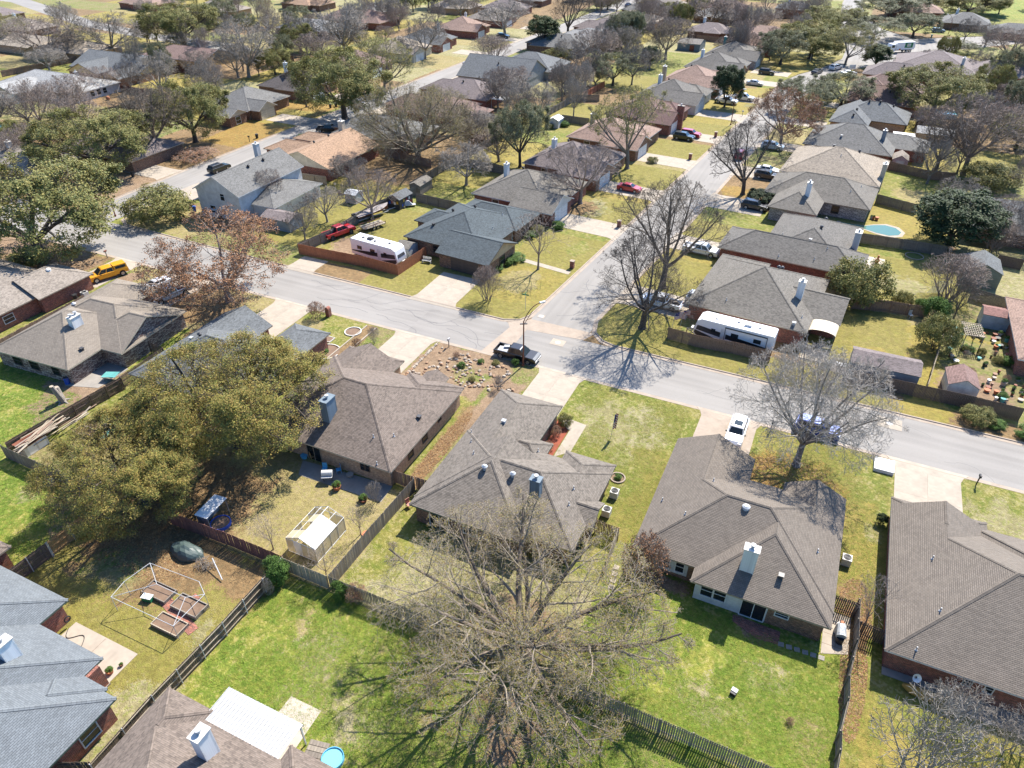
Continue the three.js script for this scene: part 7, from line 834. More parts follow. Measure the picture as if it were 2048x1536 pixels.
mailBrick('arched brick mailbox at the ringed garden', -60.0, -67.9, 0, true); mailBrick('square brick mailbox at the thin front walk', -34.2, -96.4, 1.6); mailBrick('brick mailbox at the driveway mouth by the bare dome tree', -32.4, -114.8, 1.6); mailBrick('brick mailbox by the yellow-budding tree lawn', -29.6, -156.2, 1.6); mailBrick('brick mailbox beyond the dark green off-roader', -27.9, -174.6, 1.6);
function lamp(label, x, z, dx, dz, h = 8.6, m = M.rust) { const g = thing('street_lamp', label, 'street lamp', [x, Y, z]), p = new MB(); p.tube([0, 0, 0], [0.02, h * 0.45, 0], 0.11, 0.09, 9); p.tube([0.02, h * 0.45, 0], [0, h * 0.76, 0], 0.09, 0.075, 9); p.build('pole', m, g); new MB().cyl(0, 0, 0.25, 0, 0.19, 0.17, 12).build('base', m, g); const a = new MB(); let q = [0, h * 0.76, 0]; for (let i = 1; i <= 6; i++) { const t = i / 6, n = [dx * t * t * 0.4 + dx * t * 0.6, h * 0.76 + h * 0.24 * Math.sin(t * 1.5), dz * t * t * 0.4 + dz * t * 0.6]; a.tube(q, n, 0.06, 0.05, 7); q = n; } a.tube([0, h * 0.7, 0], [dx * 0.55, h * 0.9, dz * 0.55], 0.035, 0.035, 6); a.build('arm', m, g); const L = Math.hypot(dx, dz), b = new MB(); b.box(q[0] + dx / L * 0.3, q[1] + 0.02, q[2] + dz / L * 0.3, 0.75, 0.14, 0.3, -Math.atan2(dz, dx)); b.build('lamp_head', M.galv, g); const cb = new MB(); cb.box(0.0, h * 0.72, 0, 0.9, 0.12, 0.12, 0.5); cb.build('bracket', M.steelDark, g); }
lamp('rusty street lamp standing over the black pickup', -30, -68.1, 1.4, -1.7); lamp('rusty street lamp on the left of the side street', -26.6, -186.4, 1.6, 0.2); lamp('rusty street lamp at the far crossing', -117.3, -81, -2.6, -1.5); lamp('thin lamp pole by the far blue van', 25.1, -329.4, -1.8, -0.4); lamp('grey street lamp in the trees of the bend', -16.9, -272, 2.2, 0.4, 8.6, M.galv);
{ const g = thing('street_sign', 'green street name sign on the corner lawn', 'sign', [-35.4, Y, -80.9]); new MB().cyl(0, 0, 2.7, 0, 0.03, 0.03, 8).build('post', M.galv, g); new MB().box(0, 2.62, 0, 0.95, 0.2, 0.02, 0.1).build('blade', M.green, g); new MB().box(0, 2.86, 0, 0.95, 0.2, 0.02, Math.PI / 2 + 0.1).build('blade', M.green, g); }
function usFlag(label, x, z, h, w, fh, tilt, ry) { const g = thing('flag', label, 'flag', [x, Y, z], ry); new MB().tube([0, 0, 0], [tilt, h, 0], 0.025, 0.018, 6).build('pole', M.offWhite, g); for (let i = 0; i < 13; i++) { const b = new MB(), y = h - (i + 0.5) * fh / 13; for (let k = 0; k < 8; k++) { const f = (t) => [tilt * (y / h) + t * w, y + 0.06 * Math.sin(t * 5), 0.14 * Math.sin(t * 7)], [a, b1, c] = f(k / 8), [d, e, f2] = f((k + 1) / 8), hh = fh / 26; if (i < 7 && k < 3) continue; b.quad([a, b1 - hh, c], [d, e - hh, f2], [d, e + hh, f2], [a, b1 + hh, c]); } b.build('stripe', i % 2 ? M.white : M.red, g); } const u = new MB(); for (let k = 0; k < 3; k++) { const f = (t, y) => [tilt * (y / h) + t * w, y + 0.06 * Math.sin(t * 5), 0.14 * Math.sin(t * 7)]; const y0 = h - fh * 7 / 13; u.quad(f(k / 8, y0), f((k + 1) / 8, y0), f((k + 1) / 8, h), f(k / 8, h)); } u.build('canton', plain(0.02, 0.03, 0.14, 0.8), g); }
usFlag('tall feather-style striped flag on the front lawn', -15.4, -59.3, 3.2, 0.4, 2.0, 0.25, 0.9); usFlag('striped flag at the corner of the fenced trailer yard', -15.1, -84.2, 2.9, 1.5, 1.1, 0.3, 0.6); usFlag('second striped flag beside the corner trailer', -14.2, -85.6, 2.6, 1.2, 0.9, 0.2, 0.9);
{ const g = thing('white_mattress', 'bright white mattress on the verge beside the driveway', 'mattress', [12.2, Y, -66.8]); const s = extrude([[-0.9, 0], [-0.9, 0.34], [0.9, 0.34], [0.9, 0]], 2.1, 0.08); part('pad', s, M.white, g); const b = new MB(); b.box(0, 0.3, 0, 1.83, 0.04, 2.13); b.build('piping', M.siding, g); }
function pot(label, x, z, r, h, m, leaf) { const g = thing('plant_pot', label, 'pot', [x, Y, z]); const b = new MB(); b.cyl(0, 0, h, 0, r * 0.7, r, 14); b.build('pot', m, g); if (leaf) { const s = TREE.shrub.children.find((c) => c.name === 'crown'), o = new THREE.Mesh(s.geometry, s.material); o.name = 'leaves'; o.scale.setScalar(r * 0.6); o.position.y = h - 0.1; g.add(o); } }
pot('terracotta pot with green plant by the grill', -38.1, -39.9, 0.45, 0.45, M.terracotta, true); pot('grey pot by the back wall of the grill house', -38.0, -42.0, 0.4, 0.3, M.stone); pot('terracotta saucer near the greenhouse', -31.9, -36.0, 0.42, 0.16, M.terracotta); pot('low brown planter beside the patio edge', -34.7, -39.6, 0.45, 0.3, M.rust, true); pot('white planter in the porch of the grill house', -44.1, -42.3, 0.4, 0.4, M.lightBlue); pot('flower pot on the blue-grey house patio', -41.9, -15.6, 0.3, 0.35, M.terracotta, true); pot('rusty flower tub on the blue-grey house patio', -41.6, -16.4, 0.16, 0.25, M.rust, true);
{ const g = thing('grill', 'pale barrel grill on the shaded patio', 'grill', [-39.7, Y, -40.6], 0.5); new MB().tube([-0.55, 0.95, 0], [0.55, 0.95, 0], 0.34, 0.34, 14, true).build('barrel', M.offWhite, g); for (const [x, z] of [[-0.4, -0.2], [0.4, -0.2], [-0.4, 0.2], [0.4, 0.2]]) new MB().box(x, 0.35, z, 0.05, 0.7, 0.05).build('leg', M.steelDark, g); new MB().box(0, 0.8, 0.45, 1.1, 0.04, 0.25).build('shelf', M.metalDull, g); }
function chair(label, x, z, ry, m) { const g = thing('patio_chair', label, 'chair', [x, Y, z], ry); new MB().box(0, 0.42, 0, 0.5, 0.05, 0.5).build('seat', m, g); new MB().box(0, 0.72, -0.24, 0.5, 0.6, 0.04, 0).build('backrest', m, g); for (const [a, b] of [[-1, -1], [1, -1], [-1, 1], [1, 1]]) new MB().box(a * 0.22, 0.2, b * 0.22, 0.04, 0.4, 0.04).build('leg', m, g); }
chair('blue chair in the shade of the grill house', -40.8, -41.5, 0.4, M.lightBlue); chair('second blue chair beside the pale grill', -39.4, -42.0, -0.8, M.lightBlue); chair('wooden chair at the porch edge', -43.2, -42.6, 2.6, WOOD.gold[0]); chair('pink chair against the fence of the two-vent house', -30.1, -40.8, 1.2, plain(0.5, 0.24, 0.18)); chair('grey chair under the oak at the left yard', -64.4, -27.9, 0.5, M.galv); chair('dark chair under the oak at the left yard', -63.2, -26.7, -0.6, M.black); chair('pale chair in the hedged corner of the right lawn', 14.5, -102, 0.6, M.offWhite);
{ const g = thing('covered_grill', 'grey covered grill on the side patio', 'grill', [9.6, Y, -43.0], 0.1); const b = new MB(); b.tube([0, 0.0, -0.5], [0, 0.95, -0.5], 0.42, 0.36, 12, true); b.build('cover', M.metalDull, g); new MB().tube([0, 0.9, -0.55], [0, 0.7, 0.5], 0.36, 0.42, 12, true).build('barrel', M.galv, g); new MB().cyl(0, 0, 0.6, 0.5, 0.3, 0.3, 12).build('drum', M.black, g); new MB().cyl(0, 1, 1.25, -0.6, 0.2, 0.14, 10).build('stack', M.terracotta, g); }
{ const g = thing('lawn_box', 'small grey lidded box alone on the green back lawn', 'box', [2.7, Y, -34.4], -0.25); new MB().box(0, 0.16, 0, 0.42, 0.32, 0.55).build('box', M.black, g); new MB().box(0, 0.35, -0.1, 0.46, 0.05, 0.36).build('lid', M.metalDull, g); }
{ const g = thing('dish_antenna', 'satellite dish at the corner of the right-edge house', 'antenna', [14.9, Y, -40.6]); new MB().tube([0, 0, 0], [0, 1.5, 0], 0.03, 0.03, 6).build('mast', M.metalDull, g); const b = new MB(); b.tube([0, 1.5, 0.1], [0.05, 1.62, 0.25], 0.1, 0.34, 14); b.build('dish', M.white, g); }
{ const g = thing('kayak', 'mustard tarpaulin bundle along the brick back wall', 'bundle', [15.5, Y, -40.2], -0.15); const b = new MB(); const st = [[-1.2, 0.1], [-0.6, 0.38], [0.3, 0.42], [1.2, 0.15]]; for (let i = 0; i < 3; i++) b.tube([st[i][0], 0.3, 0], [st[i + 1][0], 0.3, 0], st[i][1], st[i + 1][1], 9, true); b.build('tarpaulin', plain(0.42, 0.24, 0.05), g); g.name = numbered('tarpaulin_bundle'); }
{ const rr = RNG(8), g = thing('tarp_pile', 'heap under dark green tarpaulin below the maroon fence', 'pile', [-45.6, Y, -27.2]); const geo = new THREE.IcosahedronGeometry(1, 3), p = geo.attributes.position; for (let i = 0; i < p.count; i++) { const x = p.getX(i), y = p.getY(i), z = p.getZ(i), n = 0.8 + 0.5 * fbm(x * 2 + 5, z * 2 + y, 33, 3); p.setXYZ(i, x * 1.7 * n, Math.max(0, y * 0.9 * n), z * 0.9 * n); } geo.computeVertexNormals(); part('tarpaulin', geo, plain(0.06, 0.09, 0.085, 0.5), g); const g2 = thing('brush_pile', 'grey heap of brush beside the tarpaulin heap', 'pile', [-42.9, Y, -26.7]); const b = new MB(); for (let i = 0; i < 120; i++) { const a = rr() * 6.28, x = (rr() - 0.5) * 1.6, z = (rr() - 0.5) * 0.9, y = rr() * 0.5; b.tube([x, y, z], [x + Math.cos(a) * 0.5, y + (rr() - 0.4) * 0.3, z + Math.sin(a) * 0.5], 0.02, 0.012, 3); } tag(b.build('branches', BARK.grey, g2), null, null, null, 'stuff'); new MB().tube([0.6, 0.9, -0.5], [2.6, 0.2, 0.6], 0.05, 0.05, 6).build('pipe', M.galv, g2); }
{ const g = thing('lean_shed', 'low lean-to shed with white corrugated roof under the oak', 'shed', [-46.2, Y, -31.4], 0.08); for (let i = 0; i < 12; i++) new MB().box(-0.66 + i * 0.12, 1.9 - 0.01 * (i % 2), 0, 0.115, 0.02 + 0.02 * (i % 2), 2.9).build('roof_rib', M.white, g); new MB().box(0, 0.9, 1.3, 1.3, 1.8, 0.06).build('wall', M.sidingBlue, g); new MB().box(-0.6, 0.9, 0, 0.06, 1.8, 2.6).build('wall', M.sidingBlue, g); new MB().box(0.6, 0.9, -1.3, 0.08, 1.8, 0.08).build('post', WOOD.grey[0], g); }
{ const g = thing('tree_stump', 'tall forked tree stump by the dirt patch', 'stump', [-76.4, Y, -38.3]); const b = new MB(); b.tube([0, 0, 0], [-0.35, 1.9, -0.1], 0.42, 0.33, 12, true); b.build('trunk', BARK.light, g); const c = new MB(); c.tube([0.1, 0, 0], [-0.05, 2.5, 0.45], 0.36, 0.24, 12, true); c.build('trunk', BARK.light, g); const f = new MB(); f.cyl(-0.35, 1.9, 1.93, -0.1, 0.3, 0.3, 12); f.cyl(-0.05, 2.48, 2.53, 0.45, 0.22, 0.22, 12); f.build('cut_face', WOOD.pale[0], g); for (let i = 0; i < 5; i++) { const a = i * 1.26; new MB().tube([0, 0.25, 0], [Math.cos(a) * 0.9, -0.05, Math.sin(a) * 0.9], 0.2, 0.06, 7).build('root', BARK.light, g); } }
{ const g = thing('barrel', 'blue plastic barrel at the house corner', 'barrel', [-79.1, Y, -41.1]); new MB().cyl(0, 0, 0.9, 0, 0.3, 0.3, 16).build('drum', M.blue, g); new MB().cyl(0, 0.9, 0.93, 0, 0.31, 0.31, 16).build('rim', M.steelDark, g); const h = thing('covered_table', 'table under a sea-green cover on the patio', 'table', [-74.9, Y, -44.0], 0.3); new MB().box(0, 0.72, 0, 1.9, 0.05, 1.2, 0, 0.08).build('cover', M.teal, h); for (const [a, b] of [[-1, -1], [1, -1], [-1, 1], [1, 1]]) new MB().box(a * 0.8, 0.35, b * 0.45, 0.05, 0.7, 0.05).build('leg', M.white, h); }
{ // lumber pile and sheet-metal shed
  const g = thing('lumber_stack', 'heap of old boards along the leaning fence', 'lumber', [-71.6, Y, -31.8]), rr = RNG(55); for (let i = 0; i < 34; i++) { const L = 2.2 + rr() * 3, m = new MB(); m.box((rr() - 0.5) * 1.4, 1.35 + 0.28 * rr() - (i > 20 ? 0.9 * rr() : 0), 0.6 - rr() * (i > 20 ? 7 : 2.5), 0.1 + rr() * 0.08, 0.045, L, (rr() - 0.5) * 0.5 + 0.1); m.build('plank', WOOD[['pale', 'grey', 'pale', 'brown'][i % 4]][i % 4], g); } const s = thing('low_shed', 'low white sheet-metal shed under the heap of boards', 'shed', [-71.8, Y, -31.2]); new MB().box(0, 0.62, 0, 1.5, 1.24, 2.6).build('wall', M.white, s); new MB().box(0, 1.27, 0, 1.8, 0.06, 2.9).build('roof', M.rust, s); for (const z of [-0.6, 0.5]) new MB().box(0.76, 0.6, z, 0.02, 1.1, 0.9).build('door', M.whiteGloss, s); }
{ const g = thing('play_slide', 'green play slide by the vegetable beds', 'slide', [-66.1, Y, -36.2], 0.3); new MB().box(0, 0.5, 0.4, 0.5, 0.05, 1.7, 0).build('chute', M.teal, g); for (const s of [-1, 1]) { new MB().tube([s * 0.3, 0, -0.5], [s * 0.25, 1.3, -0.4], 0.03, 0.03, 6).build('post', M.teal, g); } new MB().tube([-0.25, 1.3, -0.4], [0.25, 1.3, -0.4], 0.03, 0.03, 6).build('handle', M.white, g); }
{ const g = thing('garden_hose', 'black hose looping over the patio', 'hose', [-46.8, Y + 0.05, -17.0]); const pts = []; for (let i = 0; i <= 40; i++) { const t = i / 40; pts.push(V(t * 3.4 - 1.6, 0.02, 0.5 * Math.sin(t * 9) + 0.9 * t)); } part('tube', new THREE.TubeGeometry(new THREE.CatmullRomCurve3(pts), 80, 0.025, 5), M.black, g); const c = new MB(); for (let k = 0; k < 18; k++) { const a = k / 18 * 6.283, b = (k + 1) / 18 * 6.283; c.tube([-1.7, 0.8 + Math.sin(a) * 0.25, Math.cos(a) * 0.25 - 0.3], [-1.7, 0.8 + Math.sin(b) * 0.25, Math.cos(b) * 0.25 - 0.3], 0.06, 0.06, 6); } c.build('coil', M.black, g); }
{ const g = thing('brick_pillar', 'square brick porch pillar at the patio edge', 'pillar', [-41.4, Y, -14.2]); new MB().box(0, 1.2, 0, 0.5, 2.4, 1.4).build('shaft', BRICK.red, g); new MB().box(0, 0.08, 0, 0.6, 0.16, 1.5).build('foot', concretePink, g); }
// garden rings on the ringed lawn
function ring(label, x, z, r, m = M.offWhite, fill = M.dirt, gap = 0) { const g = thing('garden_ring', label, 'garden edging', [x, Y, z]), n = 26; const f = new MB(); f.cyl(0, 0, 0.02, 0, r - 0.05, r - 0.05, 24); f.build('soil', fill, g); for (let i = 0; i < n - gap; i++) { const a = (i + 0.5) / n * 6.2832; new MB().box(Math.cos(a) * r, 0.06, Math.sin(a) * r, 0.13, 0.14 + 0.04 * hash2(i, 3, 6), 6.2832 * r / n * 0.9, -a).build('edging_stone', m, g); } }
ring('large curved white-edged bed on the ringed lawn', -58.6, -61.6, 1.8, M.offWhite, M.dirt, 10); ring('white-edged round bed near the walk strip', -54.6, -60.2, 1.75, M.offWhite, M.dirt, 4); ring('small complete white ring near the kerb', -54.4, -65.8, 1.1, M.offWhite); ring('pale stone ring with a yellow plant by the two-vent house', -12.7, -53.4, 0.75, concretePink); ring('low stone planter ring on the right lawn', 15.0, -123.8, 1.35, concrete, PLANTM()); bedBox(-56.8, -55.6, -63.4, -62.2, 0.12, 'small white square edging on the ringed lawn', M.offWhite, M.dirt, 'garden edging');
function PLANTM() { return plain(0.09, 0.13, 0.03, 0.95); }
for (const [x0, x1, l] of [[-53.7, -53.5, 'left pale kerb of the gravel strip beside the ringed lawn'], [-52.2, -52.0, 'right pale kerb of the gravel strip beside the ringed lawn']]) { const b = new MB(); b.box((x0 + x1) / 2, Y + 0.04, -62.9, 0.16, 0.12, 10.2); tag(b.build('edging_kerb', concrete), l, 'edging', null, 'structure'); }
// stones of the dirt garden: singles in view
const stoneG = [1, 2, 3].map((s) => { const g = new THREE.IcosahedronGeometry(1, 1), p = g.attributes.position; for (let i = 0; i < p.count; i++) { const k = 0.75 + 0.5 * hash2(Math.round(p.getX(i) * 9), Math.round(p.getY(i) * 9 + p.getZ(i) * 31), s); p.setXYZ(i, p.getX(i) * k, p.getY(i) * k * 0.7, p.getZ(i) * k); } g.computeVertexNormals(); return g; });
{ const rr = RNG(31), spots = []; const circ = (x, z, r, n) => { for (let i = 0; i < n; i++) spots.push([x + Math.cos(i / n * 6.28) * r + (rr() - 0.5) * 0.15, z + Math.sin(i / n * 6.28) * r + (rr() - 0.5) * 0.15]); }; circ(-37.5, -64.8, 1.6, 16); circ(-34.6, -62.6, 1.5, 16); circ(-39.9, -62.3, 0.9, 10); circ(-32.2, -65.5, 1.2, 12); for (let i = 0; i < 30; i++) spots.push([-42.5 + (i / 30) * 0.1, -68 + i * 0.28]); for (let i = 0; i < 30; i++) spots.push([-42 + i * 0.45, -61.1 - 0.05 * i + 0.3 * Math.sin(i)]); for (let i = 0; i < 50; i++) spots.push([-41.5 + rr() * 11, -67.5 + rr() * 6]);
  for (const [x, z] of spots) { const o = new THREE.Mesh(stoneG[Math.floor(rr() * 3)], [M.stone, concretePink, plain(0.36, 0.22, 0.13)][Math.floor(rr() * 3)]); o.name = numbered('garden_stone'); const s = 0.11 + rr() * 0.12; o.scale.set(s * 1.2, s, s); o.position.set(x, Y + s * 0.35, z); o.rotation.y = rr() * 6; tag(o, 'tan edging stone in the dirt garden above the driveway', 'stone', 'edging stones of the dirt garden'); scene.add(o); } }
for (const [k, x, z, h, R, l] of [['shrub', -37, -64.5, 0.7, 0.5, 'green tuft inside the largest stone ring'], ['oliveShrub', -34.4, -62.4, 0.6, 0.45, 'dark tuft inside a stone ring of the dirt garden'], ['bareShrub', -30.6, -62.2, 2.0, 0.8, 'bare bush at the side of the dirt garden'], ['shrub', -35.2, -66.5, 0.5, 0.4, 'small green plant near the kerb of the dirt garden'], ['redShrub', -38.6, -66.2, 0.8, 0.5, 'dark reddish plant near the silver mailbox'], ['shrub', -31.0, -68.0, 0.8, 0.5, 'spiky green plant at the lamp foot'], ['oliveShrub', -33.3, -66.9, 0.6, 0.5, 'low olive plant beside the black pickup'], ['redShrub', -61.2, -66.9, 2.4, 1.3, 'bare reddish bush beside the arched mailbox'], ['redShrub', -51.4, -62.5, 1.6, 0.7, 'red-stemmed bush in the gravel strip'], ['bareShrub', -50.2, -64.8, 2.4, 0.9, 'bare rose bush in the gravel strip'], ['oliveShrub', -59.4, -62.6, 0.8, 0.6, 'rounded green bush in the curved bed'], ['shrub', -54.8, -60, 0.5, 0.5, 'low plant in the white-edged bed'], ['redShrub', -21.2, -57, 1.3, 0.8, 'russet bush in the red mulch bed'], ['oliveShrub', -20.8, -59.2, 1.5, 0.8, 'grey-green bush at the end of the mulch bed'], ['redShrub', -21, -54.5, 1.0, 0.7, 'second russet bush in the red mulch bed'], ['shrub', -12.7, -53.4, 0.5, 0.4, 'yellowish plant in the pale stone ring'], ['dark', 12.2, -58.0, 1.2, 0.5, 'small black-green shrub beside the right-edge house'], ['redShrub', 6.9, -33.8, 0.5, 0.3, 'tiny dark plant on the green back lawn'], ['shrub', -45.2, -90.6, 1.2, 1.3, 'clipped green hedge ball by the blue-roofed garage'], ['shrub', -44.3, -93.2, 1.1, 1.0, 'second clipped ball by the blue-roofed house'], ['shrub', -43.6, -95.2, 1.0, 1.5, 'clipped low hedge by the thin front walk'], ['shrub', -44.8, -104.4, 0.9, 1.2, 'yellow-green clipped oval bush'], ['oliveShrub', -44.6, -106.4, 1.3, 1.2, 'dull round bush beside the yellow-green oval'], ['shrub', -42, -109.8, 1.2, 1.1, 'round bush by the white siding gable'], ['oliveShrub', -36.5, -150.8, 1.2, 1.1, 'dark green bush beside the tan garage'], ['shrub', -63.7, -168, 1.2, 1.3, 'bright yellow-green box hedge by the white shed'], ['oliveShrub', -66.2, -164.4, 1.3, 1.0, 'dark bush at the foot of the white shed'], ['dark', -11.5, -136.5, 2.6, 2.4, 'dark green bush behind the black crossover'], ['oliveShrub', -114, -62, 1.8, 3.0, 'dark underbrush at the foot of the left oak'], ['oliveShrub', 21.5, -79.6, 1.8, 1.6, 'rust-tipped bush on the verge at the right'], ['shrub', 23.6, -79.2, 0.9, 0.9, 'fresh green bush on the right verge'], ['shrub', 26.4, -79.1, 1.0, 1.2, 'second fresh green bush on the right verge'], ['shrub', 29.2, -79, 0.8, 0.9, 'third fresh green bush on the right verge'], ['bareShrub', 4.5, -81, 3.5, 3.2, 'pale bare thicket behind the brown picket fence'], ['bareShrub', 0.8, -80.2, 2.6, 2.2, 'pale bare bush at the end of the brown picket fence']]) plant(k, x, z, h, R, l);
// sheds and covers beyond the street
function shed(label, x0, x1, z0, z1, eave, rise, r, roofM, wallM, o = {}) { const g = thing(o.name || 'shed', label, 'shed', [(x0 + x1) / 2, Y, (z0 + z1) / 2], o.turn || 0), X = (x1 - x0) / 2, Z = (z1 - z0) / 2, w = new MB(), rf = new MB(), ov = 0.12; const ax = r === 'x';
  for (const [a, b, c, d] of [[-X, Z, X, Z], [X, Z, X, -Z], [X, -Z, -X, -Z], [-X, -Z, -X, Z]]) w.quad([a, 0, b], [c, 0, d], [c, eave, d], [a, eave, b], [0, 0], [3, 0], [3, eave], [0, eave]); if (ax) for (const s of [-1, 1]) w.tri([s * X, eave, -Z], [s * X, eave, Z], [s * X, eave + rise, 0]); else for (const s of [-1, 1]) w.tri([-X, eave, s * Z], [X, eave, s * Z], [0, eave + rise, s * Z]); w.build('wall', wallM, g);
  const A = (X + ov), B = (Z + ov), t = 0.05; for (const s of [-1, 1]) { const q = ax ? [[-A, eave - 0.03, s * B], [A, eave - 0.03, s * B], [A, eave + rise + 0.04, 0], [-A, eave + rise + 0.04, 0]] : [[s * A, eave - 0.03, -B], [s * A, eave - 0.03, B], [0, eave + rise + 0.04, B], [0, eave + rise + 0.04, -B]]; const L = ax ? 2 * A : 2 * B, sl = Math.hypot(ax ? B : A, rise); rf.quad(...q, [0, 0], [L, 0], [L, sl], [0, sl]); rf.quad(...q.map((p) => [p[0], p[1] - t, p[2]]), [0, 0], [L, 0], [L, sl], [0, sl]); } rf.build('roof', roofM, g);
  if (o.door) { const [s, dx, dw, dh] = o.door; const d = new MB(); s === 's' ? d.box(dx, dh / 2, Z + 0.02, dw, dh, 0.03) : d.box(X + 0.02, dh / 2, dx, 0.03, dh, dw); d.build('door', o.doorM || M.offWhite, g); } return g; }
shed('long low dark shed behind the street-side fence', 7.5, 15.1, -86.8, -83.0, 2.2, 0.7, 'x', RC.dusk, M.sidingBlue); shed('pinkish shed beside the plant garden', 18.2, 21.4, -87, -83.4, 1.9, 0.9, 'z', roofMat(0.24, 0.15, 0.13), M.offWhite, { turn: 0.06 }); shed('grey-green barn-like shed near the right edge', 21.4, 26.2, -122, -116.4, 2.5, 1.1, 'z', RC.slate, M.sidingGreen, { name: 'barn_shed' }); shed('weathered small shed behind the travel trailer', -61.6, -59.2, -91, -88.2, 1.8, 0.5, 'x', RC.weather, M.galv); const fs = shed('dark shed covered with small sports pennants', -74.2, -71.4, -109.2, -105.2, 2.0, 0.7, 'z', RC.slate, M.steelDark, { turn: S2 });
{ const cols = [M.red, M.white, M.blue, M.red, M.white, M.yellow, M.blue]; for (let i = 0; i < 7; i++) new MB().box(1.42, 0.7 + 0.75 * (i % 2), -1.4 + i * 0.42, 0.02, 0.5, 0.36).build('pennant', cols[i], fs); for (let i = 0; i < 4; i++) new MB().box(-0.9 + i * 0.6, 1.1 + 0.2 * (i % 2), 2.02, 0.42, 0.5, 0.02).build('pennant', cols[(i + 2) % 7], fs); }
shed('low grey shed behind the two-storey house', -89.5, -83.4, -92.2, -88.4, 2.0, 0.6, 'x', RC.dusk, M.sidingGrey); shed('small silver shed in the tan house yard', -83, -80.6, -106.5, -104, 1.8, 0.4, 'x', M.galv, M.galv); shed('low weathered shed along the back fence', -74.3, -71.9, -117.6, -113, 1.9, 0.5, 'z', RC.weather, WOOD.grey[0]); shed('small white shed with yellow hedge', -66.8, -64.2, -168.6, -165.2, 1.9, 0.6, 'z', M.white, M.siding); shed('pink barn-style shed beside the slate house', 10.2, 13.2, -172.6, -168.6, 1.9, 0.9, 'z', RC.fawn, plain(0.5, 0.36, 0.34), { door: ['s', 0, 1.6, 1.7] }); shed('open grey-roofed pavilion behind the slate house', 14.6, 22.4, -195.4, -189.4, 2.4, 0.8, 'x', RC.pale, M.sidingTan); shed('small cabin with teal doors behind the left row', -61.4, -53.5, -279.5, -270.4, 2.4, 0.9, 'x', RC.weather, M.sidingBlue, { name: 'cabin', door: ['s', 1.2, 1.6, 2.0], doorM: M.rust }); shed('rusty-roofed potting shed in the plant garden', 23.1, 26.4, -106, -103.2, 2.1, 0.4, 'x', roofMat(0.25, 0.13, 0.11), M.galv); shed('brown shed beside the small gable in the pool gardens', 14.8, 17, -204, -200.5, 2.1, 0.8, 'z', RC.slate, M.trimDark);
{ const g = thing('patio_awning', 'arched beige awning on the corner house', 'awning', [3.6, Y, -89.4], S2); for (let i = 0; i < 8; i++) { const a = i / 8 * Math.PI, b = (i + 1) / 8 * Math.PI, P = (q, z) => [-Math.cos(q) * 1.7, 2.35 + 0.45 * Math.sin(q), z]; new MB().quad(P(a, -1.5), P(b, -1.5), P(b, 1.5), P(a, 1.5)).build('fabric', M.sidingCream, g); } for (const [x, z] of [[-1.6, 1.4], [1.6, 1.4], [-1.6, -1.4], [1.6, -1.4]]) new MB().box(x, 1.2, z, 0.07, 2.4, 0.07).build('post', M.steelDark, g); const tb = thing('patio_table', 'dark table under the arched awning', 'table', [3.4, Y, -87.6]); new MB().cyl(0, 0.7, 0.74, 0, 0.7, 0.7, 16).build('top', M.steelDark, tb); new MB().cyl(0, 0, 0.7, 0, 0.06, 0.06, 8).build('stem', M.steelDark, tb); }
{ const g = thing('white_crate', 'white lidded crate beside the long dark shed', 'crate', [6.4, Y, -84.4]); new MB().box(0, 0.3, 0, 1.6, 0.6, 0.8).build('box', M.white, g); new MB().box(0, 0.63, 0, 1.66, 0.06, 0.86).build('lid', M.whiteGloss, g); }
{ const g = thing('pergola', 'white lattice pergola in the plant garden', 'pergola', [21.4, Y, -97.4], 0.1); for (let i = 0; i < 9; i++) new MB().box(-1.1 + i * 0.27, 2.3, 0, 0.08, 0.06, 3.6).build('slat', WOOD.pale[i % 4], g); for (let i = 0; i < 8; i++) new MB().box(0, 2.37, -1.7 + i * 0.48, 2.4, 0.05, 0.08).build('slat', WOOD.pale[i % 4], g); for (const [x, z] of [[-1, 1.6], [1, 1.6], [-1, -1.6], [1, -1.6]]) new MB().box(x, 1.13, z, 0.1, 2.26, 0.1).build('post', WOOD.pale[0], g); const h = thing('lattice_panel', 'white lattice panel leaning in bare brush', 'lattice', [18.1, Y, -111.5], 0.3); for (let i = 0; i < 9; i++) { new MB().box(-0.9 + i * 0.22, 0.9, 0, 0.05, 2.5, 0.03, 0, 0.5).build('lath', M.white, h); new MB().box(-0.9 + i * 0.22, 0.9, 0.035, 0.05, 2.5, 0.03, 0, -0.5).build('lath', M.white, h); } const t = thing('pergola', 'brown pergola beside the shed of the pool gardens', 'pergola', [13.4, Y, -207.5]); for (let i = 0; i < 8; i++) new MB().box(0, 2.3, -2 + i * 0.55, 3.2, 0.08, 0.1).build('slat', WOOD.brown[i % 4], t); for (const [x, z] of [[-1.4, 1.9], [1.4, 1.9], [-1.4, -1.9], [1.4, -1.9]]) new MB().box(x, 1.13, z, 0.12, 2.26, 0.12).build('post', WOOD.brown[0], t); }
{ const g = thing('chiminea', 'red clay chiminea on the bright patio square', 'chiminea', [9.5, Y, -118.4]); const b = new MB(); b.cyl(0, 0.25, 0.55, 0, 0.25, 0.42, 14); b.cyl(0, 0.55, 0.85, 0, 0.42, 0.2, 14); b.cyl(0, 0.85, 1.4, 0, 0.15, 0.13, 12); b.build('body', M.terracotta, g); new MB().cyl(0, 0, 0.25, 0, 0.3, 0.2, 10).build('stand', M.rust, g); }
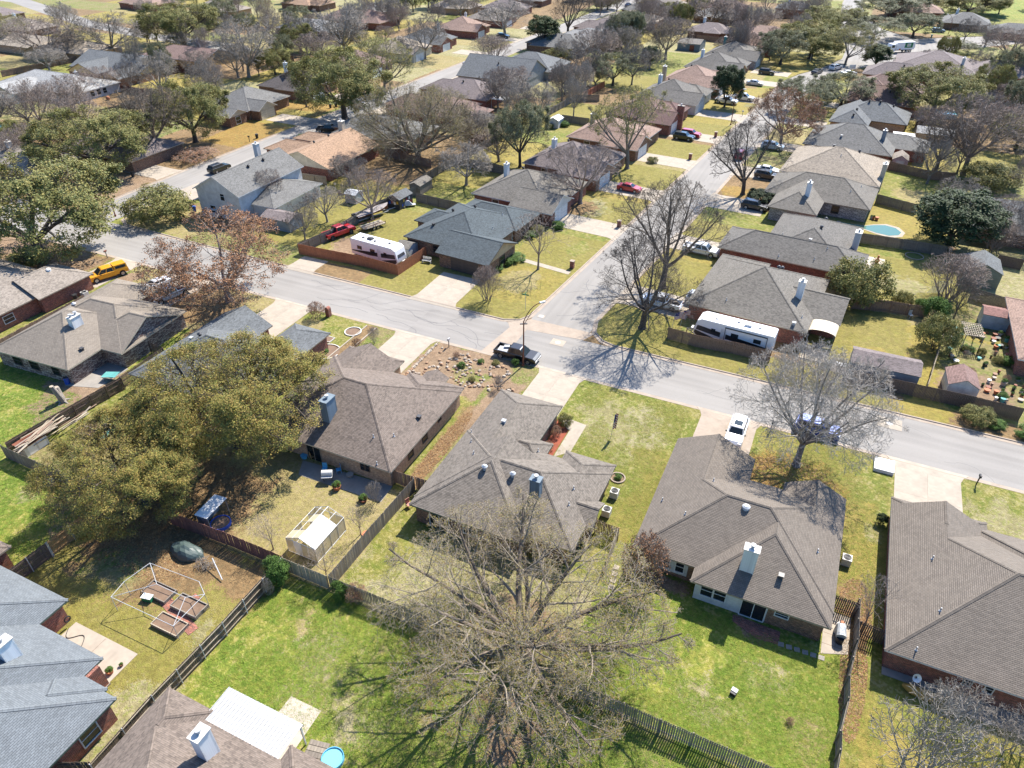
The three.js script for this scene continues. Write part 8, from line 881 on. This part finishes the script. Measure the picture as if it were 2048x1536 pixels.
{ const rr = RNG(91); const kinds = [M.terracotta, M.stone, M.rust, M.offWhite, M.black, M.galv, M.teal, plain(0.3, 0.18, 0.12)]; for (let i = 0; i < 85; i++) { const x = 19 + rr() * 9, z = -102 + rr() * 17; if (x > 20 && x < 22.8 && z > -99.6 && z < -95.3) continue; pot('clay or metal pot among the crowded pots of the plant garden', x, z, 0.15 + rr() * 0.22, 0.2 + rr() * 0.35, kinds[Math.floor(rr() * kinds.length)], rr() < 0.35); scene.children[scene.children.length - 1].userData.group = 'crowded pots of the plant garden'; } for (let i = 0; i < 16; i++) plant(['shrub', 'oliveShrub', 'redShrub', 'bareShrub'][i % 4], 19 + rr() * 8, -103 + rr() * 18, 0.5 + rr() * 0.9, 0.4 + rr() * 0.5, 'small plant growing among the crowded pots', 'plants of the crowded garden'); for (let i = 0; i < 14; i++) pot('patio pot behind the grey-green roof by the kidney pool', 3.5 + rr() * 6, -143 + rr() * 7, 0.2 + rr() * 0.2, 0.3 + rr() * 0.3, kinds[Math.floor(rr() * kinds.length)], rr() < 0.3), scene.children[scene.children.length - 1].userData.group = 'pots by the kidney pool'; }
{ const g = thing('basketball_hoop', 'basketball hoop on the bend of the side street', 'hoop', [-3.4, Y, -251.5], 0.5); new MB().tube([0, 0, 0], [0, 3, 0], 0.06, 0.05, 8).build('pole', M.steelDark, g); new MB().box(0, 3.3, 0.4, 1.8, 1.1, 0.05).build('backboard', M.white, g); const b = new MB(); for (let k = 0; k < 12; k++) { const a = k / 12 * 6.283, c = (k + 1) / 12 * 6.283; b.tube([Math.cos(a) * 0.23, 3.05, 0.7 + Math.sin(a) * 0.23], [Math.cos(c) * 0.23, 3.05, 0.7 + Math.sin(c) * 0.23], 0.015, 0.015, 4); } b.build('rim', M.orange, g); }
function bin(label, x, z, m) { const g = thing('wheelie_bin', label, 'bin', [x, Y, z], hash2(x * 10, z * 10, 3) * 6); const b = new MB(); b.tube([0, 0.05, 0], [0, 0.95, 0], 0.3, 0.38, 4, true); b.build('body', m, g); new MB().box(0, 1.0, 0, 0.58, 0.07, 0.62).build('lid', m, g); }
bin('black bin at the kerb under the dark oak', -126, -157.2, M.black); bin('second black bin at the kerb under the dark oak', -125.4, -158.8, M.black); bin('black bin on the orange lawn of the far street', -125.6, -128.3, M.black); bin('dark bin by the purple-brown roof', -131, -97.2, M.black); bin('green bin by the blue-roofed garage wall', -55.2, -91.9, M.green); bin('grey bin by the blue-roofed garage wall', -54.4, -91.6, M.steelDark); bin('dark green bin by the far blue van', 20.2, -334, M.teal); bin('dark bin by the red brick house wall', -96.2, -56.0, M.black); bin('blue bin behind the two-storey house', -105.6, -88.6, M.blue);
{ const g = thing('garden_bench', 'pale metal bench under the blue-roofed eaves', 'bench', [-56, Y, -88.3], 0.1); for (let i = 0; i < 4; i++) new MB().box(0, 0.45, -0.2 + i * 0.13, 1.5, 0.04, 0.1).build('slat', M.offWhite, g); for (let i = 0; i < 3; i++) new MB().box(0, 0.62 + i * 0.14, -0.3, 1.5, 0.09, 0.04).build('slat', M.offWhite, g); for (const s of [-1, 1]) new MB().box(s * 0.7, 0.24, 0, 0.06, 0.48, 0.5).build('leg', M.offWhite, g); const b = thing('yard_ball', 'big red ball on the far left lawn', 'ball', [-186.5, Y, -138.3]); part('ball', new THREE.SphereGeometry(0.55, 16, 12).translate(0, 0.5, 0), M.terracotta, b); new MB().cyl(0, 1.0, 1.08, 0, 0.06, 0.05, 8).build('valve', M.red, b); }
{ const g = thing('solar_array', 'dark solar panels on the brown roof', 'solar panels', [-146, 0, -166]); for (let i = 0; i < 5; i++) for (let j = 0; j < 2; j++) new MB().quad([-2.4 + j * 1.75, 4.35 + j * 0.75, 2 - i * 1.05], [-0.75 + j * 1.75, 5.05 + j * 0.75, 2 - i * 1.05], [-0.75 + j * 1.75, 5.05 + j * 0.75, 1.02 - i * 1.05], [-2.4 + j * 1.75, 4.35 + j * 0.75, 1.02 - i * 1.05]).build('panel', mat(lin(0.012, 0.014, 0.02), 0.15), g); }
{ const g = thing('white_awning', 'white flat awning behind the brown roof', 'awning', [-85.2, Y, -176.5]); new MB().box(0, 2.4, 0, 4, 0.1, 3.4).build('roof', M.white, g); for (const [x, z] of [[1.9, 1.5], [1.9, -1.5], [-1.9, 1.5]]) new MB().box(x, 1.18, z, 0.1, 2.36, 0.1).build('post', M.white, g); const h = thing('white_awning', 'small white awning behind the blue-slate roof', 'awning', [12, Y, -187]); new MB().box(0, 2.3, 0, 4.6, 0.1, 2.6).build('roof', M.white, h); for (const x of [-2.1, 2.1]) new MB().box(x, 1.13, 1.1, 0.1, 2.26, 0.1).build('post', M.white, h); const p = thing('patio_roof', 'shingled patio roof on red brick pillars', 'patio roof', [-85.5, Y, -159.5]); new MB().quad([-3.5, 2.9, -7], [3.5, 2.3, -7], [3.5, 2.3, 6], [-3.5, 2.9, 6], [0, 0], [7, 0], [7, 13], [0, 13]).build('roof', RC.brownRed, p); for (const z of [-6.5, -1, 5.5]) new MB().box(3.1, 1.1, z, 0.4, 2.2, 0.4).build('pillar', BRICK.red, p); }
// ---------------------------------------------------------------- grass tufts and fallen leaves that give the near yards their relief
{ const rr = RNG(404), tg = new MB(); for (let k = 0; k < 7; k++) { const a = k * 0.9, r = 0.03 + 0.03 * hash2(k, 1, 1), x = Math.cos(a) * r, z = Math.sin(a) * r, l = 0.05 + 0.03 * hash2(k, 2, 2); tg.tri([x - Math.sin(a) * 0.012, 0, z + Math.cos(a) * 0.012], [x + Math.sin(a) * 0.012, 0, z - Math.cos(a) * 0.012], [x + Math.cos(a) * l, 0.75 + 0.5 * hash2(k, 3, 3), z + Math.sin(a) * l]); }
  const geo = tg.geo(); const tuft = (name, zones, n, cols, h0, h1, label) => { const m = new THREE.InstancedMesh(geo, mat(0xffffff, 0.9), n), d = new THREE.Object3D(), c = new THREE.Color(); let k = 0, tries = 0; const area = zones.map(([a, b, e, f]) => (b - a) * (f - e)), tot = area.reduce((s, v) => s + v, 0);
    while (k < n && tries++ < n * 8) { let q = rr() * tot, i = 0; while (q > area[i]) q -= area[i++]; const [a, b, e, f] = zones[i], x = a + (b - a) * rr(), z = e + (f - e) * rr(); if (fbm(x * 0.35, z * 0.35, 512, 3) + 0.35 * noise(x * 1.6, z * 1.6, 99) < 0.56) continue; const h = h0 + (h1 - h0) * rr() * rr(); d.position.set(x, LAND, z); d.rotation.set((rr() - 0.5) * 0.4, rr() * 6.28, (rr() - 0.5) * 0.4); d.scale.set(0.8 + rr() * 1.4, h, 0.8 + rr() * 1.4); d.updateMatrix(); m.setMatrixAt(k, d.matrix); const p = cols[Math.floor(rr() * cols.length)], v = 0.75 + 0.5 * rr(); c.setRGB(p[0] * v, p[1] * v, p[2] * v); m.setColorAt(k, c); k++; }
    m.count = k; m.name = numbered(name); tag(m, label, 'grass', null, 'stuff'); scene.add(m); };
  tuft('grass', [[-9.7, 10.2, -40.8, -29.3], [-35.8, -20, -28.8, -18], [-20, 12, -28.6, -15]], 46000, [[0.15, 0.235, 0.018], [0.2, 0.26, 0.03], [0.25, 0.25, 0.04], [0.12, 0.195, 0.016]], 0.03, 0.1, 'lush uneven grass of the near back yards');
  tuft('grass', [[-100, -73.5, -40, -20], [-72, -57, -28, -10], [-57, -57, -10, -9]], 22000, [[0.14, 0.235, 0.018], [0.19, 0.26, 0.03], [0.11, 0.19, 0.016]], 0.03, 0.1, 'lush grass of the left back yards');
  tuft('grass', [[10.8, 30, -39.5, -20], [-21, -8.5, -68, -46], [0, 12.8, -68, -45]], 30000, [[0.2, 0.21, 0.03], [0.16, 0.2, 0.022], [0.25, 0.22, 0.05]], 0.02, 0.06, 'short mixed grass of the front and side lawns');
  const lf = new MB(); lf.quad([-0.05, 0, -0.03], [0.05, 0.012, -0.03], [0.05, 0, 0.03], [-0.05, 0.015, 0.03]); const lg = lf.geo(); const litter = (spots, n, cols, label) => { const m = new THREE.InstancedMesh(lg, mat(0xffffff, 0.9), n), d = new THREE.Object3D(), c = new THREE.Color(); for (let k = 0; k < n; k++) { const [x, z, a, b] = spots[Math.floor(rr() * spots.length)], r = Math.sqrt(rr()), t = rr() * 6.283; d.position.set(x + Math.cos(t) * r * a, LAND + 0.012, z + Math.sin(t) * r * b); d.rotation.set((rr() - 0.5) * 0.6, rr() * 6.28, (rr() - 0.5) * 0.6); const s = 0.7 + rr() * 0.9; d.scale.set(s, s, s); d.updateMatrix(); m.setMatrixAt(k, d.matrix); const p = cols[Math.floor(rr() * cols.length)]; c.setRGB(p[0], p[1], p[2]); m.setColorAt(k, c); } m.name = numbered('fallen_leaves'); tag(m, label, 'leaves', null, 'stuff'); scene.add(m); };
  litter([[-31.6, -50, 0.9, 7], [-50, -26, 7, 3], [-51, -33, 7, 5], [10.6, -46, 1.4, 4], [10.9, -40, 1, 6], [-79, -63, 7, 5], [3.5, -60, 5, 4], [-13, -28, 9, 6], [-72, -57, 2, 4], [-110, -63, 8, 4]], 26000, [[0.2, 0.1, 0.04], [0.28, 0.16, 0.06], [0.13, 0.07, 0.035], [0.3, 0.2, 0.1]], 'fallen brown leaves under the trees'); }
scene.traverse((o) => { if (o.isMesh && o !== sky) { o.castShadow = true; o.receiveShadow = true; } });
renderer.render(scene, camera);
